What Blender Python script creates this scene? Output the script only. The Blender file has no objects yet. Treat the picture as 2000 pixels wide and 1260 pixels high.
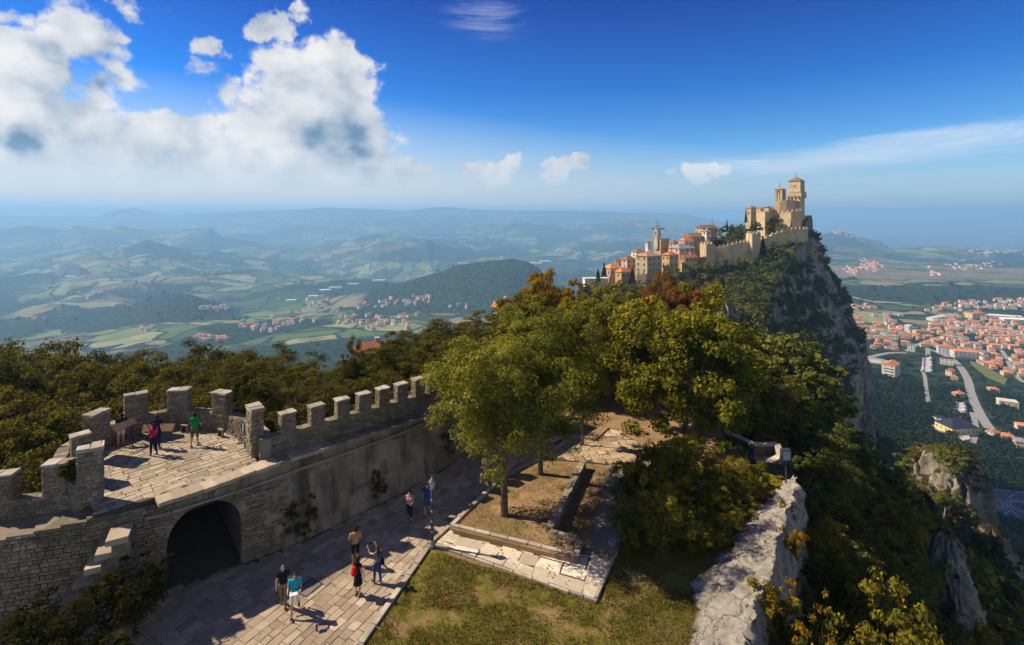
import bpy, bmesh, math, random, os
import numpy as np
from mathutils import Vector, Matrix
from mathutils.bvhtree import BVHTree

S = bpy.context.scene
COL = S.collection
CAMZ = 16.5
F = 1000.0            # focal length in pixels of the 2000 px wide photograph
HOR = 420.0

# ------------------------------------------------------------ camera
cd = bpy.data.cameras.new('camera')
cam = bpy.data.objects.new('camera', cd)
COL.objects.link(cam)
cam.location = (0, 0, CAMZ)
cam.rotation_euler = (math.radians(90), 0, 0)
cd.sensor_width = 36.0
cd.lens = 18.0
cd.shift_y = -(630 - HOR) / 2000.0
cd.clip_start = 0.1
cd.clip_end = 200000
S.camera = cam

# ------------------------------------------------------------ light
SUN_EL = math.radians(42)
SUN_AZ = math.radians(-76)          # from +Y, negative = to the left
LDIR = Vector((math.sin(SUN_AZ) * math.cos(SUN_EL), math.cos(SUN_AZ) * math.cos(SUN_EL), math.sin(SUN_EL)))
sd = bpy.data.lights.new('sun', 'SUN')
sd.energy = 5.0
sd.angle = math.radians(0.6)
sd.color = (1.0, 0.86, 0.66)
sun = bpy.data.objects.new('sun', sd)
COL.objects.link(sun)
sun.rotation_euler = (-LDIR).to_track_quat('-Z', 'Y').to_euler()

S.view_settings.view_transform = 'Standard'
try:
    S.view_settings.look = 'None'
except Exception:
    pass
S.view_settings.gamma = 1.0
S.view_settings.use_curve_mapping = False
S.view_settings.exposure = 0.65
S.render.engine = 'CYCLES'
cy = S.cycles
cy.use_denoising = True
try:
    cy.denoiser = 'OPENIMAGEDENOISE'
except Exception:
    pass
cy.max_bounces = 5
cy.diffuse_bounces = 3
cy.glossy_bounces = 2
cy.transmission_bounces = 3
cy.transparent_max_bounces = 6
cy.volume_bounces = 2
cy.use_adaptive_sampling = True
cy.adaptive_threshold = 0.02
cy.caustics_reflective = False
cy.caustics_refractive = False
S.render.use_persistent_data = False


class NT:
    """small node-tree builder"""
    def __init__(self, tree):
        self.t = tree
        tree.nodes.clear()

    def n(self, kind, **kw):
        nd = self.t.nodes.new(kind)
        for k, v in kw.items():
            setattr(nd, k, v)
        return nd

    def link(self, a, b):
        self.t.links.new(a, b)

    def put(self, sock, v):
        if hasattr(v, 'is_output'):
            self.t.links.new(v, sock)
        elif v is not None:
            try:
                sock.default_value = v
            except Exception:
                sock.default_value = tuple(v) + (1.0,)

    def math(self, op, a, b=None, c=None, clamp=False):
        nd = self.n('ShaderNodeMath', operation=op, use_clamp=clamp)
        self.put(nd.inputs[0], a)
        if b is not None:
            self.put(nd.inputs[1], b)
        if c is not None:
            self.put(nd.inputs[2], c)
        return nd.outputs[0]

    def vmath(self, op, a, b=None, scale=None):
        nd = self.n('ShaderNodeVectorMath', operation=op)
        self.put(nd.inputs[0], a)
        if b is not None:
            self.put(nd.inputs[1], b)
        if scale is not None:
            self.put(nd.inputs['Scale'], scale)
        return nd.outputs['Value'] if op in ('LENGTH', 'DOT_PRODUCT', 'DISTANCE') else nd.outputs[0]

    def mix(self, f, a, b, blend='MIX'):
        nd = self.n('ShaderNodeMix', data_type='RGBA', blend_type=blend)
        nd.clamp_factor = True
        self.put(nd.inputs[0], f)
        self.put(nd.inputs[6], a)
        self.put(nd.inputs[7], b)
        return nd.outputs[2]

    def smooth(self, v, a, b, lo=0.0, hi=1.0):
        nd = self.n('ShaderNodeMapRange', interpolation_type='SMOOTHSTEP')
        self.put(nd.inputs[0], v)
        nd.inputs[1].default_value = a
        nd.inputs[2].default_value = b
        nd.inputs[3].default_value = lo
        nd.inputs[4].default_value = hi
        return nd.outputs[0]

    def lin(self, v, a, b, lo=0.0, hi=1.0):
        nd = self.n('ShaderNodeMapRange')
        self.put(nd.inputs[0], v)
        nd.inputs[1].default_value = a
        nd.inputs[2].default_value = b
        nd.inputs[3].default_value = lo
        nd.inputs[4].default_value = hi
        return nd.outputs[0]

    def noise(self, vec, scale, detail=4.0, rough=0.55, dist=0.0, col=False):
        nd = self.n('ShaderNodeTexNoise')
        if vec is not None:
            self.put(nd.inputs['Vector'], vec)
        nd.inputs['Scale'].default_value = scale
        nd.inputs['Detail'].default_value = detail
        nd.inputs['Roughness'].default_value = rough
        nd.inputs['Distortion'].default_value = dist
        return nd.outputs['Color' if col else 0]

    def voro(self, vec, scale, feature='F1', out='Distance', rnd=1.0):
        nd = self.n('ShaderNodeTexVoronoi', feature=feature)
        if vec is not None:
            self.put(nd.inputs['Vector'], vec)
        nd.inputs['Scale'].default_value = scale
        nd.inputs['Randomness'].default_value = rnd
        return nd.outputs[out]

    def ramp(self, f, stops, interp='LINEAR'):
        nd = self.n('ShaderNodeValToRGB')
        cr = nd.color_ramp
        cr.interpolation = interp
        while len(cr.elements) > 1:
            cr.elements.remove(cr.elements[-1])
        cr.elements[0].position = stops[0][0]
        cr.elements[0].color = tuple(stops[0][1]) + (1.0,)
        for p, c in stops[1:]:
            e = cr.elements.new(p)
            e.color = tuple(c) + (1.0,)
        self.put(nd.inputs[0], f)
        return nd.outputs[0]

    def bump(self, h, strength=0.5, dist=0.1):
        nd = self.n('ShaderNodeBump')
        nd.inputs['Strength'].default_value = strength
        nd.inputs['Distance'].default_value = dist
        self.put(nd.inputs['Height'], h)
        return nd.outputs[0]


# ------------------------------------------------------------ sky
w = bpy.data.worlds.new('World')
S.world = w
w.use_nodes = True
T = NT(w.node_tree)
out = T.n('ShaderNodeOutputWorld')
bg = T.n('ShaderNodeBackground')
bg.inputs['Strength'].default_value = 0.11
T.link(bg.outputs[0], out.inputs[0])
sky = T.n('ShaderNodeTexSky', sky_type='NISHITA')
sky.sun_disc = False
sky.sun_elevation = SUN_EL
sky.sun_rotation = SUN_AZ
sky.altitude = 700
sky.air_density = 1.0
sky.dust_density = 0.6
sky.ozone_density = 2.0
geo = T.n('ShaderNodeNewGeometry')
D = T.vmath('SCALE', geo.outputs['Incoming'], scale=-1.0)
sep = T.n('ShaderNodeSeparateXYZ')
T.link(D, sep.inputs[0])
dx, dy, dz = sep.outputs
EL = T.math('MULTIPLY', T.math('ARCSINE', dz), 57.2958)
AZ = T.math('MULTIPLY', T.math('ARCTAN2', dx, dy), 57.2958)
hs = T.n('ShaderNodeHueSaturation')
hs.inputs['Saturation'].default_value = 1.25
T.link(sky.outputs[0], hs.inputs['Color'])
# clear air above, a pale dusty band along the whole horizon
deep = T.ramp(T.lin(EL, 0, 45), [(0, (.95, .97, 1.0)), (.16, (.42, .78, 1.08)), (.30, (.07, .50, 1.0)), (.50, (.015, .21, .72)), (1, (.012, .14, .52))])
base = T.mix(1.0, hs.outputs[0], deep, 'MULTIPLY')
base = T.mix(1.0, base, (.80, .80, .80), 'MULTIPLY')
sunside = T.smooth(T.vmath('DOT_PRODUCT', D, tuple(Vector((LDIR.x, LDIR.y, 0)).normalized())), -0.55, 0.75)
hcol = T.mix(sunside, (2.7, 3.4, 4.2), (5.1, 4.75, 4.5))
wide = T.math('ADD', T.math('MULTIPLY', sunside, 8.0), 5.5)
hband = T.math('POWER', T.math('SUBTRACT', 1.0, T.math('DIVIDE', T.math('MAXIMUM', EL, 0), wide), clamp=True), 1.1)
base = T.mix(T.math('MULTIPLY', hband, 0.95), base, hcol)

# clouds: banks at bearings/elevations, broken by fractal noise
def ang(px, py):
    x, z = (px - 1000) / F, (HOR - py) / F
    return math.degrees(math.atan2(x, 1)), math.degrees(math.atan2(z, math.hypot(x, 1)))

banks = [  # px, py, radius x px, radius y px, weight
    (60, 140, 150, 75, .75), (60, 230, 140, 115, 1.0), (165, 85, 80, 70, .62), (270, 20, 60, 40, .5), (-120, 180, 150, 150, 1.0),
    (20, 40, 120, 40, .48), (610, 185, 105, 75, .92), (590, 250, 140, 75, 1.0), (690, 150, 50, 60, .8), (490, 240, 70, 60, .65), (700, 105, 34, 34, .5),
    (420, 80, 35, 28, .62), (550, 48, 46, 26, .75), (410, 160, 40, 45, .35),
    (290, 275, 230, 55, .74), (170, 335, 300, 60, .72), (470, 325, 240, 50, .74), (640, 345, 200, 34, .5),
    (770, 332, 70, 22, .75), (945, 332, 60, 20, .8), (1085, 335, 44, 20, .75), (1130, 322, 24, 16, .7), (1200, 345, 20, 14, .68), (1360, 340, 50, 18, .62), (1280, 350, 60, 12, .45),
]
def fbmcoord(off):
    v = T.vmath('ADD', D, off)
    return T.vmath('MULTIPLY', v, (1.0, 1.0, 1.25))
_w = T.n('ShaderNodeSeparateColor')
T.link(T.noise(D, 8.0, 5, .6, col=True), _w.inputs[0])
AZW = T.math('ADD', AZ, T.math('MULTIPLY', T.math('SUBTRACT', _w.outputs[0], .5), 11.0))
ELW = T.math('ADD', EL, T.math('MULTIPLY', T.math('SUBTRACT', _w.outputs[1], .5), 7.0))
def field():
    tot = None
    for (px, py, rx, ry, wt) in banks:
        a, e = ang(px, py)
        sx = rx / F * 57.3 * math.cos(math.radians(a)) ** 2
        sy = ry / F * 57.3 * math.cos(math.radians(a))
        u = T.math('MULTIPLY', T.math('SUBTRACT', AZW, a), 1 / sx)
        v = T.math('MULTIPLY', T.math('SUBTRACT', ELW, e), 1 / sy)
        d2 = T.math('ADD', T.math('MULTIPLY', u, u), T.math('MULTIPLY', v, v))
        g = T.math('MULTIPLY', T.math('EXPONENT', T.math('MULTIPLY', d2, -0.8)), wt)
        tot = g if tot is None else T.math('MAXIMUM', tot, g)
    return tot
FIELD = field()
# unseen cloud banks carried on behind the camera, cover raised to whiten ambient light
behind = T.smooth(dy, 0.25, -0.25)
roundf = T.math('MULTIPLY', T.smooth(T.noise(D, 2.2, 2), .38, .6), T.math('MULTIPLY', behind, .8))
roundf = T.math('MULTIPLY', roundf, T.smooth(EL, 50, 12))
FIELD = T.math('MAXIMUM', FIELD, roundf)
sunoff = (-0.040, 0.0, 0.038)
def puff(off):
    c_ = fbmcoord(off)
    wob = T.vmath('SCALE', T.vmath('SUBTRACT', T.noise(c_, 9.0, 3, .5, col=True), (.5, .5, .5)), scale=.06)
    c2_ = T.vmath('ADD', c_, wob)
    vo = T.n('ShaderNodeTexVoronoi', feature='F1')
    vo.normalize = True
    T.put(vo.inputs['Vector'], c2_)
    vo.inputs['Scale'].default_value = 10.0
    vo.inputs['Detail'].default_value = 2.0
    vo.inputs['Roughness'].default_value = .55
    big_ = T.noise(c_, 6.0, 6, .56, .1)
    return T.math('ADD', T.math('MULTIPLY', big_, .74), T.math('MULTIPLY', T.math('SUBTRACT', .72, vo.outputs['Distance']), .40))
n1 = puff((0, 0, 0))
n2 = puff(sunoff)
n3 = T.noise(fbmcoord((0, 0, 0)), 2.6, 3, .5)
dens = T.math('ADD', T.math('MULTIPLY', T.math('SUBTRACT', n1, .5), 2.3), T.math('SUBTRACT', FIELD, .27))
cov = T.math('MULTIPLY', T.smooth(dens, 0.0, 0.20), T.smooth(FIELD, .08, .24))
lit = T.math('ADD', T.math('MULTIPLY', T.math('SUBTRACT', n1, n2), 3.2), 0.68)
thick = T.smooth(T.math('ADD', dens, T.math('MULTIPLY', T.math('SUBTRACT', n3, .5), 1.3)), .50, 1.25)
darkside = T.math('MULTIPLY', T.math('MULTIPLY', T.smooth(AZ, -35.5, -39.5), T.smooth(n3, .40, .56)), 1.15)
dk = None
for (px, py, rx, ry) in ((105, 125, 60, 50), (165, 150, 40, 34), (75, 255, 62, 52), (-60, 210, 90, 80), (620, 245, 60, 26), (700, 290, 40, 18)):
    a, e = ang(px, py)
    u = T.math('MULTIPLY', T.math('SUBTRACT', AZW, a), 1 / (rx / F * 57.3 * math.cos(math.radians(a)) ** 2))
    v = T.math('MULTIPLY', T.math('SUBTRACT', ELW, e), 1 / (ry / F * 57.3 * math.cos(math.radians(a))))
    g1 = T.math('EXPONENT', T.math('MULTIPLY', T.math('ADD', T.math('MULTIPLY', u, u), T.math('MULTIPLY', v, v)), -1))
    if px > 300:
        g1 = T.math('MULTIPLY', g1, .4)
    dk = g1 if dk is None else T.math('MAXIMUM', dk, g1)
deepc = T.smooth(T.math('ADD', dk, T.math('ADD', T.math('MULTIPLY', T.math('SUBTRACT', n1, .5), 2.6), T.math('MULTIPLY', T.math('SUBTRACT', n3, .5), 2.4))), .30, 1.25)
lit = T.math('SUBTRACT', lit, T.math('MULTIPLY', deepc, .62))
lit = T.math('SUBTRACT', lit, T.math('MULTIPLY', thick, T.math('ADD', .26, T.math('MULTIPLY', darkside, .2))))
ccol = T.ramp(T.math('MAXIMUM', T.math('MINIMUM', lit, 1.0), 0.0), [(0, (.8, 1.5, 2.3)), (.28, (2.6, 3.0, 3.5)), (.55, (4.0, 4.1, 4.3)), (1, (5.7, 5.5, 5.25))])
# low clouds fade into the dusty band
low = T.smooth(EL, 1.5, 6.5, .15, 1.0)
sk = T.mix(T.math('MULTIPLY', cov, T.math('MULTIPLY', low, .96)), base, ccol)
# thin streaks of high cloud on the right and at the top
cn = T.noise(T.vmath('MULTIPLY', D, (5.0, 5.0, 34.0)), 1.0, 8, .66, .8)
a1, e1 = ang(1800, 290)
st = T.math('MULTIPLY', T.smooth(T.math('ABSOLUTE', T.math('SUBTRACT', EL, T.lin(AZ, 12, 45, 4.2, 6.4))), 2.1, .3), T.smooth(AZ, 10, 32))
a2, e2 = ang(950, 35)
st2 = T.math('EXPONENT', T.math('MULTIPLY', T.math('ADD', T.math('POWER', T.math('DIVIDE', T.math('SUBTRACT', AZ, a2), 4.5), 2), T.math('POWER', T.math('DIVIDE', T.math('SUBTRACT', EL, e2), 2.0), 2)), -1))
stm = T.math('MAXIMUM', T.math('MULTIPLY', st, 1.0), T.math('MULTIPLY', st2, .6))
stm = T.math('MULTIPLY', T.smooth(T.math('ADD', cn, T.math('MULTIPLY', stm, .40)), .50, 1.12), T.smooth(stm, .02, .35))
sk = T.mix(T.math('MULTIPLY', stm, .72), sk, (5.0, 5.3, 5.7))
T.link(sk, bg.inputs['Color'])


# ------------------------------------------------------------ helpers
def P(px, py, z=0.0):
    """world point at height z seen at photo pixel px,py"""
    d = (CAMZ - z) * F / (py - HOR)
    return Vector(((px - 1000) / F * d, d, z))


def PD(px, py, d):
    return Vector(((px - 1000) / F * d, d, CAMZ - (py - HOR) / F * d))


def tag(o, label=None, cat=None, group=None, kind=None):
    if label:
        o['label'] = label
    if cat:
        o['category'] = cat
    if group:
        o['group'] = group
    if kind:
        o['kind'] = kind
    return o


def empty(name, loc=(0, 0, 0), rz=0.0, scale=None):
    o = bpy.data.objects.new(name, None)
    o.empty_display_size = 0.3
    o.location = loc
    o.rotation_euler = (0, 0, rz)
    if scale:
        o.scale = (scale, scale, scale) if not hasattr(scale, '__len__') else scale
    COL.objects.link(o)
    return o


def thing(name, label, cat, loc=(0, 0, 0), rz=0.0, group=None):
    return tag(empty(name, loc, rz), label, cat, group)


def link(name, me, parent=None, loc=None, rz=0.0):
    o = bpy.data.objects.new(name, me)
    COL.objects.link(o)
    if parent is not None:
        o.parent = parent
    if loc is not None:
        o.location = loc
    if rz:
        o.rotation_euler = (0, 0, rz)
    return o


def me_np(name, V, Fq, mat=None, smooth=False, mats=None, mi=None):
    """fast mesh from arrays: V (n,3), Fq (m,3 or 4)"""
    me = bpy.data.meshes.new(name)
    V = np.asarray(V, np.float32)
    Fq = np.asarray(Fq, np.int32)
    k = Fq.shape[1]
    me.vertices.add(len(V))
    me.vertices.foreach_set('co', V.ravel())
    me.loops.add(Fq.size)
    me.loops.foreach_set('vertex_index', Fq.ravel())
    me.polygons.add(len(Fq))
    me.polygons.foreach_set('loop_start', np.arange(0, Fq.size, k, dtype=np.int32))
    me.polygons.foreach_set('loop_total', np.full(len(Fq), k, np.int32))
    if smooth:
        me.polygons.foreach_set('use_smooth', np.ones(len(Fq), bool))
    for m in (mats or ([mat] if mat else [])):
        me.materials.append(m)
    if mi is not None:
        me.polygons.foreach_set('material_index', np.asarray(mi, np.int32))
    me.update(calc_edges=True)
    return me


class MB:
    """collects simple solids into one mesh"""
    def __init__(self):
        self.v, self.f, self.m = [], [], []

    def add(self, vs, fs, mi=0):
        o = len(self.v)
        self.v += [tuple(p) for p in vs]
        self.f += [tuple(i + o for i in f) for f in fs]
        self.m += [mi] * len(fs)

    def box(self, c, s, rz=0.0, mi=0, top=1.0, jit=0.0, rnd=None):
        hx, hy, hz = s[0] / 2, s[1] / 2, s[2] / 2
        ca, sa = math.cos(rz), math.sin(rz)
        vs = []
        for z, k in ((-hz, 1.0), (hz, top)):
            for x, y in ((-hx, -hy), (hx, -hy), (hx, hy), (-hx, hy)):
                x, y = x * k, y * k
                p = [c[0] + x * ca - y * sa, c[1] + x * sa + y * ca, c[2] + z]
                if jit:
                    p = [q + rnd.uniform(-jit, jit) for q in p]
                vs.append(p)
        self.add(vs, [(0, 3, 2, 1), (4, 5, 6, 7), (0, 1, 5, 4), (1, 2, 6, 5), (2, 3, 7, 6), (3, 0, 4, 7)], mi)

    def obox(self, o, u, v, n, mi=0):
        """box from corner o with edge vectors u v n"""
        o, u, v, n = map(Vector, (o, u, v, n))
        vs = [o, o + u, o + u + v, o + v, o + n, o + u + n, o + u + v + n, o + v + n]
        self.add(vs, [(0, 3, 2, 1), (4, 5, 6, 7), (0, 1, 5, 4), (1, 2, 6, 5), (2, 3, 7, 6), (3, 0, 4, 7)], mi)

    def prism(self, pts, z0, z1, mi=0):
        """pts counter-clockwise xy outline; z0,z1 numbers or lists"""
        n = len(pts)
        z0 = [z0] * n if not hasattr(z0, '__len__') else z0
        z1 = [z1] * n if not hasattr(z1, '__len__') else z1
        vs = [(p[0], p[1], z0[i]) for i, p in enumerate(pts)] + [(p[0], p[1], z1[i]) for i, p in enumerate(pts)]
        fs = [tuple(range(n - 1, -1, -1)), tuple(range(n, 2 * n))]
        fs += [(i, (i + 1) % n, n + (i + 1) % n, n + i) for i in range(n)]
        self.add(vs, fs, mi)

    def tube(self, path, rad, n=8, mi=0, cap=True):
        path = [Vector(p) for p in path]
        rad = rad if hasattr(rad, '__len__') else [rad] * len(path)
        vs = []
        for i, p in enumerate(path):
            t = (path[min(i + 1, len(path) - 1)] - path[max(i - 1, 0)]).normalized()
            a = Vector((1, 0, 0)) if abs(t.x) < 0.8 else Vector((0, 1, 0))
            b1 = t.cross(a).normalized()
            b2 = t.cross(b1)
            for k in range(n):
                an = 2 * math.pi * k / n
                vs.append(p + (b1 * math.cos(an) + b2 * math.sin(an)) * rad[i])
        fs = []
        for i in range(len(path) - 1):
            for k in range(n):
                a, b = i * n + k, i * n + (k + 1) % n
                fs.append((a, a + n, b + n, b))
        if cap:
            fs.append(tuple(range(n)))
            fs.append(tuple(reversed(range((len(path) - 1) * n, len(path) * n))))
        self.add(vs, fs, mi)

    def lathe(self, prof, c=(0, 0, 0), n=16, mi=0):
        vs = []
        for r, z in prof:
            for k in range(n):
                an = 2 * math.pi * k / n
                vs.append((c[0] + r * math.cos(an), c[1] + r * math.sin(an), c[2] + z))
        fs = []
        for i in range(len(prof) - 1):
            for k in range(n):
                a, b = i * n + k, i * n + (k + 1) % n
                fs.append((a, b, b + n, a + n))
        fs.append(tuple(reversed(range(n))))
        fs.append(tuple(range((len(prof) - 1) * n, len(prof) * n)))
        self.add(vs, fs, mi)

    def mesh(self, name, mat, smooth=False):
        me = bpy.data.meshes.new(name)
        me.from_pydata(self.v, [], self.f)
        for m in (mat if isinstance(mat, (list, tuple)) else [mat]):
            me.materials.append(m)
        if len(self.m) and max(self.m) > 0:
            me.polygons.foreach_set('material_index', self.m)
        if smooth:
            me.polygons.foreach_set('use_smooth', [True] * len(self.f))
        me.update()
        return me

    def build(self, name, mat, parent=None, smooth=False, loc=None, rz=0.0):
        return link(name, self.mesh(name, mat, smooth), parent, loc, rz)


def vnoise(x, y, seed=0):
    """value noise, numpy arrays, 0..1"""
    xi, yi = np.floor(x), np.floor(y)
    fx, fy = x - xi, y - yi
    fx, fy = fx * fx * (3 - 2 * fx), fy * fy * (3 - 2 * fy)
    def h(a, b):
        n = (a.astype(np.int64) * 374761393 + b.astype(np.int64) * 668265263 + seed * 982451653) & 0x7fffffff
        n = ((n ^ (n >> 13)) * 1274126177) & 0x7fffffff
        n = (n ^ (n >> 16)) & 0xffff
        return n / 65535.0
    return (h(xi, yi) * (1 - fx) + h(xi + 1, yi) * fx) * (1 - fy) + (h(xi, yi + 1) * (1 - fx) + h(xi + 1, yi + 1) * fx) * fy


def fbm(x, y, scale, octs=4, seed=0, gain=.5):
    t, a, s = 0.0, 1.0, 0.0
    x, y = np.asarray(x, float) / scale, np.asarray(y, float) / scale
    for k in range(octs):
        t = t + a * vnoise(x, y, seed + k)
        s += a
        a *= gain
        x, y = x * 2.03 + 11.3, y * 2.03 + 5.7
    return t / s


def pmat(name):
    m = bpy.data.materials.new(name)
    m.use_nodes = True
    t = NT(m.node_tree)
    o = t.n('ShaderNodeOutputMaterial')
    b = t.n('ShaderNodeBsdfPrincipled')
    t.link(b.outputs[0], o.inputs[0])
    b.inputs['Specular IOR Level'].default_value = 0.25
    b.inputs['Roughness'].default_value = 0.85
    return m, t, b


def coords(t, kind='Object'):
    return t.n('ShaderNodeTexCoord').outputs[kind]


def wpos(t):
    return t.n('ShaderNodeNewGeometry').outputs['Position']


def simple(name, c1, c2=None, scale=6.0, rough=0.8, bump=0.15, bdist=0.02, world=False, objrand=0.0, metal=0.0, spec=.25):
    m, t, b = pmat(name)
    v = wpos(t) if world else coords(t)
    n = t.noise(v, scale, 6, .6)
    c2 = c2 or tuple(k * .7 for k in c1)
    c = t.mix(t.smooth(n, .32, .68), c1, c2)
    if objrand:
        oi = t.n('ShaderNodeObjectInfo')
        hsn = t.n('ShaderNodeHueSaturation')
        t.link(c, hsn.inputs['Color'])
        t.link(t.lin(oi.outputs['Random'], 0, 1, 1 - objrand, 1 + objrand), hsn.inputs['Value'])
        c = hsn.outputs[0]
    t.link(c, b.inputs['Base Color'])
    b.inputs['Roughness'].default_value = rough
    b.inputs['Metallic'].default_value = metal
    b.inputs['Specular IOR Level'].default_value = spec
    if bump:
        t.link(t.bump(n, bump, bdist), b.inputs['Normal'])
    return m
# ------------------------------------------------------------ valley terrain
def ss(x, a, b):
    t = np.clip((x - a) / (b - a), 0, 1)
    return t * t * (3 - 2 * t)

RIDGES = [  # depth, slope, crest outline in photo pixels
    (7000, .30, [(-400, 470), (-200, 452), (0, 445), (60, 440), (130, 449), (139, 449), (143, 441), (150, 440), (190, 443), (235, 439), (270, 446), (330, 448), (380, 447), (398, 445), (410, 443), (432, 460), (480, 470), (640, 500)]),
    (12500, .16, [(-500, 425), (-200, 421), (0, 419), (60, 423), (190, 423), (225, 411), (248, 408), (262, 406), (300, 415), (330, 420), (480, 413), (560, 410), (640, 405), (700, 407), (800, 411), (850, 405), (890, 405), (930, 409), (1000, 410), (1100, 411), (1200, 414), (1330, 416), (1400, 430), (1600, 440)]),
    (10500, .18, [(440, 455), (480, 446), (540, 426), (590, 419), (670, 418), (720, 428), (780, 430), (840, 428), (870, 432), (960, 440), (1250, 460)]),
    (9000, .22, [(860, 462), (900, 447), (960, 438), (990, 431), (1005, 427), (1040, 438), (1100, 441), (1150, 436), (1200, 429), (1245, 424), (1275, 425), (1290, 432), (1330, 440), (1400, 456)]),
    (5600, .26, [(480, 500), (560, 490), (620, 487), (700, 480), (745, 467), (790, 470), (825, 475), (835, 466), (850, 475), (900, 485), (960, 500), (1100, 520)]),
    (4600, .30, [(100, 505), (200, 497), (240, 486), (285, 469), (300, 470), (325, 479), (345, 484), (372, 497), (450, 505), (560, 515)]),
    (2500, .34, [(560, 596), (640, 585), (720, 566), (800, 548), (850, 533), (900, 517), (960, 509), (1000, 505), (1030, 511), (1050, 522), (1075, 548), (1100, 580), (1160, 600)]),
    (2250, .30, [(200, 616), (310, 575), (330, 573), (380, 577), (430, 596), (470, 604), (560, 612)]),
    (2900, .22, [(1560, 540), (1640, 538), (1700, 530), (1760, 526), (1850, 532), (1930, 527), (2000, 532), (2300, 536)]),
    (4400, .16, [(1560, 480), (1640, 482), (1750, 486), (1830, 481), (1900, 487), (1960, 492), (2100, 486), (2400, 490)]),
    (5600, .30, [(1560, 475), (1600, 460), (1630, 450), (1640, 449), (1652, 453), (1690, 466), (1760, 480)]),
]
LR = [(0, -150), (300, -170), (800, -262), (1600, -350), (2200, -400), (3200, -455), (4600, -465), (7000, -430), (10000, -400), (15000, -340), (25000, -300), (70000, -420)]
RR = [(0, -190), (300, -196), (520, -204), (800, -217), (1170, -229), (1650, -237), (2300, -244), (3200, -262), (4500, -300), (6000, -380), (8500, -470), (14000, -560), (70000, -600)]

def valley_h(x, y):
    x, y = np.asarray(x, float), np.asarray(y, float)
    r = np.hypot(x, y)
    az = np.degrees(np.arctan2(x, y))
    zl = np.interp(r, *zip(*LR))
    zr = np.interp(r, *zip(*RR))
    wgt = ss(az, 6, 24)
    h = zl * (1 - wgt) + zr * wgt
    amp = ss(r, 900, 4500) * 340 * (1 - wgt * .87) + 8 * ss(r, 1000, 1500)
    h = h + amp * (fbm(x, y, 1500, 5, 3) - .5) * 1.5 + amp * .30 * (np.abs(fbm(x, y, 480, 4, 9) - .5) * -2 + .3)
    yy = np.maximum(y, 1)
    pxl = 1000 + F * x / yy
    for dep, sl, pts in RIDGES:
        xs, ys = zip(*pts)
        cr = CAMZ - (np.interp(pxl, xs, ys) - HOR) / F * dep
        fade = ss(pxl, xs[0], xs[0] + 40) * ss(-pxl, -xs[-1], -xs[-1] + 40)
        off = np.abs(yy - dep)
        rz = cr - sl * np.sqrt(off * off + (dep * .012) ** 2) + sl * dep * .012
        rz = rz - np.clip(off / (dep * .25), 0, 1) * amp * .5 * np.abs(fbm(x, y, dep * .07, 4, 21) - .5)
        if dep < 3200:
            rz = rz + sl * off * .35 * (fbm(x, y, 160, 3, 5) - .5)
        ok = (y > 100) & (pxl > xs[0]) & (pxl < xs[-1])
        h = np.where(ok & (rz > h), h + (rz - h) * np.minimum(1, fade * 1.0), h)
    return h

def wood_mask(x, y):
    """where woods grow in the valley, 0..1"""
    x, y = np.asarray(x, float), np.asarray(y, float)
    r = np.hypot(x, y)
    pxl = 1000 + F * x / np.maximum(y, 1)
    n = fbm(x, y, 420, 4, 31) + .18 * (fbm(x, y, 1900, 2, 35) - .5)
    m = ss(n, .49, .53)
    hill = (np.abs(y - 2430) < 700) & (pxl > 690) & (pxl < 1110)
    m = np.where(hill, np.maximum(m, ss(fbm(x, y, 260, 3, 8), .30, .36)), m)
    hill2 = (np.abs(y - 2150) < 260) & (pxl > 120) & (pxl < 470)
    m = np.where(hill2, np.maximum(m, ss(fbm(x, y, 260, 3, 18), .34, .38)), m)
    hill3 = (np.abs(y - 4600) < 380) & (pxl > 240) & (pxl < 375)
    m = np.where(hill3, 1.0, m)
    m = np.where((r < 1500) & (pxl < 1200), np.maximum(m, ss(fbm(x, y, 200, 3, 44), .36, .42)), m)
    tan = (y > 1900) & (y < 3000) & (pxl > 1560)
    m = np.where(tan, m * ss(fbm(x, y, 200, 3, 45), .58, .64), m)
    return m

azs = np.radians(np.concatenate([np.arange(-180, -62, 6.0), np.arange(-60, 60.01, .13), np.arange(66, 181, 6.0)]))
rs = np.concatenate([[1, 60, 120], np.exp(np.linspace(math.log(170), math.log(9000), 300)), np.exp(np.linspace(math.log(9000), math.log(62000), 75))[1:]])
AA, RRg = np.meshgrid(azs, rs)
VX, VY = RRg * np.sin(AA), RRg * np.cos(AA)
VZ = valley_h(VX, VY)
VV = np.stack([VX, VY, VZ], -1).reshape(-1, 3)
nr, na = VX.shape
idx = np.arange(nr * na).reshape(nr, na)
VF = np.stack([idx[:-1, :-1], idx[:-1, 1:], idx[1:, 1:], idx[1:, :-1]], -1).reshape(-1, 4)[:, ::-1]

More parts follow.
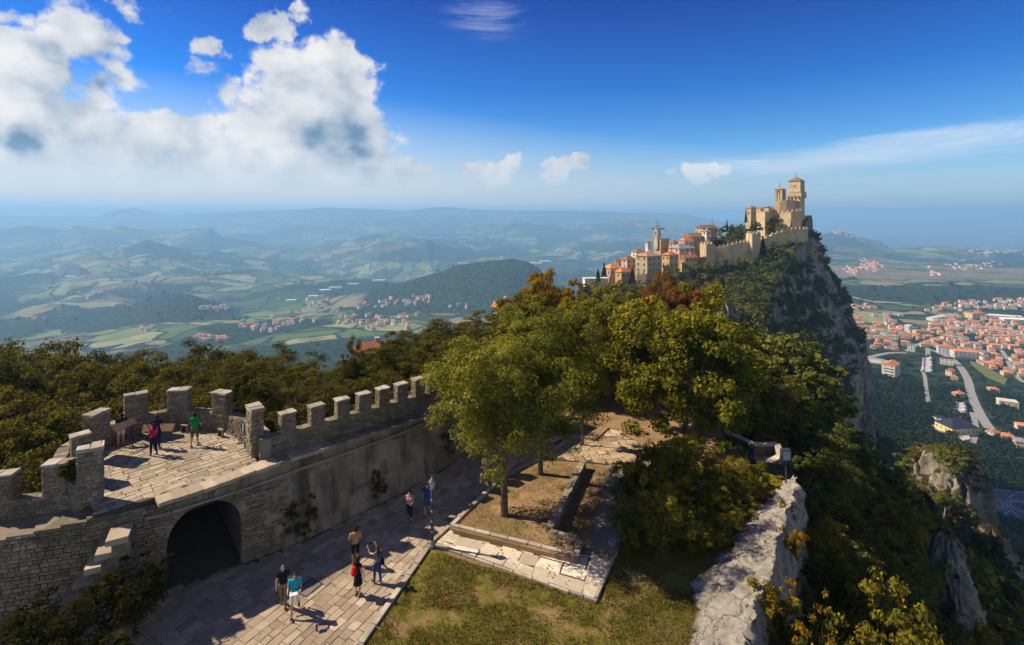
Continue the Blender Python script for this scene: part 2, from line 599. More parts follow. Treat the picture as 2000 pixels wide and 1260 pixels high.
m_land, t, b = pmat('valley_fields')
pos = wpos(t)
flat = t.vmath('MULTIPLY', pos, (1, 1, 0))
warp = t.vmath('SCALE', t.vmath('SUBTRACT', t.noise(flat, .0022, 3, .5, col=True), (.5, .5, .5)), scale=420.0)
wv = t.vmath('ADD', flat, warp)
vc = t.n('ShaderNodeTexVoronoi', feature='F1')
t.put(vc.inputs['Vector'], wv)
vc.inputs['Scale'].default_value = 1 / 170.0
sepc = t.n('ShaderNodeSeparateColor')
t.link(vc.outputs['Color'], sepc.inputs[0])
fieldc = t.ramp(sepc.outputs[0], [(0, (.055, .085, .026)), (.22, (.09, .14, .035)), (.40, (.17, .21, .065)), (.55, (.24, .20, .11)), (.68, (.15, .12, .075)), (.78, (.05, .08, .025)), (.88, (.27, .27, .12))], 'CONSTANT')
fieldc = t.mix(t.smooth(t.noise(flat, .012, 5, .6), .42, .75, 0, .8), fieldc, (.07, .085, .03))
ed = t.voro(wv, 1 / 170.0, 'DISTANCE_TO_EDGE')
fieldc = t.mix(t.smooth(ed, .055, .03), fieldc, (.018, .032, .012))
at = t.n('ShaderNodeAttribute', attribute_name='wood')
spk = t.noise(flat, .06, 3, .6)
woodc = t.mix(t.smooth(spk, .40, .62), (.006, .014, .004), (.045, .070, .020))
c = t.mix(at.outputs['Fac'], fieldc, woodc)
att = t.n('ShaderNodeAttribute', attribute_name='dry')
gul = t.noise(t.vmath('ADD', flat, t.vmath('SCALE', warp, scale=.15)), .02, 6, .65, 1.2)
dryc = t.ramp(gul, [(.3, (.07, .075, .035)), (.47, (.16, .13, .075)), (.6, (.22, .17, .11)), (.72, (.36, .31, .23))])
c = t.mix(att.outputs['Fac'], c, dryc)
t.link(c, b.inputs['Base Color'])
b.inputs['Roughness'].default_value = 1.0
b.inputs['Specular IOR Level'].default_value = 0.05
t.link(t.bump(t.math('MULTIPLY', t.noise(flat, .06, 5, .7), t.math('ADD', t.math('MULTIPLY', at.outputs['Fac'], 3.0), .8)), .8, 5.0), b.inputs['Normal'])
vme = me_np('valley', VV, VF, m_land, smooth=True)
wa = vme.attributes.new('wood', 'FLOAT', 'POINT')
wm = wood_mask(VX, VY).ravel()
pxg = (1000 + F * VX / np.maximum(VY, 1)).ravel()
yg = VY.ravel()
dry = ss(yg, 1980, 2250) * ss(-yg, -3050, -2800) * ss(pxg, 1560, 1640) * np.clip(ss(fbm(VX, VY, 300, 3, 51).ravel(), .36, .48), 0, 1)
wa.data.foreach_set('value', wm.astype(np.float32))
da = vme.attributes.new('dry', 'FLOAT', 'POINT')
da.data.foreach_set('value', (dry * (1 - wm)).astype(np.float32))
valley = tag(link('valley', vme), kind='structure')

# ------------------------------------------------------------ mountain: a rim swept northwards
RIM = [  # x, y, z of the cliff edge, and left / right profile (offset, drop)
    (8, -90, -6), (9, -30, -.6), (9.0, 10, -.6), (9.6, 18, -.6), (12.6, 25, -.6), (17.0, 31.5, -.6), (24, 43.5, -.6), (36, 62, -4), (48, 90, -13), (64, 130, -24), (84, 175, -30), (112, 225, -25),
    (148, 280, -14), (178, 318, -2), (198, 345, 13), (212, 362, 17), (226, 385, 4), (238, 430, -30), (236, 520, -80)]
LN = [(0, 0), (-6, 0), (-27, 0), (-33, -1.5), (-60, -15), (-110, -42), (-220, -100), (-420, -190), (-640, -300)]
LM = [(0, 0), (-8, 1), (-18, 0), (-30, -4), (-60, -18), (-110, -42), (-220, -100), (-420, -190), (-640, -300)]
LF = [(0, 0), (-12, -1), (-26, -6), (-45, -13), (-75, -22), (-110, -36), (-220, -105), (-420, -200), (-640, -300)]
RN = [(0, 0), (1.5, -5), (7, -13), (16, -23), (30, -30), (42, -34), (50, -50), (57, -112), (70, -150), (110, -196), (190, -235), (260, -270)]
RF = [(0, 0), (2, -9), (9, -30), (22, -62), (28, -85), (31, -125), (40, -150), (70, -178), (110, -200), (190, -240), (260, -270)]
LW = [(-90, 0), (40, 0), (80, 1), (200, 1), (290, 2), (530, 2)]
RW = [(-90, 0), (90, 0), (230, 1), (530, 1)]

ys = np.arange(-90, 520, 1.6)
ry = [p[1] for p in RIM]
def sm(vals, k=9):
    kk = np.hanning(k + 2)[1:-1]
    kk /= kk.sum()
    return np.convolve(np.pad(vals, k // 2, mode='edge'), kk, 'valid')
rx = sm(np.interp(ys, ry, [p[0] for p in RIM]), 13)
rzz = sm(np.interp(ys, ry, [p[2] for p in RIM]), 7)
tx, ty = np.gradient(rx), np.gradient(ys)
tx = sm(tx, 41)
ln = np.hypot(tx, ty)
nx, ny = ty / ln, -tx / ln            # to the right
uu = np.concatenate([-np.geomspace(640, 34, 60), np.linspace(-33, 0, 16), np.linspace(.4, 62, 74), np.geomspace(64, 260, 34)])
lw = np.interp(ys, *zip(*LW))
rw = np.interp(ys, *zip(*RW))
def prof(p, u):
    p = sorted(p)
    return np.interp(u, [a for a, _ in p], [c for _, c in p])
pl = np.stack([prof(q + r_[1:], uu) for q, r_ in ((LN, RN), (LM, RN), (LF, RN))])
plF = np.stack([prof(q + r_[1:], uu) for q, r_ in ((LN, RF), (LM, RF), (LF, RF))])
def lblend(A):
    a = np.clip(1 - lw, 0, 1)[:, None]
    c = np.clip(lw - 1, 0, 1)[:, None]
    return a * A[0] + (1 - a - c) * A[1] + c * A[2]
DZ = lblend(pl) * (1 - rw[:, None]) + lblend(plF) * rw[:, None]
MX = rx[:, None] + nx[:, None] * uu
MY = ys[:, None] + ny[:, None] * uu
MZ = rzz[:, None] + DZ
# rough rock: push the cliff in and out, roughen slopes
rgn0 = np.random.default_rng(3)
steep = np.abs(np.gradient(DZ, axis=1) / np.gradient(uu)[None, :])
cl = np.clip((steep - .7) / 1.2, 0, 1) * (uu > .5)
SY = np.repeat(ys[:, None], len(uu), 1)
buttress = (fbm(SY, MZ * .35, 26, 4, 61) - .5) * 15 + (fbm(SY, MZ * .6, 7, 3, 67) - .5) * 5
fiss = np.abs(fbm(SY + MZ * .12, MZ * .10, 5.5, 3, 63) - .5)
ledge = np.abs(fbm(SY * .12, MZ, 6.0, 3, 69) - .5)
buttress = buttress + (fiss - .2) * 16 + (ledge - .2) * 7 + (rgn0.random(MX.shape) - .5) * .5
near = ss(SY, 52, 90) * .85 + .15
MX = MX + nx[:, None] * buttress * cl * near
MY = MY + ny[:, None] * buttress * cl * near
MZ = MZ + (fbm(MX, MY, 18, 4, 71) - .5) * 5 * ss(np.abs(uu)[None, :] + 0 * SY, 30, 45) * ss(SY + 0 * MX, -200, 0)
MZ = MZ + (fbm(MX, MY, 9, 3, 73) - .5) * 3.5 * ss(SY, 55, 80) * (uu > -30)[None, :]
dipk = ss(uu, -10, -6)[None, :] * (ss(ys, 35, 39.5) * ss(-ys, -60, -50))[:, None]
MZ = MZ - 3.7 * dipk * (uu < 1)[None, :]
# rock knolls that break through the near flank
KNOLLS = [(1852, 1050, 54, 3.2, 9), (1850, 905, 122, 8, 12), (1915, 985, 92, 6, 9), (1440, 588, 105, 4, 4), (1955, 1110, 78, 6, 9), (1500, 735, 110, 4, 8)]
nr2, nu = MX.shape
idx = np.arange(nr2 * nu).reshape(nr2, nu)
MV = np.stack([MX, MY, MZ], -1).reshape(-1, 3)
MF = np.stack([idx[:-1, :-1], idx[:-1, 1:], idx[1:, 1:], idx[1:, :-1]], -1).reshape(-1, 4)[:, ::-1]
m_mtn, t, b = pmat('limestone_and_scrub')
pos = wpos(t)
gn = t.n('ShaderNodeNewGeometry')
sepn = t.n('ShaderNodeSeparateXYZ')
t.link(gn.outputs['Normal'], sepn.inputs[0])
streak = t.math('ADD', t.math('MULTIPLY', t.noise(t.vmath('MULTIPLY', pos, (.30, .30, .05)), 1.0, 8, .68, .8), .55), t.math('MULTIPLY', t.noise(pos, .55, 7, .7), .45))
blot = t.noise(pos, .12, 6, .6)
rock = t.ramp(streak, [(.34, (.035, .030, .024)), (.44, (.12, .105, .085)), (.54, (.27, .235, .195)), (.66, (.52, .465, .40))])
rock = t.mix(t.smooth(blot, .5, .7), rock, (.16, .13, .09))
soil = t.mix(t.smooth(t.noise(pos, .3, 5, .6), .4, .6), (.022, .026, .010), (.06, .05, .022))
c = t.mix(t.smooth(t.math('ADD', sepn.outputs[2], t.math('MULTIPLY', t.math('SUBTRACT', blot, .5), .9)), .38, .56), rock, soil)
t.link(c, b.inputs['Base Color'])
b.inputs['Roughness'].default_value = .95
b.inputs['Specular IOR Level'].default_value = .1
hgt = t.math('ADD', streak, t.math('MULTIPLY', t.voro(t.vmath('MULTIPLY', pos, (1, 1, .45)), .5), .5))
t.link(t.bump(hgt, .9, .9), b.inputs['Normal'])
mme = me_np('mountain', MV, MF, m_mtn, smooth=False)
mountain = tag(link('mountain', mme), kind='structure')

BM = BVHTree.FromPolygons([tuple(v) for v in MV], [tuple(int(i) for i in f) for f in MF])
BV = BVHTree.FromPolygons([tuple(v) for v in VV.tolist()], [tuple(f) for f in VF.tolist()])

def ground(x, y):
    """height of mountain or valley below x,y, with its normal and which"""
    best = (-1e9, None, None)
    for k, bv in (('m', BM), ('v', BV)):
        h = bv.ray_cast(Vector((x, y, 3000)), Vector((0, 0, -1)))
        if h[0] is not None and h[0].z > best[0]:
            best = (h[0].z, h[1], k)
    return best

def pick(px, py, which='mv', dmax=1e5):
    """first point of the land seen at photo pixel px,py"""
    o = Vector((0, 0, CAMZ))
    d = Vector(((px - 1000) / F, 1, -(py - HOR) / F)).normalized()
    best = None
    for k, bv in (('m', BM), ('v', BV)):
        if k in which:
            h = bv.ray_cast(o, d, dmax)
            if h[0] is not None and (best is None or h[3] < best[1]):
                best = (h[0], h[3], h[1], k)
    return best

# ------------------------------------------------------------ air
hz = MB()
hz.box((0, 0, -300), (130000, 130000, 2 * 530))
m = bpy.data.materials.new('haze')
m.use_nodes = True
t = NT(m.node_tree)
o = t.n('ShaderNodeOutputMaterial')
pv = t.n('ShaderNodeVolumePrincipled')
pv.inputs['Color'].default_value = (.35, .65, 1.0, 1)
pv.inputs['Density'].default_value = 1.5e-4
pv.inputs['Anisotropy'].default_value = 0.12
t.link(pv.outputs[0], o.inputs['Volume'])
haze = tag(hz.build('haze', m), kind='stuff')
# ------------------------------------------------------------ the terrace, wall and walks
rnd = random.Random(7)
ZT = 4.1

def clip_poly(sub, clip):
    """Sutherland-Hodgman; both counter-clockwise lists of (x,y), clip convex"""
    out_ = sub
    for i in range(len(clip)):
        a, b_ = clip[i], clip[(i + 1) % len(clip)]
        inp, out_ = out_, []
        def side(p):
            return (b_[0] - a[0]) * (p[1] - a[1]) - (b_[1] - a[1]) * (p[0] - a[0])
        for j in range(len(inp)):
            p, q = inp[j], inp[(j + 1) % len(inp)]
            sp, sq = side(p), side(q)
            if sp >= 0:
                out_.append(p)
            if (sp >= 0) != (sq >= 0):
                k = sp / (sp - sq)
                out_.append((p[0] + (q[0] - p[0]) * k, p[1] + (q[1] - p[1]) * k))
        if not out_:
            return []
    return out_

def area(p):
    return .5 * sum(p[i][0] * p[(i + 1) % len(p)][1] - p[(i + 1) % len(p)][0] * p[i][1] for i in range(len(p)))

def ccw(p):
    p = [(q[0], q[1]) for q in p]
    return p if area(p) > 0 else p[::-1]

def inside(p, poly):
    c = False
    for i in range(len(poly)):
        a, b_ = poly[i], poly[i - 1]
        if (a[1] > p[1]) != (b_[1] > p[1]) and p[0] < (b_[0] - a[0]) * (p[1] - a[1]) / (b_[1] - a[1]) + a[0]:
            c = not c
    return c

def stone_mat(name, c1, c2, c3, moss=(.06, .07, .03), mossamt=.3, scale=3.0, bump=.5, streak=False):
    m, t, b = pmat(name)
    pos = wpos(t)
    oi = t.n('ShaderNodeObjectInfo')
    gi = t.n('ShaderNodeNewGeometry')
    rr = t.math('FRACT', t.math('ADD', t.math('MULTIPLY', oi.outputs['Random'], 7.3), t.math('MULTIPLY', gi.outputs['Random Per Island'], 3.7)))
    n = t.noise(pos, scale, 8, .65)
    n2 = t.noise(pos, scale * .22, 5, .6)
    c = t.mix(t.smooth(n, .3, .7), c1, c2)
    c = t.mix(t.smooth(rr, .25, 1.0, 0, .75), c, c3)
    hsn = t.n('ShaderNodeHueSaturation')
    t.link(c, hsn.inputs['Color'])
    t.link(t.lin(t.math('FRACT', t.math('MULTIPLY', rr, 5.1)), 0, 1, .72, 1.2), hsn.inputs['Value'])
    c = hsn.outputs[0]
    c = t.mix(t.smooth(t.noise(pos, scale * 6, 4, .7), .62, .8, 0, .6), c, (.02, .02, .017))
    c = t.mix(t.math('MULTIPLY', t.smooth(n2, .50, .68), mossamt), c, moss)
    if streak:
        sv = t.noise(t.vmath('MULTIPLY', pos, (1.6, 1.6, .16)), 1.0, 6, .65)
        c = t.mix(t.smooth(sv, .47, .68, 0, .75), c, (.045, .042, .036))
        c = t.mix(t.smooth(t.noise(pos, .55, 6, .6), .56, .7, 0, .8), c, (.33, .28, .21))
    t.link(c, b.inputs['Base Color'])
    b.inputs['Roughness'].default_value = .9
    b.inputs['Specular IOR Level'].default_value = .15
    hh = t.math('ADD', n, t.math('MULTIPLY', t.noise(pos, scale * 9, 4, .7), .4))
    t.link(t.bump(hh, bump, .05), b.inputs['Normal'])
    return m

M_WALL = stone_mat('rubble_stone', (.215, .175, .125), (.31, .26, .19), (.16, .125, .085), mossamt=.5)
M_MORTAR = stone_mat('old_mortar', (.17, .155, .13), (.23, .21, .175), (.15, .135, .11), mossamt=.5, scale=2.0)
M_PLASTER = stone_mat('weathered_wall_face', (.19, .16, .115), (.28, .235, .17), (.21, .17, .12), mossamt=.4, scale=1.6, streak=True, bump=.8)
M_SLAB = stone_mat('terrace_slab', (.35, .28, .20), (.44, .36, .265), (.28, .22, .155), moss=(.13, .12, .07), mossamt=.35)
M_PATH = stone_mat('path_stone', (.335, .26, .185), (.43, .345, .255), (.27, .205, .145), moss=(.12, .11, .08), mossamt=.2)
M_PALE = stone_mat('pale_pavement', (.58, .49, .38), (.68, .59, .47), (.50, .41, .31), moss=(.25, .2, .12), mossamt=.5)
M_CRAZY = stone_mat('crazy_paving', (.40, .30, .19), (.48, .37, .24), (.33, .24, .15), moss=(.16, .13, .06), mossamt=.4)
M_KERB = stone_mat('kerb_stone', (.36, .31, .25), (.46, .40, .33), (.30, .25, .2), mossamt=.3)
M_JOINT = simple('joint_soil', (.10, .085, .06), (.06, .055, .035), 8, 1.0, .4, .02, True)
M_RECESS_SHADE = simple('painted_recess_shade', (.02, .018, .016), (.012, .012, .01), 5, 1.0, 0)  # near-black colour standing in for the shade inside the drain openings

def sheet(name, pts, z, m, kind='structure', th=.25):
    b_ = MB()
    b_.prism(ccw(pts), z - th, z)
    return tag(b_.build(name, m), kind=kind)

# base of the plateau
def ground_mat(name, greens, dirt, amt):
    m, t, b = pmat(name)
    pos = wpos(t)
    n = t.noise(pos, .55, 7, .65, .4)
    f = t.noise(pos, 9, 6, .7)
    c = t.mix(t.smooth(f, .3, .7), greens[0], greens[1])
    c = t.mix(t.smooth(t.noise(pos, 2.2, 5, .6), .5, .7), c, greens[2])
    c = t.mix(t.smooth(n, .5 - amt, .72 - amt), c, t.mix(t.smooth(f, .35, .65), dirt[0], dirt[1]))
    t.link(c, b.inputs['Base Color'])
    b.inputs['Roughness'].default_value = 1
    b.inputs['Specular IOR Level'].default_value = .05
    t.link(t.bump(t.math('ADD', f, t.math('MULTIPLY', n, .6)), .8, .06), b.inputs['Normal'])
    return m
M_LAWN = ground_mat('lawn_ground', [(.085, .08, .014), (.16, .135, .026), (.21, .145, .04)], [(.30, .20, .10), (.19, .125, .055)], .04)
M_DRYG = ground_mat('dry_ground', [(.15, .115, .04), (.23, .165, .075), (.11, .10, .03)], [(.34, .22, .12), (.24, .15, .08)], .14)
M_GRAVEL = ground_mat('gravel', [(.22, .185, .14), (.30, .26, .20), (.18, .15, .11)], [(.26, .21, .15), (.18, .14, .1)], .0)

Q = lambda pts, z=0: [P(x, y, z) for x, y in pts]
base_pts = [(-8.6, 11), (7.5, 11), (8.6, 19), (10.5, 22.5), (13.0, 26.5), (16.2, 31), (15.5, 36), (18, 52), (0, 52), (-4, 36.0), (-7, 31.5), (-11, 26.6), (-16, 23.6), (-26, 21.5), (-26, 11)]
sheet('ground', base_pts, -.02, M_DRYG, th=.6)
sheet('lawn', [(-8.05, 11), (7.3, 11), (8.4, 19), (10.4, 23.4), (14.8, 30.5), (13, 33), (6.2, 31), P(1205, 1085), P(1195, 1097), P(1170, 1172), P(860, 1075), P(840, 1072), P(705, 1266)], .0, M_LAWN, th=.1)

# paved walk along the wall
KERB = [(-7.9, 11.5), P(705, 1260), P(838, 1068), P(975, 941), P(1062, 893), P(1100, 868)]
KERB = [(k[0], k[1]) for k in KERB]
BASE = [(-26, 17.9), (-17.3, 20.75), (-15.4, 22.6), (-12.67, 24.1), (-10.47, 26.0), (-8.46, 28.2), (-6.4, 30.5), (-3.4, 34.9), (-1.0, 38.6), (1.5, 43)]
walk_poly = ccw(KERB + [(3.4, 42.5), (1.0, 42.5)] + BASE[::-1][1:] + [(-26, 11.5)])
walk = sheet('stone_walk', walk_poly, .005, M_JOINT)

def paving(poly, ang, w_rng, h_rng, z, th, jitter, parent, name, m, gap=.018, limit=300, convex=None, smin=.02, holes=(), offs=.5):
    """coursed flagstones cut to poly; the largest in view become parts, the rest one stuff part"""
    ca, sa = math.cos(ang), math.sin(ang)
    L = [(p[0] * ca + p[1] * sa, -p[0] * sa + p[1] * ca) for p in poly]
    x0, x1 = min(p[0] for p in L), max(p[0] for p in L)
    y0, y1 = min(p[1] for p in L), max(p[1] for p in L)
    LC = ccw(L)
    cells = []
    y = y0
    while y < y1:
        hh = rnd.uniform(*h_rng)
        x = x0 - rnd.uniform(0, w_rng[1])
        while x < x1:
            ww = rnd.uniform(*w_rng)
            j = lambda: rnd.uniform(-jitter, jitter)
            g = gap / 2
            r = [(x + g + j(), y + g + j()), (x + ww - g + j(), y + g + j()), (x + ww - g + j(), y + hh - g + j()), (x + g + j(), y + hh - g + j())]
            if convex:
                r = clip_poly(r, LC)
            elif not all(inside(q, LC) for q in r):
                k = sum(inside(q, LC) for q in r)
                cx_, cy_ = sum(q[0] for q in r) / 4, sum(q[1] for q in r) / 4
                if k < 2 or not inside((cx_, cy_), LC):
                    r = []
                else:
                    for _ in range(6):
                        r = [q if inside(q, LC) else (q[0] + (cx_ - q[0]) * .25, q[1] + (cy_ - q[1]) * .25) for q in r]
            if len(r) >= 3 and area(r) > smin:
                cells.append([(p[0] * ca - p[1] * sa, p[0] * sa + p[1] * ca) for p in r])
            x += ww
        y += hh
    def show(c):
        cx_, cy_ = sum(p[0] for p in c) / len(c), sum(p[1] for p in c) / len(c)
        px = 1000 + F * cx_ / cy_
        py = HOR + F * (CAMZ - z) / cy_
        return (0 if -40 < px < 2040 and py < 1290 else 1, -area(c) / cy_ ** 3)
    cells.sort(key=show)
    rest = MB()
    for k, c in enumerate(cells):
        tz = rnd.uniform(-.008, .008)
        zz = [z + th + tz + rnd.uniform(-.005, .005) for _ in c]
        cx_, cy_ = sum(p[0] for p in c) / len(c), sum(p[1] for p in c) / len(c)
        if k < limit:
            b_ = MB()
            top = [(cx_ + (p[0] - cx_) * .965, cy_ + (p[1] - cy_) * .965) for p in c]
            n_ = len(c)
            vs = [(p[0], p[1], z - .02) for p in c] + [(p[0], p[1], zz[i] - .012) for i, p in enumerate(c)] + [(p[0], p[1], zz[i]) for i, p in enumerate(top)]
            fs = [tuple(range(2 * n_, 3 * n_))]
            for a in (0, n_):
                fs += [(a + i, a + (i + 1) % n_, a + n_ + (i + 1) % n_, a + n_ + i) for i in range(n_)]
            b_.add(vs, fs)
            b_.build(name, m, parent)
        else:
            rest.prism(c, z - .02, zz)
    if rest.f:
        tag(rest.build(name + '_remainder', m, parent), kind='stuff')

paving(walk_poly, math.radians(63), (.38, .80), (.28, .46), .005, .02, .015, walk, 'paving_stone', M_PATH)
# kerb stones along the walk
def stones_along(pts, w, h, lmin, lmax, z, m, parent, name, gap=.012, off=0.0):
    for i in range(len(pts) - 1):
        a, b_ = Vector((pts[i][0], pts[i][1], 0)), Vector((pts[i + 1][0], pts[i + 1][1], 0))
        L = (b_ - a).length
        d = (b_ - a) / L
        nrm = Vector((-d.y, d.x, 0))
        s = 0
        while s < L - .05:
            l = min(rnd.uniform(lmin, lmax), L - s)
            c = a + d * (s + l / 2) + nrm * (off + rnd.uniform(-.01, .01))
            bb = MB()
            bb.box((0, 0, 0), (l - gap, w, h), math.atan2(d.y, d.x) + rnd.uniform(-.012, .012), top=.96, jit=.006, rnd=rnd)
            bb.build(name, m, parent, loc=(c.x, c.y, z + h / 2 + rnd.uniform(-.008, .008)))
            s += l
stones_along(KERB[:3], .24, .22, .7, 1.3, -.12, M_KERB, walk, 'kerb_stone')
stones_along(KERB[2:], .2, .3, .7, 1.2, -.12, M_KERB, walk, 'kerb_stone')

# pale pavement across, kerb and gravel walk
pale_poly = ccw(Q([(852, 1062), (1168, 1174), (1196, 1098), (882, 1035)]))
pale = sheet('pale_pavement', pale_poly, .06, M_JOINT)
paving(pale_poly, math.radians(-22), (.7, 1.5), (.55, 1.0), .06, .02, .09, pale, 'paving_stone', M_PALE, gap=.012, convex=True)
stones_along([p[:2] for p in Q([(1164, 1172), (1195, 1095), (1203, 1080)])], .16, .2, .6, 1.1, -.05, M_KERB, pale, 'kerb_stone')
stones_along([p[:2] for p in Q([(850, 1066), (1166, 1177)])], .14, .16, .6, 1.1, -.06, M_KERB, pale, 'kerb_stone')
sheet('gravel_walk', Q([(1128, 1092), (1200, 1094), (1285, 895), (1190, 907), (1150, 1070)]), .03, M_GRAVEL)
cz_poly = ccw(Q([(1062, 896), (1190, 908), (1275, 902), (1262, 876), (1205, 838), (1120, 838), (1082, 868)]))
cz = sheet('crazy_paved_court', cz_poly, .04, M_JOINT)
paving(cz_poly, math.radians(8), (.5, 1.1), (.45, .8), .04, .02, .11, cz, 'paving_stone', M_CRAZY, gap=.014)

# raised bed with the two trees, its low retaining wall and the sunken strip
bed_pts = [p[:2] for p in Q([(885, 1036), (977, 946), (1060, 901), (1143, 908), (1075, 1035), (1128, 1060), (1122, 1094)], .25)]
bed = sheet('raised_bed', bed_pts, .3, M_DRYG)
edge = [p[:2] for p in Q([(1122, 1097), (882, 1038), (976, 946)])]
stones_along(edge, .22, .44, .6, 1.1, -.06, M_KERB, bed, 'edging_stone')
lw_t = thing('low_wall', 'low rubble wall with a flat top dividing the raised bed from the sunken strip', 'wall', P(1108, 970))
def low_wall(a, b_, w, z0, z1, parent):
    a, b_ = Vector((a[0], a[1], 0)), Vector((b_[0], b_[1], 0))
    o = parent.location
    L = (b_ - a).length
    d = (b_ - a) / L
    nrm = Vector((-d.y, d.x, 0))
    mb = MB()
    mb.box((a + b_) / 2 + Vector((0, 0, (z0 + z1) / 2)) - o, (L, w - .08, z1 - z0 - .06), math.atan2(d.y, d.x))
    mb.build('wall_core', M_MORTAR, parent)
    st = MB()
    for side in (-1, 1):
        rubble(st, a + nrm * side * (w / 2 - .05) + Vector((0, 0, z0)) - o, d, L, z1 - z0 - .05, nrm * side, .34, .17, .05)
    tag(st.build('stone_facing', M_WALL, parent), kind='stuff')
    s = 0
    while s < L - .1:
        l = min(rnd.uniform(.35, .7), L - s)
        c = a + d * (s + l / 2) - o
        bb = MB()
        bb.box((c.x, c.y, z1 - .02), (l - .015, w + rnd.uniform(-.04, .05), .1), math.atan2(d.y, d.x), top=.94, jit=.015, rnd=rnd)
        bb.build('capstone', M_WALL, parent)
        s += l

def rubble(mb, o, u, w_, h_, n, sl, sh, depth, skip=None, course=True, irregular=.35, collect=None):
    """roughly coursed stones standing proud on a face. o corner, u along, n outward, +z up"""
    u, n = Vector(u).normalized(), Vector(n).normalized()
    z = 0
    while z < h_ - .03:
        hh = min(rnd.uniform(sh * .7, sh * 1.35), h_ - z)
        s = -rnd.uniform(0, sl)
        while s < w_:
            l = rnd.uniform(sl * .6, sl * 1.6)
            a0, a1 = max(s, 0), min(s + l, w_)
            if a1 - a0 > .05 and not (skip and skip((a0 + a1) / 2, z + hh / 2)):
                g = .008
                jj = lambda: rnd.uniform(-1, 1) * sh * .10
                dp = depth * rnd.uniform(.45, 1.15)
                base4 = [(a0 + g, z + g), (a1 - g, z + g), (a1 - g, z + hh - g), (a0 + g, z + hh - g)]
                fr = [(a + (1 if i in (0, 3) else -1) * sh * .09 + jj(), q + (1 if i < 2 else -1) * sh * .09 + jj()) for i, (a, q) in enumerate(base4)]
                vs = [o + u * a + Vector((0, 0, q)) - n * .02 for a, q in base4] + [o + u * a + Vector((0, 0, q)) + n * (dp * rnd.uniform(.85, 1.1)) for a, q in fr]
                if u.cross(Vector((0, 0, 1))).dot(n) > 0:
                    fs = [(4, 5, 6, 7)] + [(i, (i + 1) % 4, 4 + (i + 1) % 4, 4 + i) for i in range(4)]
                else:
                    fs = [(7, 6, 5, 4)] + [(4 + i, 4 + (i + 1) % 4, (i + 1) % 4, i) for i in range(4)]
                if collect is not None:
                    collect.append((vs, fs))
                else:
                    mb.add(vs, fs)
            s += l
        z += hh

low_wall(P(1139, 905, .3)[:2], P(1073, 1037, .3)[:2], .42, -.02, .5, lw_t)
lw2 = thing('low_wall', 'short rubble wall end by the bed corner next to the gravel walk', 'wall', P(1125, 1080))
low_wall(P(1076, 1040, .3)[:2], P(1130, 1056, .3)[:2], .3, -.02, .4, lw2)
low_wall(P(1131, 1058, .3)[:2], P(1126, 1092, .3)[:2], .3, -.02, .42, lw2)
# a second bed with an edging behind the trees
far_bed = sheet('far_bed', Q([(1106, 854), (1164, 862), (1190, 838), (1137, 822)]), .16, M_DRYG)
stones_along([p[:2] for p in Q([(1137, 822), (1106, 854), (1164, 862)])], .2, .32, .7, 1.2, -.04, M_KERB, far_bed, 'edging_stone')
fb2 = sheet('side_bed', Q([(1062, 866), (1098, 858), (1128, 822), (1080, 822)]), .12, M_DRYG)
stones_along([p[:2] for p in Q([(1062, 866), (1098, 858)])], .2, .3, .7, 1.2, -.04, M_KERB, fb2, 'edging_stone')

# ------------------------------------------------------------ fortified wall
cw = thing('castle_wall', 'crenellated medieval stone wall with an arched gateway beside the paved walk', 'wall', (-12, 24, 0))
CO = Vector((-12, 24, 0))
TOPF = [(-26, 18.6), (-17.4, 20.95), (-15.2, 22.45), (-12.2, 25.5), (-11.0, 26.75), (-4.9, 32.4), (-1.5, 36.2), (2, 40.5)]   # outer edge of the ledge
def along(poly, n):
    """resample polyline into n points by length"""
    ds = [0]
    for a, b_ in zip(poly, poly[1:]):
        ds.append(ds[-1] + math.hypot(b_[0] - a[0], b_[1] - a[1]))
    r_ = []
    for k in range(n):
        s = ds[-1] * k / (n - 1)
        r_.append((np.interp(s, ds, [p[0] for p in poly]), np.interp(s, ds, [p[1] for p in poly])))
    return r_
# walk level: the stair-like walk left of the terrace comes down towards the left
def wtop(x):
    return float(np.interp(x, [-26, -22, -17.2, -16.5], [3.2, 3.35, 4.0, ZT]))
# the face with the arch
A0, A1 = Vector((-15.15, 22.45, 0)), Vector((-12.85, 24.3, 0))
AW = (A1 - A0).length
AU = (A1 - A0).normalized()
AN = Vector((AU.y, -AU.x, 0))
ARC_SPR, ARC_R = 1.95, AW / 2
def arch_z(s):
    q = abs(s - AW / 2)
    return ARC_SPR + math.sqrt(max(0, ARC_R ** 2 - q * q)) if q < ARC_R else 0
face = MB()
def strip_face(a, b_, za, zb, za1, zb1, nseg=1, nv=1):
    for i in range(nseg):
        k0, k1 = i / nseg, (i + 1) / nseg
        p, q = a.lerp(b_, k0), a.lerp(b_, k1)
        z0, z1 = za + (zb - za) * k0, za + (zb - za) * k1
        t0, t1 = za1 + (zb1 - za1) * k0, za1 + (zb1 - za1) * k1
        face.add([(p.x - CO.x, p.y - CO.y, z0), (q.x - CO.x, q.y - CO.y, z1), (q.x - CO.x, q.y - CO.y, t1), (p.x - CO.x, p.y - CO.y, t0)], [(0, 1, 2, 3)])
V3 = lambda p: Vector((p[0], p[1], 0))
LW0, LW1 = Vector((-27, 18.2, 0)), Vector((-17.4, 20.95, 0))
strip_face(LW0, LW1, -.3, -.3, 3.0, 3.86)
strip_face(LW1, A0, -.3, -.3, 3.9, ZT - .1)
NS = 28
for i in range(NS):
    s0, s1 = AW * i / NS, AW * (i + 1) / NS
    strip_face(A0 + AU * s0, A0 + AU * s1, arch_z(s0 + 1e-6 if i == 0 else s0), arch_z(s1 - 1e-6 if i == NS - 1 else s1), ZT - .1, ZT - .1)
face.build('arch_face', M_PLASTER, cw)
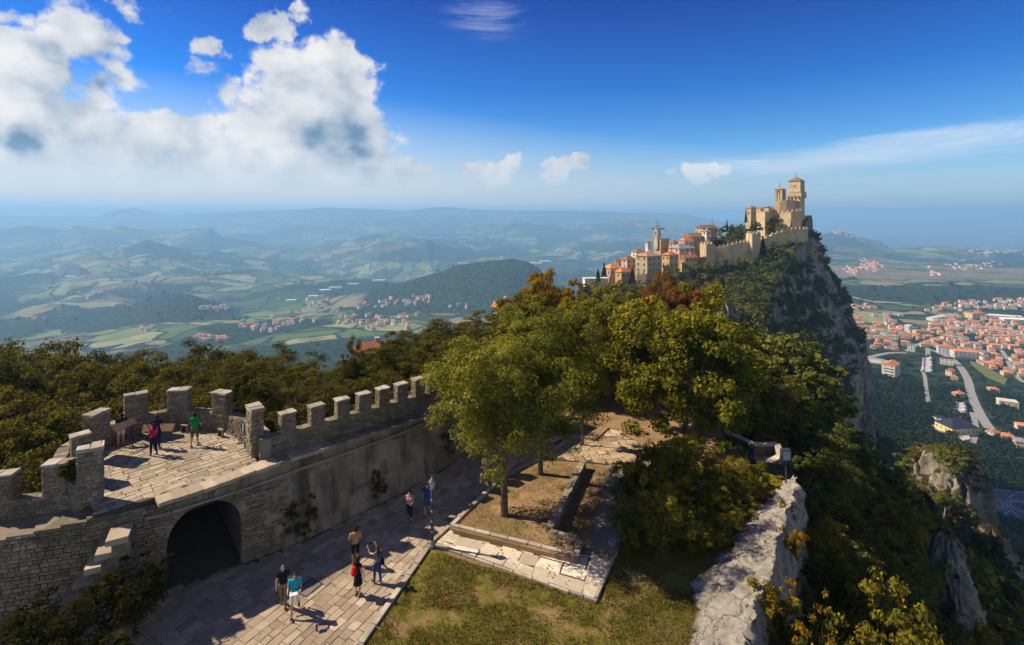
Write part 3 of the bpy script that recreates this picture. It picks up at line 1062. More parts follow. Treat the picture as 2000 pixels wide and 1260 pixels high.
face = MB()
right = [A1] + [V3(p) for p in BASE[4:]]
righttop = [A1, Vector((-11.0, 26.35, 0)), Vector((-8.9, 28.45, 0)), Vector((-6.75, 30.65, 0)), Vector((-3.75, 34.9, 0)), Vector((-1.3, 38.4, 0)), Vector((1.2, 42.8, 0))]
for i in range(len(right) - 1):
    a, b_, c_, d_ = right[i], right[i + 1], righttop[i + 1], righttop[i]
    n_ = 6
    for k in range(n_):
        for q in range(5):
            def pt(k_, q_):
                lo, hi = a.lerp(b_, k_ / n_), d_.lerp(c_, k_ / n_)
                p = lo.lerp(hi, q_ / 5)
                bul = .05 * (vnoise(np.array([p.x * 1.3 + p.y]), np.array([q_ * 1.1 + p.y]))[0] - .5)
                return (p.x - CO.x + bul, p.y - CO.y - bul, -.2 + (ZT - .1 + .2) * q_ / 5)
            face.add([pt(k, q), pt(k + 1, q), pt(k + 1, q + 1), pt(k, q + 1)], [(0, 1, 2, 3)])
face.build('retaining_wall', M_PLASTER, cw)
# vault behind the arch
va = MB()
prof_ = [(0, -.2)] + [(0, ARC_SPR)] + [(AW / 2 - ARC_R * math.cos(math.pi * k / 16), ARC_SPR + ARC_R * math.sin(math.pi * k / 16)) for k in range(1, 16)] + [(AW, ARC_SPR), (AW, -.2)]
dep = -AN * 6.5
for (s0, z0), (s1, z1) in zip(prof_, prof_[1:]):
    p, q = A0 + AU * s0 - CO, A0 + AU * s1 - CO
    va.add([(p.x, p.y, z0), (p.x + dep.x, p.y + dep.y, z0), (q.x + dep.x, q.y + dep.y, z1), (q.x, q.y, z1)], [(0, 1, 2, 3)])
pz = [A0 + AU * s + dep - CO for s, _ in prof_]
va.add([(p.x, p.y, z) for p, (_, z) in zip(pz, prof_)], [tuple(range(len(prof_)))])
va.build('vault', M_MORTAR, cw)
vf = MB()
vf.add([(A0 - CO)[:2] + (.012,) if False else ((A0 - CO).x, (A0 - CO).y, .012), ((A1 - CO).x, (A1 - CO).y, .012), ((A1 + dep - CO).x, (A1 + dep - CO).y, .012), ((A0 + dep - CO).x, (A0 + dep - CO).y, .012)], [(0, 1, 2, 3)])
vf.build('vault_floor', M_JOINT, cw)
# ring of arch stones
for k in range(25):
    a0_, a1_ = math.pi * (k + .06) / 25, math.pi * (k + .94) / 25
    rr_ = ARC_R + rnd.uniform(.34, .46)
    vs = []
    for nn in (-.25, rnd.uniform(.03, .055)):
        for r_, an in ((ARC_R - .01, a0_), (ARC_R - .01, a1_), (rr_, a1_), (rr_, a0_)):
            p = A0 + AU * (AW / 2 - r_ * math.cos(an)) + AN * nn - CO
            vs.append((p.x, p.y, ARC_SPR + r_ * math.sin(an)))
    bb = MB()
    bb.add(vs, [(0, 1, 2, 3), (7, 6, 5, 4), (4, 5, 1, 0), (5, 6, 2, 1), (6, 7, 3, 2), (7, 4, 0, 3)])
    bb.build('arch_stone', M_WALL, cw)
# rubble: every stone of the near left wall, the rest joined
col_ = []
def sk_arch(s, z):
    q = abs(s - AW / 2)
    if q < ARC_R + .42 and z < ARC_SPR:
        return q < ARC_R
    return math.hypot(s - AW / 2, z - ARC_SPR) < ARC_R + .48
L1 = (LW1 - LW0).length
d1 = (LW1 - LW0).normalized()
n1_ = Vector((d1.y, -d1.x, 0))
rubble(None, LW0 + Vector((0, 0, -.2)) - CO, d1, L1, 4.1, n1_, .25, .155, .07, collect=col_, skip=lambda s, z: z > 3.22 + .86 * s / L1)
d2 = (A0 - LW1).normalized()
rubble(None, LW1 + Vector((0, 0, -.2)) - CO, d2, (A0 - LW1).length, 4.1, Vector((d2.y, -d2.x, 0)), .24, .15, .07, collect=col_)
rubble(None, A0 + Vector((0, 0, -.2)) - CO, AU, AW, 4.15, AN, .24, .14, .05, collect=col_, skip=lambda s, z: sk_arch(s, z - .2))
d3 = (right[1] - A1).normalized()
rubble(None, A1 + Vector((0, 0, -.2)) - CO, d3, (right[1] - A1).length * .8, 3.6, Vector((d3.y, -d3.x, 0)), .24, .14, .05, collect=col_, skip=lambda s, z: s > 1.0 and rnd.random() < .75)
def vis(it):
    p = it[0][4] + CO
    px = 1000 + F * p.x / p.y
    py = HOR + F * (CAMZ - p.z) / p.y
    ok = -15 < px < 2000 and py < 1265
    sz = (it[0][5] - it[0][4]).length * (it[0][7] - it[0][4]).length
    return (not ok, -sz / p.y ** 2)
col_.sort(key=vis)
rest = MB()
for k, (vs, fs) in enumerate(col_):
    if k < 300:
        bb = MB()
        bb.add(vs, fs)
        bb.build('wall_stone', M_WALL, cw)
    else:
        rest.add(vs, fs)
tag(rest.build('wall_stone_remainder', M_WALL, cw), kind='stuff')

# string course under the ledge, coping slabs of the ledge
sc = MB()
scp = [V3(p) for p in [(-15.75, 21.95), (-14.9, 22.5), (-12.55, 24.5), (-10.98, 26.2), (-8.85, 28.35), (-6.7, 30.55), (-3.7, 34.8), (-1.2, 38.3), (1.3, 42.7)]]
pth = []
for a, b_ in zip(scp, scp[1:]):
    for k in range(8):
        pth.append(a.lerp(b_, k / 8))
nrm_ = Vector((.72, -.69, 0))
sc.tube([Vector((p.x, p.y, ZT - .62)) + nrm_ * .06 - CO for p in pth], .07, 8)
sc.build('string_course', M_KERB, cw, smooth=True)
LEDGE_IN = [(-15.7, 22.5), (-13.6, 24.6), (-12.75, 25.75), (-11.6, 26.95), (-5.35, 32.75), (-1.9, 36.6), (1.6, 41)]
LEDGE_OUT = [(-15.2, 22.0), (-13.2, 24.0), (-12.2, 25.2), (-10.8, 26.5), (-4.75, 32.2), (-1.2, 36.1), (2.3, 40.5)]
LI, LO = along(LEDGE_IN, 46), along(LEDGE_OUT, 46)
for k in range(45):
    zt_ = ZT + .02 + rnd.uniform(-.012, .012)
    ov = .10 + rnd.uniform(-.03, .03)
    q = [V3(LI[k]).lerp(V3(LI[k + 1]), .01), V3(LI[k]).lerp(V3(LI[k + 1]), .985)]
    o_ = [V3(LO[k]).lerp(V3(LO[k + 1]), .985) + nrm_ * ov, V3(LO[k]).lerp(V3(LO[k + 1]), .01) + nrm_ * ov]
    pts = ccw([(p.x - CO.x, p.y - CO.y) for p in q + o_])
    bb = MB()
    bb.prism(pts, zt_ - (.17 if k < 14 else .22), [zt_ + rnd.uniform(-.01, .01) for _ in pts])
    bb.build('coping_stone', M_SLAB if k < 14 else M_WALL, cw)

# terrace floor
TER = ccw([(-17.2, 21.1), (-15.75, 22.45), (-13.65, 24.55), (-12.8, 25.7), (-13.3, 26.6), (-14.6, 28.0), (-16.4, 29.3), (-18.9, 29.9), (-21.0, 29.0), (-22.0, 27.0), (-21.4, 24.9), (-19.2, 22.7), (-18.0, 21.6)])
terrace = sheet('terrace', TER, ZT - .02, M_JOINT, th=.35)
paving(TER, math.radians(48), (.40, .85), (.30, .46), ZT - .02, .02, .02, terrace, 'paving_stone', M_SLAB, gap=.03)
# stepped walk left of the terrace
wk = thing('wall_walk_steps', 'broad shallow stone steps leading from the terrace along the parapet to the left', 'steps', (-19, 21, 3))
WI = along([(-16.6, 21.35), (-17.4, 20.95), (-20, 20.2), (-26, 18.5)], 12)
WO = along([(-17.6, 22.3), (-18.4, 21.95), (-20.8, 21.45), (-26.3, 20.0)], 12)
for k in range(11):
    zt_ = ZT - .06 - .085 * k
    pts = ccw([(p[0] + 19, p[1] - 21) for p in (WI[k], WI[k + 1], WO[k + 1], WO[k])])
    bb = MB()
    bb.prism(pts, zt_ - 3 - .15, [zt_ - 3 + rnd.uniform(-.02, .02) for _ in pts])
    bb.build('step', M_WALL, wk)
# narrow stair down the face
stt = thing('stone_stairs', 'narrow stone steps projecting from the wall above the bush', 'stairs', (-16.2, 21, 2.5))
for k in range(7):
    bb = MB()
    c = Vector((.28 - .42 * k, -.25 - .0 * k, 1.05 - .56 * k))
    bb.box(c, (.75, 1.1, .22), math.radians(28), jit=.02, rnd=rnd, top=.97)
    bb.build('step', M_SLAB, stt)
    bb = MB()
    bb.box(c + Vector((.08, .1, -.42)), (.6, .95, .6), math.radians(28), jit=.02, rnd=rnd)
    bb.build('riser', M_MORTAR, stt)
    st_m = MB()
    ux, nx_s = Vector((math.cos(math.radians(28)), math.sin(math.radians(28)), 0)), Vector((math.sin(math.radians(28)), -math.cos(math.radians(28)), 0))
    cc = c + Vector((.08, .1, -.72))
    rubble(st_m, cc - ux * .3 + nx_s * .475, ux, .6, .6, nx_s, .22, .13, .04)
    rubble(st_m, cc + ux * .3 + nx_s * .475, -nx_s, .95, .6, ux, .22, .13, .04)
    tag(st_m.build('stone_facing', M_WALL, stt), kind='stuff')

# parapet and merlons
def merlon_mesh(w_, d_, h_, seed):
    r0 = rnd.getstate()
    rnd.seed(seed)
    core = MB()
    core.box((0, 0, h_ / 2), (w_ - .07, d_ - .07, h_), jit=.015, rnd=rnd)
    cm = core.mesh('merlon', M_MORTAR)
    st = MB()
    for (o, u, L, n) in (((-w_ / 2 + .035, -d_ / 2 + .035), (1, 0), w_ - .07, (0, -1)), ((-w_ / 2 + .035, d_ / 2 - .035), (1, 0), w_ - .07, (0, 1)),
                         ((-w_ / 2 + .035, -d_ / 2 + .035), (0, 1), d_ - .07, (-1, 0)), ((w_ / 2 - .035, -d_ / 2 + .035), (0, 1), d_ - .07, (1, 0))):
        rubble(st, Vector((o[0], o[1], 0)), (u[0], u[1], 0), L, h_ - .05, (n[0], n[1], 0), .20, .12, .05)
    sm_ = st.mesh('stone_facing', M_WALL)
    cp = MB()
    x = -w_ / 2 - .03
    while x < w_ / 2 + .02:
        l = min(rnd.uniform(.3, .55), w_ / 2 + .03 - x)
        cp.box((x + l / 2, 0, h_ + .0), (l - .012, d_ + .06, .1), jit=.022, rnd=rnd, top=.95)
        x += l
    cpm = cp.mesh('cap', M_KERB)
    rnd.setstate(r0)
    return cm, sm_, cpm
MERL = [merlon_mesh(.82, .62, 1.45, 100 + k) for k in range(4)]
def merlon(x, y, z, rz, k, sx=1.0, sy=1.0, sz=1.0):
    cm, sm_, cpm = MERL[k % 4]
    o = link('merlon', cm, cw, (x - CO.x, y - CO.y, z), rz)
    o.scale = (sx, sy, sz)
    s_ = link('stone_facing', sm_, o)
    s_['kind'] = 'stuff'
    link('cap', cpm, o)
    return o
def parapet(poly, z0f, h, th, name='parapet'):
    """low wall between and under the merlons, outward thickness on the left of the run"""
    for a, b_ in zip(poly, poly[1:]):
        a, b_ = V3(a), V3(b_)
        L = (b_ - a).length
        d = (b_ - a) / L
        nrm = Vector((-d.y, d.x, 0))
        z0 = min(z0f(a.x), z0f(b_.x)) - .15
        mb = MB()
        mb.obox(a - d * .0 + Vector((0, 0, z0)) - CO, d * (L + .02), nrm * th, Vector((0, 0, z0f((a.x + b_.x) / 2) + h - z0 - .04)))
        o = mb.build(name, M_MORTAR, cw)
        st = MB()
        hh = z0f((a.x + b_.x) / 2) + h - z0 - .05
        rubble(st, a + Vector((0, 0, z0)) - CO, d, L, hh, -nrm, .21, .125, .05)
        rubble(st, a + nrm * th + Vector((0, 0, z0)) - CO, d, L, hh, nrm, .3, .16, .05)
        s = 0
        while s < L:
            l = min(rnd.uniform(.35, .6), L - s)
            c = a + d * (s + l / 2) + nrm * th / 2 - CO
            st.box((c.x, c.y, z0 + hh + .03), (l - .012, th + .06, .09), math.atan2(d.y, d.x), jit=.012, rnd=rnd, top=.95)
            s += l
        tag(st.build('stone_facing', M_WALL, o), kind='stuff')
ztf = lambda x: ZT
PAR_R = [(-12.75, 25.95), (-11.75, 26.8), (-4.6, 33.5)]
parapet(PAR_R, ztf, .98, .5)
DR = math.atan2(6.45, 7.03)
for k, tt in enumerate([.08, .24, .395, .53, .66, .79, .92, 1.03]):
    p = V3((-12.06 + 7.03 * tt, 26.05 + 6.45 * tt)) + Vector((-.35, .42, 0))
    merlon(p.x, p.y, ZT + .92, DR + rnd.uniform(-.03, .03), k, .88 * rnd.uniform(.96, 1.04), .92, .76 * rnd.uniform(.95, 1.05))
# bastion ring
RING = [(-18.15, 21.95), (-19.3, 22.75), (-20.75, 23.7), (-21.75, 25.3), (-22.0, 27.1), (-21.35, 28.75), (-19.9, 29.75), (-18.1, 29.75), (-16.3, 29.25), (-14.5, 28.15), (-13.2, 26.75), (-12.75, 25.95)]
parapet(RING[::1], ztf, .98, -.5) if False else None
def ringwall(poly):
    parapet([(p[0], p[1]) for p in poly], ztf, .98, .5)
ringwall(RING)
BM_ = [  # bastion merlons: x, y, rotation, width/depth/height scale
    (-18.2, 22.1, 35, 1.1, 1.0, 1.02), (-20.25, 24.0, 50, .85, .9, .85), (-21.25, 26.2, 84, 1.25, 1.0, .96), (-21.3, 29.0, 38, 1.3, .95, .95),
    (-19.45, 29.95, 10, 1.35, 1.0, .9), (-16.75, 29.6, -18, 1.25, 1.0, .88), (-13.4, 26.7, -47, 1.25, 1.0, 1.05)]
bmer = [merlon(x, y, ZT + .9, math.radians(r_), k, a_, b__, c_) for k, (x, y, r_, a_, b__, c_) in enumerate(BM_)]
for k in (0, 6):
    bmer[k].location.z = ZT - .05
    bmer[k].scale.z = 1.66
PAR_L = [(-26.4, 20.15), (-22.0, 21.25), (-18.15, 21.98)]
parapet(PAR_L, lambda x: wtop(x) - .05, .95, .5)
for k, (x, y) in enumerate([(-19.5, 22.0), (-21.5, 21.6), (-23.6, 21.1)]):
    merlon(x, y, wtop(x) + .8, math.radians(13), k + 2, 1.15, .95, .95)
# small drain openings at the parapet foot, inner shade painted as dark panels
for (px, py, r_) in ((360, 838, -15), (431, 846, -32), (481, 868, -48)):
    p = P(px, py, ZT + .2)
    mb = MB()
    for dx_, dz_, sx_, sz_ in ((-.19, 0, .06, .4), (.19, 0, .06, .4), (0, .2, .44, .07)):
        mb.box((dx_, 0, dz_), (sx_, .12, sz_))
    o = mb.build('drain_opening', M_WALL, cw, loc=p - CO, rz=math.radians(r_))
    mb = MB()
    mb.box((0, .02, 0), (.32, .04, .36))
    mb.build('shade_panel', M_RECESS_SHADE, o)
# outer skirt of the bastion and of the wall, down to the slope
sk_ = MB()
outer = [(-26.6, 20.7), (-22.1, 21.85), (-18.6, 22.5)] + [(-19.6, 23.2), (-21.1, 24.1), (-22.25, 25.4), (-22.55, 27.2), (-21.8, 29.1), (-20.0, 30.3), (-18.0, 30.3), (-16.1, 29.75), (-14.2, 28.55), (-12.4, 27.3), (-5.9, 33.05), (-2.4, 36.9), (.8, 41.2)]
for a, b_ in zip(outer, outer[1:]):
    a, b_ = V3(a) - CO, V3(b_) - CO
    sk_.add([(b_.x, b_.y, -6), (a.x, a.y, -6), (a.x, a.y, ZT + .5 if a.x > -7 else 3.6), (b_.x, b_.y, ZT + .5 if b_.x > -7 else 3.6)], [(0, 1, 2, 3)])
sk_.build('outer_face', M_PLASTER, cw)

# ------------------------------------------------------------ the pale rock slab on the cliff edge
M_ROCK = None
m, t, b = pmat('pale_rock')
pos = wpos(t)
n = t.noise(pos, 1.4, 9, .68, .3)
f = t.noise(pos, 14, 6, .75)
c = t.ramp(n, [(.3, (.23, .20, .165)), (.48, (.35, .31, .26)), (.65, (.45, .405, .345))])
c = t.mix(t.smooth(f, .56, .70, 0, .8), c, (.13, .11, .09))
c = t.mix(t.smooth(t.voro(pos, 7), .0, .16, .7, 0), c, (.20, .17, .14))
c = t.mix(t.smooth(t.noise(pos, .5, 5, .6), .58, .66, 0, .5), c, (.12, .11, .08))
wp_ = t.vmath('ADD', pos, t.vmath('SCALE', t.vmath('SUBTRACT', t.noise(pos, 1.2, 5, .65, col=True), (.5, .5, .5)), scale=1.3))
crk_e = t.voro(t.vmath('MULTIPLY', wp_, (1.0, .6, 1.0)), .75, 'DISTANCE_TO_EDGE')
c = t.mix(t.smooth(crk_e, .03, .008, 0, .75), c, (.07, .06, .045))
c = t.mix(t.smooth(t.noise(pos, 3.5, 6, .7), .56, .66, 0, .55), c, (.19, .17, .13))
t.link(c, b.inputs['Base Color'])
b.inputs['Roughness'].default_value = .95
t.link(t.bump(t.math('ADD', t.math('MULTIPLY', f, .8), n), 1.0, .12), b.inputs['Normal'])
M_ROCK = m
left = Q([(1500, 963), (1519, 948), (1485, 985), (1452, 1016), (1420, 1050), (1388, 1081), (1338, 1134), (1348, 1160), (1345, 1230), (1340, 1262), (1300, 1400)], .0)[1:]
right_ = Q([(1553, 925), (1552, 972), (1540, 993), (1530, 1020), (1521, 1047), (1510, 1120), (1484, 1163), (1480, 1207), (1455, 1252), (1440, 1400)], .85)
NL = 260
LL, RRr = along([p[:2] for p in left], NL), along([p[:2] for p in right_], NL)
vs, nU = [], 58
for i in range(NL):
    a, b_ = V3(LL[i]), V3(RRr[i])
    wv_ = (b_ - a)
    for k in range(nU):
        if k < 46:
            q = k / 45
            p = a + wv_ * q
            z = -.15 + 1.0 * (q ** .8)
        else:
            q = (k - 45) / 12
            p = b_ + Vector((.9, .15, 0)) * (q * 1.3)
            z = .85 - 6.5 * q ** 1.1
        vs.append((p.x, p.y, z))
vs = np.array(vs)
dn = fbm(vs[:, 0] * 1.0, vs[:, 1], 1.3, 5, 5) - .5
dn2 = fbm(vs[:, 0], vs[:, 1] + vs[:, 2], .28, 3, 15) - .5
qq = np.tile(np.minimum(np.arange(nU), 45) / 45, NL)
crk = np.abs(fbm(vs[:, 0] * .8 + vs[:, 1] * .5, vs[:, 1] - vs[:, 0] * .4, .9, 4, 35) - .5)
pit = np.clip(fbm(vs[:, 0], vs[:, 1] + vs[:, 2], .16, 3, 45) - .56, 0, 1)
strat = np.abs(((vs[:, 2] * 1.6 + vs[:, 1] * .25 + dn * 1.5) % 1.0) - .5)
vs[:, 2] += (dn * .24 + dn2 * .07 - np.clip(.018 - crk, 0, 1) * 4.0 - pit * .45) * np.clip(qq * 4, .3, 1)
vs[:, 0] += (strat - .25) * .5 * (qq > .9)
ks = np.tile((np.arange(nU) > 45), NL)
vs[:, 0] += ks * (fbm(vs[:, 1], vs[:, 2], .8, 4, 55) - .5) * 1.2
vs[:, 0] += (fbm(vs[:, 1], qq * 3, .55, 4, 25) - .5) * .9
ii = np.arange(NL * nU).reshape(NL, nU)
rf = np.stack([ii[:-1, :-1], ii[1:, :-1], ii[1:, 1:], ii[:-1, 1:]], -1).reshape(-1, 4)
rk = link('rock_slab', me_np('rock_slab', vs, rf, M_ROCK))
tag(rk, 'pale pitted rock slab sloping along the cliff edge beside the lawn', 'rock')

# belvedere: floor and parapet a few metres lower
bel = sheet('belvedere_floor', [(14.5, 39), (18.5, 38.9), (22.3, 41.8), (23.3, 44.4), (21, 44.6), (19.4, 47.5), (14.5, 47)], -4.25, M_CRAZY, th=2)
bw = thing('stone_parapet', 'low pale stone parapet around the belvedere at the cliff edge', 'wall', (20, 43, -4.25))
def par2(a, b_, w, h, parent):
    o = parent.location
    a, b_ = Vector((a[0], a[1], 0)) - Vector((o.x, o.y, 0)), Vector((b_[0], b_[1], 0)) - Vector((o.x, o.y, 0))
    L = (b_ - a).length
    d = (b_ - a) / L
    nrm = Vector((-d.y, d.x, 0))
    mb = MB()
    mb.box(((a + b_) / 2).to_tuple()[:2] + (h / 2,), (L, w - .06, h), math.atan2(d.y, d.x))
    pp = mb.build('wall_core', M_MORTAR, parent)
    st = MB()
    for side in (-1, 1):
        rubble(st, a + nrm * side * (w / 2 - .03), d, L, h - .04, nrm * side, .36, .18, .05)
    tag(st.build('stone_facing', M_WALL, pp), kind='stuff')
    s = 0
    while s < L - .05:
        l = min(rnd.uniform(.6, 1.1), L - s)
        c = a + d * (s + l / 2)
        bb = MB()
        bb.box((c.x, c.y, h + .03), (l - .015, w + .1, .12), math.atan2(d.y, d.x), top=.96, jit=.01, rnd=rnd)
        bb.build('coping_stone', M_PALE, parent)
        s += l
for a, b_ in (((19.4, 47.2), (20.9, 44.2)), ((20.9, 44.2), (22.9, 44.25)), ((22.9, 44.25), (22.1, 42.1)), ((22.1, 42.1), (18.2, 39.2))):
    par2(a, b_, .42, .95, bw)
# ------------------------------------------------------------ vegetation
def leaf_mat(name, cols, var=.35, trans=.42, big=.25):
    m = bpy.data.materials.new(name)
    m.use_nodes = True
    t = NT(m.node_tree)
    o = t.n('ShaderNodeOutputMaterial')
    g = t.n('ShaderNodeNewGeometry')
    oi = t.n('ShaderNodeObjectInfo')
    pos = g.outputs['Position']
    cl = t.noise(pos, big, 4, .6)
    f = t.math('ADD', t.math('MULTIPLY', g.outputs['Random Per Island'], .45), t.math('ADD', t.math('MULTIPLY', oi.outputs['Random'], .35), t.math('MULTIPLY', t.math('SUBTRACT', cl, .5), 1.5)))
    n_ = len(cols)
    c = t.ramp(f, [(.05 + .85 * i / (n_ - 1), col) for i, col in enumerate(cols)])
    hsn = t.n('ShaderNodeHueSaturation')
    t.link(c, hsn.inputs['Color'])
    t.link(t.lin(t.math('FRACT', t.math('MULTIPLY', g.outputs['Random Per Island'], 9.7)), 0, 1, 1 - var, 1 + var), hsn.inputs['Value'])
    d = t.n('ShaderNodeBsdfDiffuse')
    tr = t.n('ShaderNodeBsdfTranslucent')
    t.link(hsn.outputs[0], d.inputs[0])
    t.link(t.mix(.5, hsn.outputs[0], (1.0, .9, .35), 'MULTIPLY'), tr.inputs[0])
    mx = t.n('ShaderNodeMixShader')
    mx.inputs[0].default_value = trans
    t.link(d.outputs[0], mx.inputs[1])
    t.link(tr.outputs[0], mx.inputs[2])
    t.link(mx.outputs[0], o.inputs[0])
    return m

L_ASH = leaf_mat('ash_leaves', [(0.081, 0.098, 0.017), (0.171, 0.181, 0.028), (0.262, 0.251, 0.036), (0.341, 0.309, 0.048)])
L_MAPLE = leaf_mat('maple_leaves', [(0.079, 0.096, 0.015), (0.189, 0.177, 0.020), (0.326, 0.274, 0.024), (0.455, 0.364, 0.028)])
L_GOLD = leaf_mat('golden_leaves', [(0.105, 0.077, 0.011), (0.238, 0.140, 0.017), (0.336, 0.196, 0.020), (0.210, 0.168, 0.020)])
L_RUST = leaf_mat('rust_leaves', [(0.098, 0.049, 0.014), (0.196, 0.084, 0.017), (0.252, 0.105, 0.020), (0.140, 0.084, 0.017)])
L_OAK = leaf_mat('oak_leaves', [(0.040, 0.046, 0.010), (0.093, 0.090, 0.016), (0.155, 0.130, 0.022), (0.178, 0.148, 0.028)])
L_SCRUB = leaf_mat('scrub_leaves', [(0.051, 0.071, 0.021), (0.111, 0.132, 0.032), (0.185, 0.197, 0.041), (0.275, 0.254, 0.046)], big=.08)
L_YSHRUB = leaf_mat('yellow_shrub_leaves', [(0.074, 0.081, 0.014), (0.162, 0.147, 0.019), (0.265, 0.206, 0.023), (0.294, 0.147, 0.021)], big=.5)
L_BUSH_SHADE = leaf_mat('shade_darkened_bush_leaves', [(.014, .017, .006), (.030, .032, .009), (.055, .052, .014), (.085, .075, .02)], big=.5)  # leaf colour darkened to imitate shade on the bushes by the wall
L_CON = leaf_mat('conifer_needles', [(.012, .022, .009), (.022, .036, .013), (.034, .047, .015)])
L_FAR = leaf_mat('far_foliage', [(.010, .022, .006), (.022, .038, .010), (.040, .055, .014), (.055, .062, .018)], big=.012, trans=.15)
L_IVY = leaf_mat('ivy_leaves', [(.03, .04, .008), (.06, .065, .012), (.12, .10, .015)], big=.8)
M_BARK = simple('bark', (.11, .085, .06), (.05, .04, .03), 5, .95, .8, .03)
M_BARKL = simple('pale_bark', (.24, .20, .155), (.13, .105, .08), 5, .95, .6, .02)

def crown_arrays(lobes, n, leaf, seed, aspect=.55, sub=14, spread=.30, droop=.0, shell=.55):
    """leaf-sized quads gathered in sprays through the lobes of a crown"""
    g = np.random.default_rng(seed)
    w_ = np.array([l[1] ** 2 for l in lobes])
    w_ = w_ / w_.sum()
    nsub = max(4, int(sub * len(lobes)))
    li = g.choice(len(lobes), nsub, p=w_)
    C = np.array([l[0] for l in lobes])[li]
    R = np.array([l[1] for l in lobes])[li]
    d = g.normal(size=(nsub, 3))
    d[:, 2] += .15
    d /= np.linalg.norm(d, axis=1)[:, None]
    rr = R * (shell + (1.04 - shell) * g.random(nsub) ** .6)
    sc_ = C + d * rr[:, None] * np.array([1, 1, .86])
    sr = R * spread * g.uniform(.6, 1.4, nsub)
    pi = g.choice(nsub, n, p=(sr ** 2) / (sr ** 2).sum())
    dd = g.normal(size=(n, 3))
    dd /= np.linalg.norm(dd, axis=1)[:, None]
    pr = sr[pi] * g.random(n) ** .45
    p = sc_[pi] + dd * pr[:, None] * np.array([1.15, 1.15, .72])
    p[:, 2] -= droop * (pr / sr[pi]) ** 2 * sr[pi]
    out_ = dd * .7 + d[pi] * .7 + g.normal(size=(n, 3)) * .55
    out_[:, 2] += .35
    out_ /= np.linalg.norm(out_, axis=1)[:, None]
    a = g.normal(size=(n, 3))
    a[:, 2] -= droop * 1.6
    a -= out_ * (a * out_).sum(1)[:, None]
    a /= np.linalg.norm(a, axis=1)[:, None] + 1e-9
    b_ = np.cross(out_, a)
    s = leaf * g.uniform(.6, 1.35, n)[:, None]
    fold = out_ * s * .16
    V = np.stack([p - a * s * .5, p + b_ * s * aspect * .5 - fold * .0 + fold, p + a * s * .5, p - b_ * s * aspect * .5 + fold], 1)
    return V.reshape(-1, 3), np.arange(4 * n).reshape(n, 4)

def tree_lobes(h, r, base, k, seed, flat=.8, top=1.0):
    g = random.Random(seed)
    cz = (base + h) / 2
    hz_ = (h - base) / 2
    L = [((0, 0, cz), min(r, hz_) * .72)]
    for i in range(k):
        an = i * 2.399 + g.uniform(-.4, .4)
        q = (i + .5) / k
        zz = cz + hz_ * (1 - 2 * q) * .74
        ring = math.sqrt(max(.05, 1 - ((zz - cz) / hz_) ** 2))
        rr = r * ring * g.uniform(.55, .78)
        L.append(((math.cos(an) * rr, math.sin(an) * rr, zz), r * g.uniform(.30, .46)))
    return L

def trunk_mesh(h, rad, base, lobes, seed, mat, nb=9, lean=.03):
    g = random.Random(seed)
    mb = MB()
    top = Vector((g.uniform(-1, 1) * lean * h, g.uniform(-1, 1) * lean * h, h * .78))
    pts = [Vector((0, 0, -.3)), Vector((0, 0, .12)), Vector((0, 0, base * .6)), Vector((top.x * .5, top.y * .5, base + (h - base) * .3)), top]
    mb.tube(pts, [rad * 1.7, rad * 1.15, rad * .9, rad * .6, rad * .12], 8)
    for l in lobes[1:nb + 1]:
        c = Vector(l[0])
        z0 = base * .8 + (c.z - base) * .35
        z0 = max(base * .6, min(z0, h * .6))
        st = Vector((top.x * .4, top.y * .4, z0))
        md = st.lerp(c, .5) + Vector((0, 0, -.12 * (c - st).length))
        mb.tube([st, md, c], [rad * .45, rad * .28, rad * .08], 6, cap=False)
        for _ in range(2):
            e = c + Vector((g.uniform(-1, 1), g.uniform(-1, 1), g.uniform(-.3, .8))) * l[1] * .9
            mb.tube([md.lerp(c, .6), md.lerp(e, .7), e], [rad * .16, rad * .1, rad * .03], 5, cap=False)
    return mb.mesh('trunk', mat, True)

class Kind:
    pass
def kind(name, nvar, h, r, base, lobes, n, leaf, mat, bark=M_BARK, rad=.2, seed=1, **kw):
    K = Kind()
    K.h, K.name, K.var = h, name, []
    for v in range(nvar):
        L = tree_lobes(h, r, base, lobes, seed * 31 + v)
        V, Fq = crown_arrays(L, n, leaf, seed * 57 + v, **kw)
        K.var.append((me_np(name + '_crown', V, Fq, mat), trunk_mesh(h, rad, base, L, seed * 77 + v, bark)))
    return K
K_ASH = kind('ash_tree', 2, 9.8, 3.7, 2.9, 16, 42000, .18, L_ASH, rad=.17, seed=3, aspect=.32, sub=11, spread=.36, droop=.4)
K_MAPLE = kind('maple_tree', 3, 11.5, 5.2, .8, 24, 42000, .225, L_MAPLE, rad=.25, seed=5, aspect=.8, sub=9, spread=.30, shell=.7)
K_OAK = kind('oak_tree', 3, 14.0, 4.2, 2.2, 18, 24000, .225, L_OAK, rad=.25, seed=7, aspect=.6, sub=9, spread=.34)
K_YNG = kind('young_tree', 1, 6.0, 1.5, 2.4, 6, 3500, .2, L_OAK, rad=.07, seed=9, sub=8)
K_BUSH = kind('bush', 3, 2.6, 1.7, .1, 9, 6500, .135, L_ASH, rad=.05, seed=11, sub=10, aspect=.6, spread=.34)
K_SHRUB = kind('shrub', 3, 6.0, 2.4, .3, 10, 6500, .19, L_YSHRUB, rad=.08, seed=13, sub=8, aspect=.6, spread=.34)
K_HILL = kind('scrub_tree', 4, 8.0, 3.3, .6, 11, 3600, .40, L_SCRUB, rad=.14, seed=15, sub=7, aspect=.65, spread=.36)
K_FAR = kind('far_tree', 4, 8.0, 3.2, .4, 8, 700, .85, L_SCRUB, rad=.14, seed=17, sub=6, aspect=.7, spread=.38)
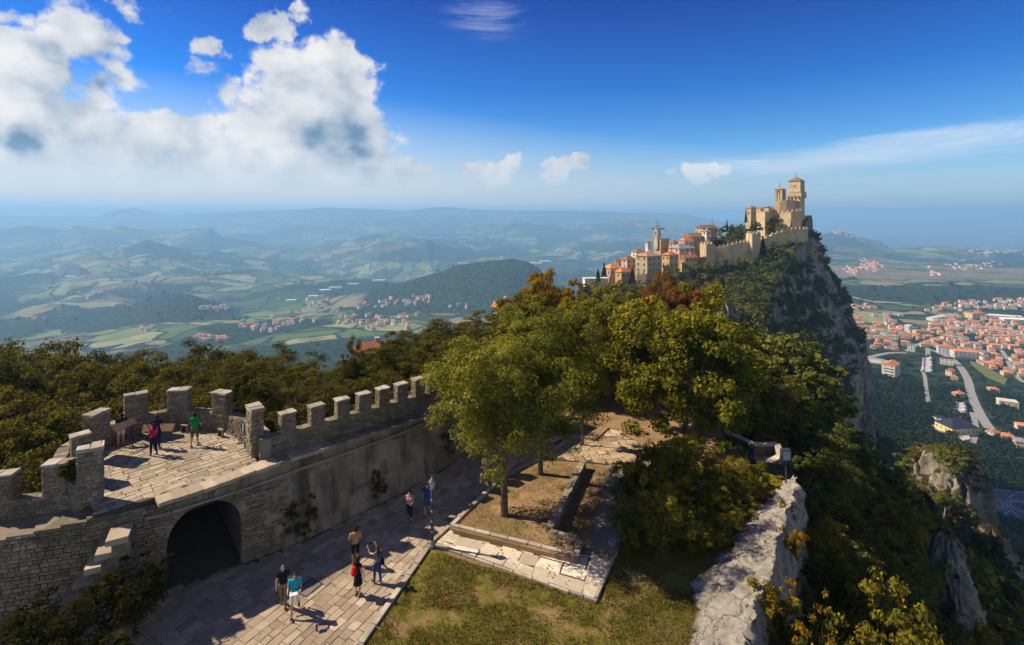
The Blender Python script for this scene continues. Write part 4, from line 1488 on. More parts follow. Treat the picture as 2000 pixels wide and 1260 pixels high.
K_VAL = kind('valley_tree', 3, 9.0, 5.5, .2, 6, 90, 3.0, L_FAR, rad=.2, seed=19, sub=5, aspect=.8, spread=.45)

def conifer(name, h, r, n, leaf, seed, mat):
    g = np.random.default_rng(seed)
    q = g.random(n) ** .65
    tier = np.sin(q * 60) * .12 + .9
    rr = r * (1 - (1 - q) * 1.0) * tier * (0.55 + .5 * g.random(n))
    an = g.random(n) * 6.283
    z = h * (1 - q) * .96 + .2
    p = np.stack([np.cos(an) * rr, np.sin(an) * rr, z - rr * .25], 1)
    a = np.stack([np.cos(an), np.sin(an), -.35 + g.normal(size=n) * .25], 1) + g.normal(size=(n, 3)) * .3
    a /= np.linalg.norm(a, axis=1)[:, None]
    b_ = np.cross(a, g.normal(size=(n, 3)))
    b_ /= np.linalg.norm(b_, axis=1)[:, None]
    s = leaf * g.uniform(.6, 1.3, n)[:, None]
    V = np.stack([p - a * s * .5, p + b_ * s * .25, p + a * s * .5, p - b_ * s * .25], 1).reshape(-1, 3)
    mb = MB()
    mb.tube([(0, 0, -.3), (0, 0, h * .95)], [r * .09, r * .015], 7)
    return me_np(name + '_crown', V, np.arange(4 * n).reshape(n, 4), mat), mb.mesh('trunk', M_BARK)
K_CON = Kind(); K_CON.name, K_CON.h, K_CON.var = 'conifer', 10.0, [conifer('conifer', 10, 2.3, 1800, .6, 5 + k, L_CON) for k in range(2)]
K_CYP = Kind(); K_CYP.name, K_CYP.h, K_CYP.var = 'cypress', 10.0, [conifer('cypress', 10, 1.2, 1100, .6, 15, L_CON)]

MATVAR = {}
def recolor(me, mat):
    """the same crown in other foliage"""
    k = (me.name, mat.name)
    if k not in MATVAR:
        c = me.copy()
        c.materials.clear()
        c.materials.append(mat)
        MATVAR[k] = c
    return MATVAR[k]

def tree(K, loc, h, label, cat='tree', group=None, v=None, mat=None, wide=1.0, name=None, rz=None):
    v = rnd.randrange(len(K.var)) if v is None else v
    cr, tr = K.var[v]
    s = h / K.h
    t_ = thing(name or K.name, label, cat, loc, rnd.uniform(0, 6.28) if rz is None else rz, group)
    t_.scale = (s * wide, s * wide, s)
    c_ = link('crown', cr, t_)
    if mat:
        c_.material_slots[0].link = 'OBJECT'
        c_.material_slots[0].material = mat
    link('trunk', tr, t_)
    return t_

def top_tree(K, px, py, d, label, wide=1.0, cat='tree', group=None, zg=None, **kw):
    """tree whose top shows at px,py when it stands d metres in front"""
    p = PD(px, py, d)
    g = ground(p.x, p.y)[0] if zg is None else zg
    return tree(K, (p.x, p.y, g), max(p.z - g, .6), label, cat, group, wide=wide, **kw)

# the trees on the plateau
tree(K_ASH, P(985, 1006, .3), 10.6, 'feathery green ash tree standing at the front of the raised bed', v=0, rz=.4, wide=1.05)
tree(K_ASH, P(1055, 926, .3), 10.6, 'second feathery ash tree behind the first in the raised bed', v=1, rz=1.1, wide=.95)
tree(K_YNG, P(1138, 866, .16), 6.2, 'thin young tree in the small edged bed behind the ash trees')
tree(K_MAPLE, (13.0, 38.5, -1.4), 12.4, 'big broad maple with yellow-green leaves above the hedge', v=0, rz=.5, wide=.98)
tree(K_MAPLE, (7.2, 46.5, -.4), 10.4, 'maple with yellowing leaves behind the paved court', v=1, rz=2.0, wide=.9)
tree(K_MAPLE, (1.6, 47.5, -.4), 9.6, 'maple behind the ash trees near the end of the wall', v=2, rz=1.0, wide=.85)
tree(K_MAPLE, (4.6, 58, -2), 12.3, 'tall golden orange tree rising above the maples', v=2, mat=L_GOLD, rz=2.2, wide=.8)
tree(K_MAPLE, (17.5, 50, -3), 11.5, 'maple with yellow-green crown behind the big broad maple', v=1, rz=4.0, wide=.85)
top_tree(K_MAPLE, 1325, 538, 84, 'rust coloured tree on the saddle below the old town', wide=.95, v=0, mat=L_RUST, rz=3.0)
top_tree(K_MAPLE, 1195, 545, 80, 'yellow-green maple on the saddle to the left of the rust coloured tree', wide=.8, v=1, rz=5.0)
top_tree(K_OAK, 1225, 560, 100, 'olive grey tree on the saddle just below the town wall', wide=.9, v=1, rz=5.0)
top_tree(K_MAPLE, 1290, 545, 120, 'bright yellow tree against the foot of the town wall', wide=.6, v=2, mat=L_GOLD)

# outside the wall: oaks on the slope, their tops along this outline
SKYL = [(-200, 660), (0, 655), (40, 647), (130, 649), (200, 662), (262, 676), (285, 706), (305, 700), (335, 660), (390, 667), (418, 692), (440, 668), (500, 660), (560, 668), (606, 702), (640, 700), (690, 690), (740, 668), (800, 634), (860, 622), (900, 602), (950, 590), (985, 606), (1010, 575), (1080, 570), (1150, 575)]
sx_, sy_ = zip(*SKYL)
oak_spots = []
OAKM = [(-60, 'left of the terrace'), (60, 'behind the left merlons'), (180, 'behind the tall near corner merlon'), (260, 'behind the leaning person'), (348, 'behind the back of the terrace'), (440, 'behind the ivied merlon'), (530, 'behind the notice merlon'), (610, 'behind the second straight merlon'), (695, 'by the slender tree'), (760, 'behind the farthest merlons'), (840, 'left of the ash trees'), (930, 'just behind the ash trees'), (1020, 'left of the golden tree')]
g_ = random.Random(4)
for ring, (d0, d1_, step, dip) in enumerate([(33, 37, 105, 70), (40, 45, 88, 34), (49, 56, 74, 10), (60, 68, 66, 0)]):
    px = -150 + ring * 31
    while px < 1060:
        d = g_.uniform(d0, d1_)
        p0 = PD(px, 700, d)
        py = np.interp(px, sx_, sy_) + dip * g_.uniform(.5, 1.3) + g_.uniform(0, 10)
        oak_spots.append((px, py, d))
        px += step * g_.uniform(.75, 1.25)
def near_wall(x, y):
    for a, b_ in zip(outer, outer[1:]):
        a_, c_ = V3(a), V3(b_)
        q = Vector((x, y, 0))
        k = max(0, min(1, (q - a_).dot(c_ - a_) / (c_ - a_).length_squared))
        if (a_ + (c_ - a_) * k - q).length < 2.4:
            return True
    return False
outer_poly = ccw([(p[0], p[1]) for p in outer] + [(14, 52), (25, 30), (12, 5), (-26, 5)])
for px, py, d in oak_spots:
    p = PD(px, py, d)
    if inside((p.x, p.y), outer_poly) or near_wall(p.x, p.y):
        continue
    g = ground(p.x, p.y)[0]
    if p.z - g < 2.5:
        continue
    row = 'just outside the wall' if d < 38.5 else 'in the second row outside the wall' if d < 47 else 'in the third row of the slope wood' if d < 58 else 'on the skyline of the slope wood'
    mk = min(OAKM, key=lambda q: abs(q[0] - px))
    lab = ('brownish' if px > 620 else 'dark') + ' oak ' + row + ', ' + mk[1]
    tree(K_OAK, (p.x, p.y, g), p.z - g, lab, 'tree', 'oaks outside the castle wall', wide=min(1.5, max(.8, 15 / (p.z - g))))
top_tree(K_OAK, 692, 652, 52, 'slender dark tree sticking up among the brownish oaks', wide=.5, v=1)
top_tree(K_MAPLE, 1035, 570, 72, 'small orange tree at the left edge of the maples', wide=.55, mat=L_GOLD)

# hedge, creepers and bushes
for k, (px, py, hh, wd, lab) in enumerate([(1240, 1050, 2.4, .85, 'front left bush of the hedge, just behind the waste bin'), (1290, 1056, 2.6, .95, 'front bush of the hedge facing the lawn'), (1342, 1058, 1.8, .95, 'front right bush of the hedge facing the lawn'), (1380, 1052, 1.1, .9, 'low bush at the front right end of the hedge by the rock slab'),
                                       (1255, 985, 2.8, .95, 'bush on the left side of the hedge along the gravel walk'), (1318, 990, 2.7, 1.0, 'tall bush in the middle of the hedge'), (1370, 992, 1.6, 1.0, 'bush on the right side of the hedge next to the creepers'), (1422, 955, 1.5, .95, 'bush at the back right of the hedge below the belvedere'), (1300, 940, 2.7, .95, 'bush at the back left of the hedge near the white post'), (1360, 940, 2.5, .95, 'bush at the back of the hedge under the big broad maple')]):
    p = P(px, py)
    tree(K_BUSH, (p.x, p.y, -.05), hh, lab, 'bush', 'bushes of the hedge', wide=wd * 2.6 / hh * 1.05, mat=L_YSHRUB if k in (3, 6, 7, 5, 9) else L_MAPLE)
for k, (px, py, hh, lab) in enumerate([(1404, 1058, .7, 'lowest creeper on the upper edge of the rock slab'), (1428, 1030, .8, 'second creeper from the bottom on the edge of the rock slab'), (1458, 1000, .8, 'yellow-green creeper halfway up the edge of the rock slab'), (1484, 970, .75, 'creeper spilling over the upper part of the rock slab'), (1501, 945, .7, 'topmost creeper on the rock slab beside the floodlight post'), (1455, 965, 1.1, 'creeper mound behind the upper part of the rock slab'), (1480, 935, 1.0, 'creeper mound between the belvedere and the rock slab'), (1412, 1000, 1.1, 'creeper mound between the hedge and the rock slab')]):
    p = P(px, py)
    tree(K_BUSH, (p.x - .25, p.y, .0), hh, lab, 'creeper', 'creepers along the rock slab', wide=min(2.6, 1.2 * 1.3 / hh), mat=L_MAPLE, name='creeper')
tree(K_BUSH, PD(1520, 1190, 21.4) - Vector((0, 0, 1.3)), 2.4, 'round yellow-green bush growing beside the lower end of the rock slab', 'bush', wide=.75, mat=L_YSHRUB)
tree(K_BUSH, PD(1545, 1050, 25.5) - Vector((0, 0, 1.0)), 1.5, 'small orange tinted bush on the outer edge of the rock slab', 'bush', wide=.7, mat=L_GOLD)
tree(K_BUSH, PD(1535, 995, 28) - Vector((0, 0, .6)), 1.2, 'small green bush on the outer edge of the rock slab near the floodlight', 'bush', wide=.75, mat=L_YSHRUB)
tree(K_CON, P(1245, 945), 1.9, 'little dark conifer at the upper left corner of the hedge', wide=1.0)
# dark bush in front of the stairs and plants on the wall
tree(K_SHRUB, (-16.4, 18.3, -.1), 3.1, 'large dark bush in front of the stone stairs at the foot of the wall', 'bush', wide=1.2, mat=L_BUSH_SHADE, v=0, name='bush')
tree(K_SHRUB, (-14.75, 20.0, -.1), 3.6, 'dark bush with bare branches left of the archway', 'bush', wide=1.0, mat=L_BUSH_SHADE, v=1, name='bush')
tree(K_SHRUB, (-17.2, 17.2, -.1), 3.0, 'low dark bush at the lower left corner by the wall', 'bush', wide=1.3, mat=L_BUSH_SHADE, v=2, name='bush')
tree(K_SHRUB, (-14.6, 17.6, -.1), 2.3, 'low dark bush at the near edge of the paved walk', 'bush', wide=1.2, mat=L_BUSH_SHADE, v=0, name='bush')
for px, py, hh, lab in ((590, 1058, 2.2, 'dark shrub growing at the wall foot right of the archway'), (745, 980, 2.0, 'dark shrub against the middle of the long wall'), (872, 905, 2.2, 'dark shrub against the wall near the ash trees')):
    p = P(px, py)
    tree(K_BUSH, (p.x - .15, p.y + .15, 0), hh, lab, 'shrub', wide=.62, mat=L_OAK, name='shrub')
def ivy(c, r, n, label, seed, mat=L_IVY):
    V, Fq = crown_arrays([((0, 0, 0), r), ((r * .5, 0, -r * .7), r * .6), ((-r * .3, 0, -r * 1.3), r * .5)], n, .12, seed, sub=8, aspect=.7)
    o = link('ivy', me_np('ivy', V, Fq, mat), None, c)
    return tag(o, label, 'ivy')
ivy(Vector((-18.75, 21.9, 5.6)), .45, 1500, 'ivy climbing the tall merlon at the near corner of the terrace', 3)
ivy(Vector((-15.4, 29.6, 6.75)), .6, 1800, 'ivy spilling over the top of the right merlon of the terrace', 4)
ivy(Vector((-21.6, 24.4, 6.5)), .35, 700, 'small tuft of ivy behind the left merlon of the terrace', 5)

# right flank below the slab: yellow and orange shrubs in front
for px, py, d, wd, mt, lab in [
        (1600, 1185, 20, .55, L_GOLD, 'orange leaved shrub at the bottom of the picture below the rock slab'),
        (1655, 1165, 21, .6, L_YSHRUB, 'yellow-green shrub on the near edge of the cliff right of the orange shrub'),
        (1715, 1150, 23, .6, L_YSHRUB, 'tall yellow-green shrub on the near edge of the cliff left of the rock pinnacle'),
        (1770, 1140, 24, .6, L_YSHRUB, 'spreading yellow-green shrub under the rock pinnacle'),
        (1830, 1190, 23, .5, L_YSHRUB, 'small yellow shrub at the bottom edge right of the spreading shrub'),
        (1985, 1170, 30, .5, L_YSHRUB, 'yellow shrub at the right edge of the cliff slope'),
        (1690, 1225, 18.5, .6, L_SCRUB, 'dark shrub at the very bottom under the yellow shrubs'),
        (1585, 1240, 18, .5, L_SCRUB, 'dark green shrub squeezed against the lower end of the rock slab'),
        (1600, 1000, 30, .6, L_YSHRUB, 'olive shrub just outside the cliff edge near the floodlight'),
        (1760, 960, 45, .6, L_YSHRUB, 'pale olive tree on the middle of the cliff flank')]:
    top_tree(K_SHRUB, px, py, d, lab, wide=wd * 1.1, cat='shrub', mat=mt)
top_tree(K_SHRUB, 1500, 820, 46, 'yellowing shrub just outside the belvedere parapet', cat='shrub', wide=1.0, zg=-8, mat=L_YSHRUB)
top_tree(K_SHRUB, 1545, 895, 37, 'leafy yellow shrub behind the floodlight', cat='shrub', wide=.6, mat=L_YSHRUB)

# ---- rock pinnacles breaking through the flank
def pinnacle(px, py_top, py_bot, d, wpx, label, seed, lean=0.0, depth=1.0, blunt=.42):
    top_, bot = PD(px, py_top, d), PD(px, py_bot + 40, d)
    W = wpx / F * d
    nU_, nV_ = 72, 64
    an = np.linspace(0, 2 * np.pi, nU_, endpoint=False)
    q = np.linspace(0, 1, nV_)
    A_, Qq = np.meshgrid(an, q)
    rad = W * .5 * np.clip(1.02 * Qq ** blunt, .04, 1.2)
    zz = top_.z + (bot.z - top_.z) * Qq ** 1.15
    X = np.cos(A_) * rad
    Y = np.sin(A_) * rad * depth
    nse = (fbm(A_ * 2.2 + seed * 7, zz / W * 1.6, .9, 5, seed) - .5)
    nse2 = (fbm(A_ * 6 + seed, zz / W * 3, .6, 4, seed + 3) - .5)
    fis_ = np.abs(fbm(A_ * 3 + seed, zz / W * .5, .7, 3, seed + 9) - .5)
    k = 1 + nse * 1.0 + nse2 * .5 - np.clip(.12 - fis_, 0, 1) * 1.8
    X, Y = X * k + lean * W * Qq, Y * k
    zz = zz + nse2 * W * .16
    V = np.stack([X, Y, zz - bot.z], -1).reshape(-1, 3)
    ii = np.arange(nU_ * nV_).reshape(nV_, nU_)
    nx_ = np.roll(ii, -1, 1)
    Fq = np.stack([ii[:-1], ii[1:], nx_[1:], nx_[:-1]], -1).reshape(-1, 4)
    o = link('rock_pinnacle', me_np('rock_pinnacle', V, Fq, m_mtn), None, (top_.x, top_.y, bot.z))
    return tag(o, label, 'rock')
pinnacle(1850, 1038, 1230, 46, 100, 'jagged limestone pinnacle standing out of the dark scrub low on the right', 2, .1)
pinnacle(1862, 880, 1060, 112, 120, 'broad grey limestone bluff at the edge of the flank above the roundabout', 5, .1, blunt=.22)
pinnacle(1815, 872, 1000, 122, 70, 'rounded grey rock beside the broad limestone bluff', 31, .0, blunt=.25)
pinnacle(1935, 1030, 1230, 78, 110, 'grey limestone shoulder at the right edge of the flank', 9, .1)
pinnacle(1680, 700, 890, 330, 46, 'pale limestone pillar at the foot of the castle cliff', 12, .05)
pinnacle(1415, 588, 640, 112, 46, 'small pale outcrop on the ridge right of the rust coloured tree', 15, .3, blunt=.3)
pinnacle(1502, 690, 800, 118, 40, 'narrow grey outcrop on the ridge above the belvedere', 19, .1)
pinnacle(1655, 660, 740, 335, 34, 'rounded grey outcrop halfway down the castle cliff', 23, .1)

for k, (px, py, d, lab) in enumerate([(1800, 866, 121, 'dark tree growing on top of the rounded grey rock'), (1832, 872, 119, 'dark tree between the rounded grey rock and the broad bluff'), (1870, 872, 113, 'shrubby tree crowning the broad limestone bluff'), (1902, 905, 110, 'shrubby tree at the right shoulder of the broad bluff'),
        (1850, 950, 105, 'dark tree growing across the face of the broad bluff'), (1885, 985, 104, 'dark tree at the foot of the broad bluff on the right'), (1815, 935, 112, 'dark tree left of the broad bluff'), (1780, 885, 125, 'dark tree at the upper left of the bluffs'), (1765, 915, 120, 'dark tree on the flank left of the rounded grey rock'), (1840, 1010, 100, 'scrubby tree on the ledge below the broad bluff'),
        (1835, 1065, 51, 'scrubby tree rooted on the left side of the jagged pinnacle'), (1872, 1085, 49, 'scrubby tree rooted on the right side of the jagged pinnacle'), (1925, 1040, 77, 'scrubby tree on top of the grey shoulder at the right'), (1955, 1080, 74, 'scrubby tree right of the grey shoulder'), (1845, 866, 111, 'low tree on the left of the flat top of the broad bluff'), (1888, 872, 110, 'low tree on the right of the flat top of the broad bluff'), (1868, 880, 108, 'low tree at the front of the flat top of the broad bluff')]):
    p = PD(px, py, d)
    hh = d * .05
    tree(K_HILL, (p.x, p.y, p.z - hh), hh, lab, 'tree', wide=1.25, mat=L_SCRUB if k % 3 else L_OAK, name='scrub_tree')
# ------------------------------------------------------------ castle and old town on the ridge
def wall_mat(name, c1, c2, scale=.25, bump=.5):
    m, t, b = pmat(name)
    pos = wpos(t)
    n = t.noise(pos, scale, 8, .65)
    sv = t.noise(t.vmath('MULTIPLY', pos, (.6, .6, .10)), 1.0, 6, .65)
    f = t.noise(pos, 1.6, 5, .7)
    c = t.mix(t.smooth(n, .35, .65), c1, c2)
    c = t.mix(t.smooth(sv, .5, .72, 0, .6), c, tuple(k * .45 for k in c1))
    c = t.mix(t.smooth(f, .55, .75, 0, .45), c, tuple(k * .5 for k in c2))
    oi = t.n('ShaderNodeObjectInfo')
    hsn = t.n('ShaderNodeHueSaturation')
    t.link(c, hsn.inputs['Color'])
    t.link(t.lin(oi.outputs['Random'], 0, 1, .85, 1.12), hsn.inputs['Value'])
    t.link(hsn.outputs[0], b.inputs['Base Color'])
    b.inputs['Roughness'].default_value = .95
    t.link(t.bump(f, bump, .3), b.inputs['Normal'])
    return m
def roof_mat(name, c1, c2, c3):
    m, t, b = pmat(name)
    v = coords(t)
    pos = wpos(t)
    oi = t.n('ShaderNodeObjectInfo')
    c = t.mix(t.smooth(t.noise(pos, .5, 6, .65), .35, .65), c1, c2)
    c = t.mix(t.smooth(oi.outputs['Random'], .5, 1.0, 0, .8), c, c3)
    wv = t.n('ShaderNodeTexWave')
    wv.inputs['Scale'].default_value = 1.1
    wv.inputs['Distortion'].default_value = .6
    t.link(pos, wv.inputs[0])
    c = t.mix(t.smooth(t.noise(pos, 2.5, 4, .7), .5, .75, 0, .5), c, tuple(k * .45 for k in c1))
    hsn = t.n('ShaderNodeHueSaturation')
    t.link(c, hsn.inputs['Color'])
    t.link(t.lin(t.math('FRACT', t.math('MULTIPLY', oi.outputs['Random'], 7.7)), 0, 1, .75, 1.2), hsn.inputs['Value'])
    t.link(hsn.outputs[0], b.inputs['Base Color'])
    t.link(t.bump(wv.outputs[1], .4, .2), b.inputs['Normal'])
    return m
W_CASTLE = wall_mat('castle_stone', (.46, .34, .19), (.56, .43, .26))
W_OLD = wall_mat('old_town_stone', (.42, .32, .20), (.52, .41, .28))
W_OCHRE = wall_mat('ochre_render', (.55, .34, .15), (.60, .42, .22))
W_CREAM = wall_mat('cream_render', (.66, .56, .42), (.72, .64, .50))
W_WHITE = wall_mat('white_render', (.72, .70, .66), (.78, .76, .72))
W_YEL = wall_mat('yellow_render', (.68, .50, .20), (.72, .56, .28))
W_PINK = wall_mat('pink_render', (.58, .36, .28), (.64, .44, .36))
R_TERRA = roof_mat('terracotta_roof', (.55, .19, .075), (.62, .27, .12), (.42, .17, .09))
R_BROWN = roof_mat('old_tile_roof', (.30, .17, .10), (.38, .24, .15), (.26, .16, .11))
R_GREY = roof_mat('grey_roof', (.24, .22, .21), (.30, .28, .26), (.2, .19, .18))
R_SLATE = roof_mat('slate_roof', (.018, .024, .045), (.028, .035, .06), (.02, .026, .046))
M_PANE = simple('window_glass', (.03, .035, .045), (.05, .055, .06), 1, .25, 0, spec=.5)
M_FRAME = simple('window_surround', (.45, .40, .33), (.38, .33, .27), 2, .8, 0)
M_SHUT = simple('shutter', (.10, .07, .045), (.13, .10, .06), 2, .8, 0)
M_IRON = simple('dark_iron', (.02, .02, .022), (.03, .03, .03), 5, .6, 0, metal=.3)

def wmesh(ww, hh):
    k = ('w', ww, hh)
    if k not in MATVAR:
        mb = MB()
        for s in (-1, 1):
            mb.box((s * (ww / 2 + .06), -.05, 0), (.14, .16, hh + .26))
            mb.box((0, -.05, s * (hh / 2 + .06)), (ww - .03, .15, .14))
        pn = MB()
        pn.box((0, -.01, 0), (ww, .06, hh))
        MATVAR[k] = (mb.mesh('window', M_FRAME), pn.mesh('pane', M_PANE))
    return MATVAR[k]
def window(parent, x, y, z, rz, ww=1.0, hh=1.5):
    f, p = wmesh(ww, hh)
    o = link('window', f, parent, (x, y, z), rz)
    link('pane', p, o)

def hip_roof(mb, w, d, z, h, ov=.5, kind='hip', th=.25):
    x, y = w / 2 + ov, d / 2 + ov
    if kind == 'pyr':
        vs = [(-x, -y, z), (x, -y, z), (x, y, z), (-x, y, z), (0, 0, z + h)]
        mb.add(vs, [(0, 1, 4), (1, 2, 4), (2, 3, 4), (3, 0, 4), (3, 2, 1, 0)])
    elif kind == 'gable':
        vs = [(-x, -y, z), (x, -y, z), (x, y, z), (-x, y, z), (-x, 0, z + h), (x, 0, z + h)]
        mb.add(vs, [(0, 1, 5, 4), (2, 3, 4, 5), (0, 4, 3), (1, 2, 5), (3, 2, 1, 0)])
    else:
        r_ = max(.2, x - y * .9) if x > y else .2
        vs = [(-x, -y, z), (x, -y, z), (x, y, z), (-x, y, z), (-r_, 0, z + h), (r_, 0, z + h)]
        mb.add(vs, [(0, 1, 5, 4), (1, 2, 5), (2, 3, 4, 5), (3, 0, 4), (3, 2, 1, 0)])

def building(name, label, cat, px, wpx, py_e, py_b, d, rot, ratio, wm, rm, roof='hip', floors=2, cols=3, rh=None, found=12, group=None, chim=1, ww=.9, wh=1.3):
    W_ = wpx / F * d
    a = abs(math.radians(rot))
    w_ = W_ / (math.cos(a) + ratio * math.sin(a))
    dp = w_ * ratio
    z0, z1 = CAMZ - (py_b - HOR) / F * d, CAMZ - (py_e - HOR) / F * d
    dd = d + dp * .4
    t_ = thing(name, label, cat, ((px - 1000) / F * dd, dd, z0), math.radians(rot), group)
    h = z1 - z0
    mb = MB()
    mb.box((0, 0, (h - found) / 2), (w_, dp, h + found))
    mb.build('wall', wm, t_)
    if roof == 'flat':
        r_ = MB()
        r_.box((0, 0, h + .2), (w_ + .5, dp + .5, .4))
        ro = r_.build('roof', rm, t_)
    else:
        r_ = MB()
        hip_roof(r_, w_, dp, h + .02, rh or w_ * .2, kind=roof)
        ro = r_.build('roof', rm, t_)
        for c in range(chim):
            cb = MB()
            cb.box((0, 0, 0), (.7, .7, 2.0))
            cb.box((0, 0, 1.05), (.9, .9, .2))
            cb.build('chimney', W_PINK, ro, loc=(w_ * (.22 - .4 * c), dp * .12, h + (rh or w_ * .2) * .75))
    if floors:
        fh = h / floors
        for f in range(floors):
            z = fh * (f + .55)
            for c in range(cols):
                window(t_, w_ * ((c + .5) / cols - .5), -dp / 2, z, 0, ww, wh)
            nc = max(1, int(round(cols * ratio)))
            for c in range(nc):
                yy = dp * ((c + .5) / nc - .5)
                window(t_, -w_ / 2, yy, z, -math.pi / 2, ww, wh)
                window(t_, w_ / 2, yy, z, math.pi / 2, ww, wh)
    return t_, w_, dp, h

mer_me = {}
def crenels(parent, path, zs, mw, mh, th, wm, name='merlon'):
    """merlons along a path (local coordinates) with base heights zs"""
    for (a, za), (b_, zb) in zip(zip(path, zs), list(zip(path, zs))[1:]):
        a, b_ = Vector((a[0], a[1], 0)), Vector((b_[0], b_[1], 0))
        L = (b_ - a).length
        n_ = max(1, int(L / (mw * 1.9)))
        an = math.atan2(b_.y - a.y, b_.x - a.x)
        for k in range(n_):
            q = (k + .5) / n_
            key = (mw, mh, th, wm.name)
            if key not in mer_me:
                mb = MB()
                mb.box((0, 0, mh / 2), (mw, th, mh))
                mer_me[key] = mb.mesh('merlon', wm)
            p = a.lerp(b_, q)
            link(name, mer_me[key], parent, (p.x, p.y, za + (zb - za) * q - .05), an)

def curtain(label, pts, th, wm, found=14, mw=1.3, mh=1.3, name='castle_wall', cat='wall'):
    """pts: (px, py of the wall top, depth)"""
    W3 = [PD(px, py, d) for px, py, d in pts]
    o = W3[0]
    t_ = thing(name, label, cat, o)
    mb = MB()
    P2 = [(p - o) for p in W3]
    for a, b_ in zip(P2, P2[1:]):
        d = Vector((b_.x - a.x, b_.y - a.y, 0))
        nrm = Vector((-d.y, d.x, 0)).normalized() * th
        vs = []
        for p in (a, b_):
            for q in (Vector((0, 0, 0)), nrm):
                vs += [(p.x + q.x, p.y + q.y, p.z - found), (p.x + q.x, p.y + q.y, p.z)]
        mb.add(vs, [(0, 4, 5, 1), (2, 3, 7, 6), (1, 5, 7, 3), (0, 1, 3, 2), (4, 6, 7, 5)])
    mb.build('wall_body', wm, t_)
    crenels(t_, [(p.x, p.y + th * .3) for p in P2], [p.z for p in P2], mw, mh, .7, wm)
    return t_

def sq_tower(name, label, px, wpx, py_t, py_b, d, rot, wm, found=10, roof=None, rm=None, rh=2.5, gal=None, cren=True, belfry=None, mast=0, cat='tower'):
    W_ = wpx / F * d
    a = abs(math.radians(rot))
    w_ = W_ / (math.cos(a) + math.sin(a))
    z0, z1 = CAMZ - (py_b - HOR) / F * d, CAMZ - (py_t - HOR) / F * d
    t_ = thing(name, label, cat, ((px - 1000) / F * d, d, z0), math.radians(rot))
    h = z1 - z0
    mb = MB()
    if belfry:
        bz0, bz1 = h - belfry, h
        mb.box((0, 0, (bz0 - found) / 2), (w_, w_, bz0 + found))
        pw = w_ * .26
        for sx in (-1, 1):
            for sy in (-1, 1):
                mb.box((sx * (w_ - pw) / 2, sy * (w_ - pw) / 2, (bz0 + bz1 - 1) / 2), (pw, pw, bz1 - bz0 - 1))
        mb.box((0, 0, bz1 - .5), (w_, w_, 1.0))
        mb.box((0, 0, bz0 + .2), (w_ + .4, w_ + .4, .4))
    else:
        mb.box((0, 0, (h - found) / 2), (w_, w_, h + found))
    mb.build('shaft', wm, t_)
    if belfry:
        bb = MB()
        bb.lathe([(.1, 1.1), (.35, 1.0), (.45, .5), (.7, .1), (.75, 0)], (0, 0, bz0 + .8), 10)
        bb.build('bell', M_IRON, t_, smooth=True)
    if gal:
        gz, gh, gw = gal
        g = MB()
        g.box((0, 0, gz + gh / 2), (gw, gw, gh))
        for k in range(5):
            q = (k / 4 - .5) * (gw - .5)
            for x, y in ((q, -gw / 2 + .25), (q, gw / 2 - .25), (-gw / 2 + .25, q), (gw / 2 - .25, q)):
                g.box((x, y, gz - .6), (.45, .5, 1.2))
        g.build('gallery', wm, t_)
        s = gw / 2 - .35
        crenels(t_, [(-s, -s), (s, -s), (s, s), (-s, s), (-s, -s)], [gz + gh] * 5, .8, .9, .6, wm)
    if roof:
        r_ = MB()
        hip_roof(r_, w_, w_, h + .02, rh, .45, roof)
        r_.build('roof', rm, t_)
    elif cren:
        s = w_ / 2 - .35
        crenels(t_, [(-s, -s), (s, -s), (s, s), (-s, s), (-s, -s)], [h] * 5, .9, 1.2, .7, wm)
    if mast:
        mm = MB()
        mm.tube([(0, 0, h + rh * .8), (0, 0, h + rh + mast)], [.14, .08], 6)
        mm.tube([(-.7, 0, h + rh + mast * .7), (.7, 0, h + rh + mast * .7)], .06, 5)
        mm.build('weather_vane', M_IRON, t_)
        m2 = MB()
        m2.tube([(w_ * .3, w_ * .3, h + .5), (w_ * .3, w_ * .3, h + rh + mast * 1.8)], [.09, .05], 5)
        m2.build('lightning_rod', M_IRON, t_)
    return t_, w_, h

DC = 350
tw, tw_w, tw_h = sq_tower('castle_tower', 'tall square keep with a crenellated gallery and tiled roof at the top of the castle', 1556, 30, 354, 416, DC, 40, W_CASTLE, roof='pyr', rm=R_BROWN, rh=2.8, gal=(11.2, 2.4, 9.2), mast=3, cat='tower')
window(tw, -tw_w / 2, 0, tw_h - 3.5, -math.pi / 2, .7, 1.5)
window(tw, 0, -tw_w / 2, tw_h - 4, 0, .7, 1.5)
bt, bt_w, bt_h = sq_tower('bell_tower', 'slimmer bell tower with open belfry and tiled roof left of the castle keep', 1524, 20, 370, 416, DC - 3, 35, W_CASTLE, roof='pyr', rm=R_BROWN, rh=1.5, belfry=7.5, mast=2.5)
curtain('high crenellated wall joining the bell tower to the keep', [(1522, 395, 343), (1536, 391, 341), (1553, 391, 343)], 3, W_CASTLE, found=12)
curtain('lit crenellated curtain wall below the two castle towers', [(1524, 416, 336), (1545, 414, 330), (1563, 411, 331), (1568, 413, 345)], 1.6, W_CASTLE, found=11)
curtain('low crenellated outer wall reaching the cliff edge below the castle', [(1494, 466, 316), (1515, 456, 318), (1545, 448, 320), (1576, 447, 323), (1579, 449, 338)], 1.6, W_CASTLE, found=8, mw=1.5)
curtain('long crenellated town wall climbing the slope to the square turret', [(1393, 486, 298), (1420, 480, 296), (1445, 474, 296), (1466, 471, 298)], 1.6, W_CASTLE, found=11, mw=1.2)
sq_tower('wall_turret', 'square crenellated turret at the upper end of the long town wall', 1471, 22, 456, 500, 298, 12, W_CASTLE, found=8)
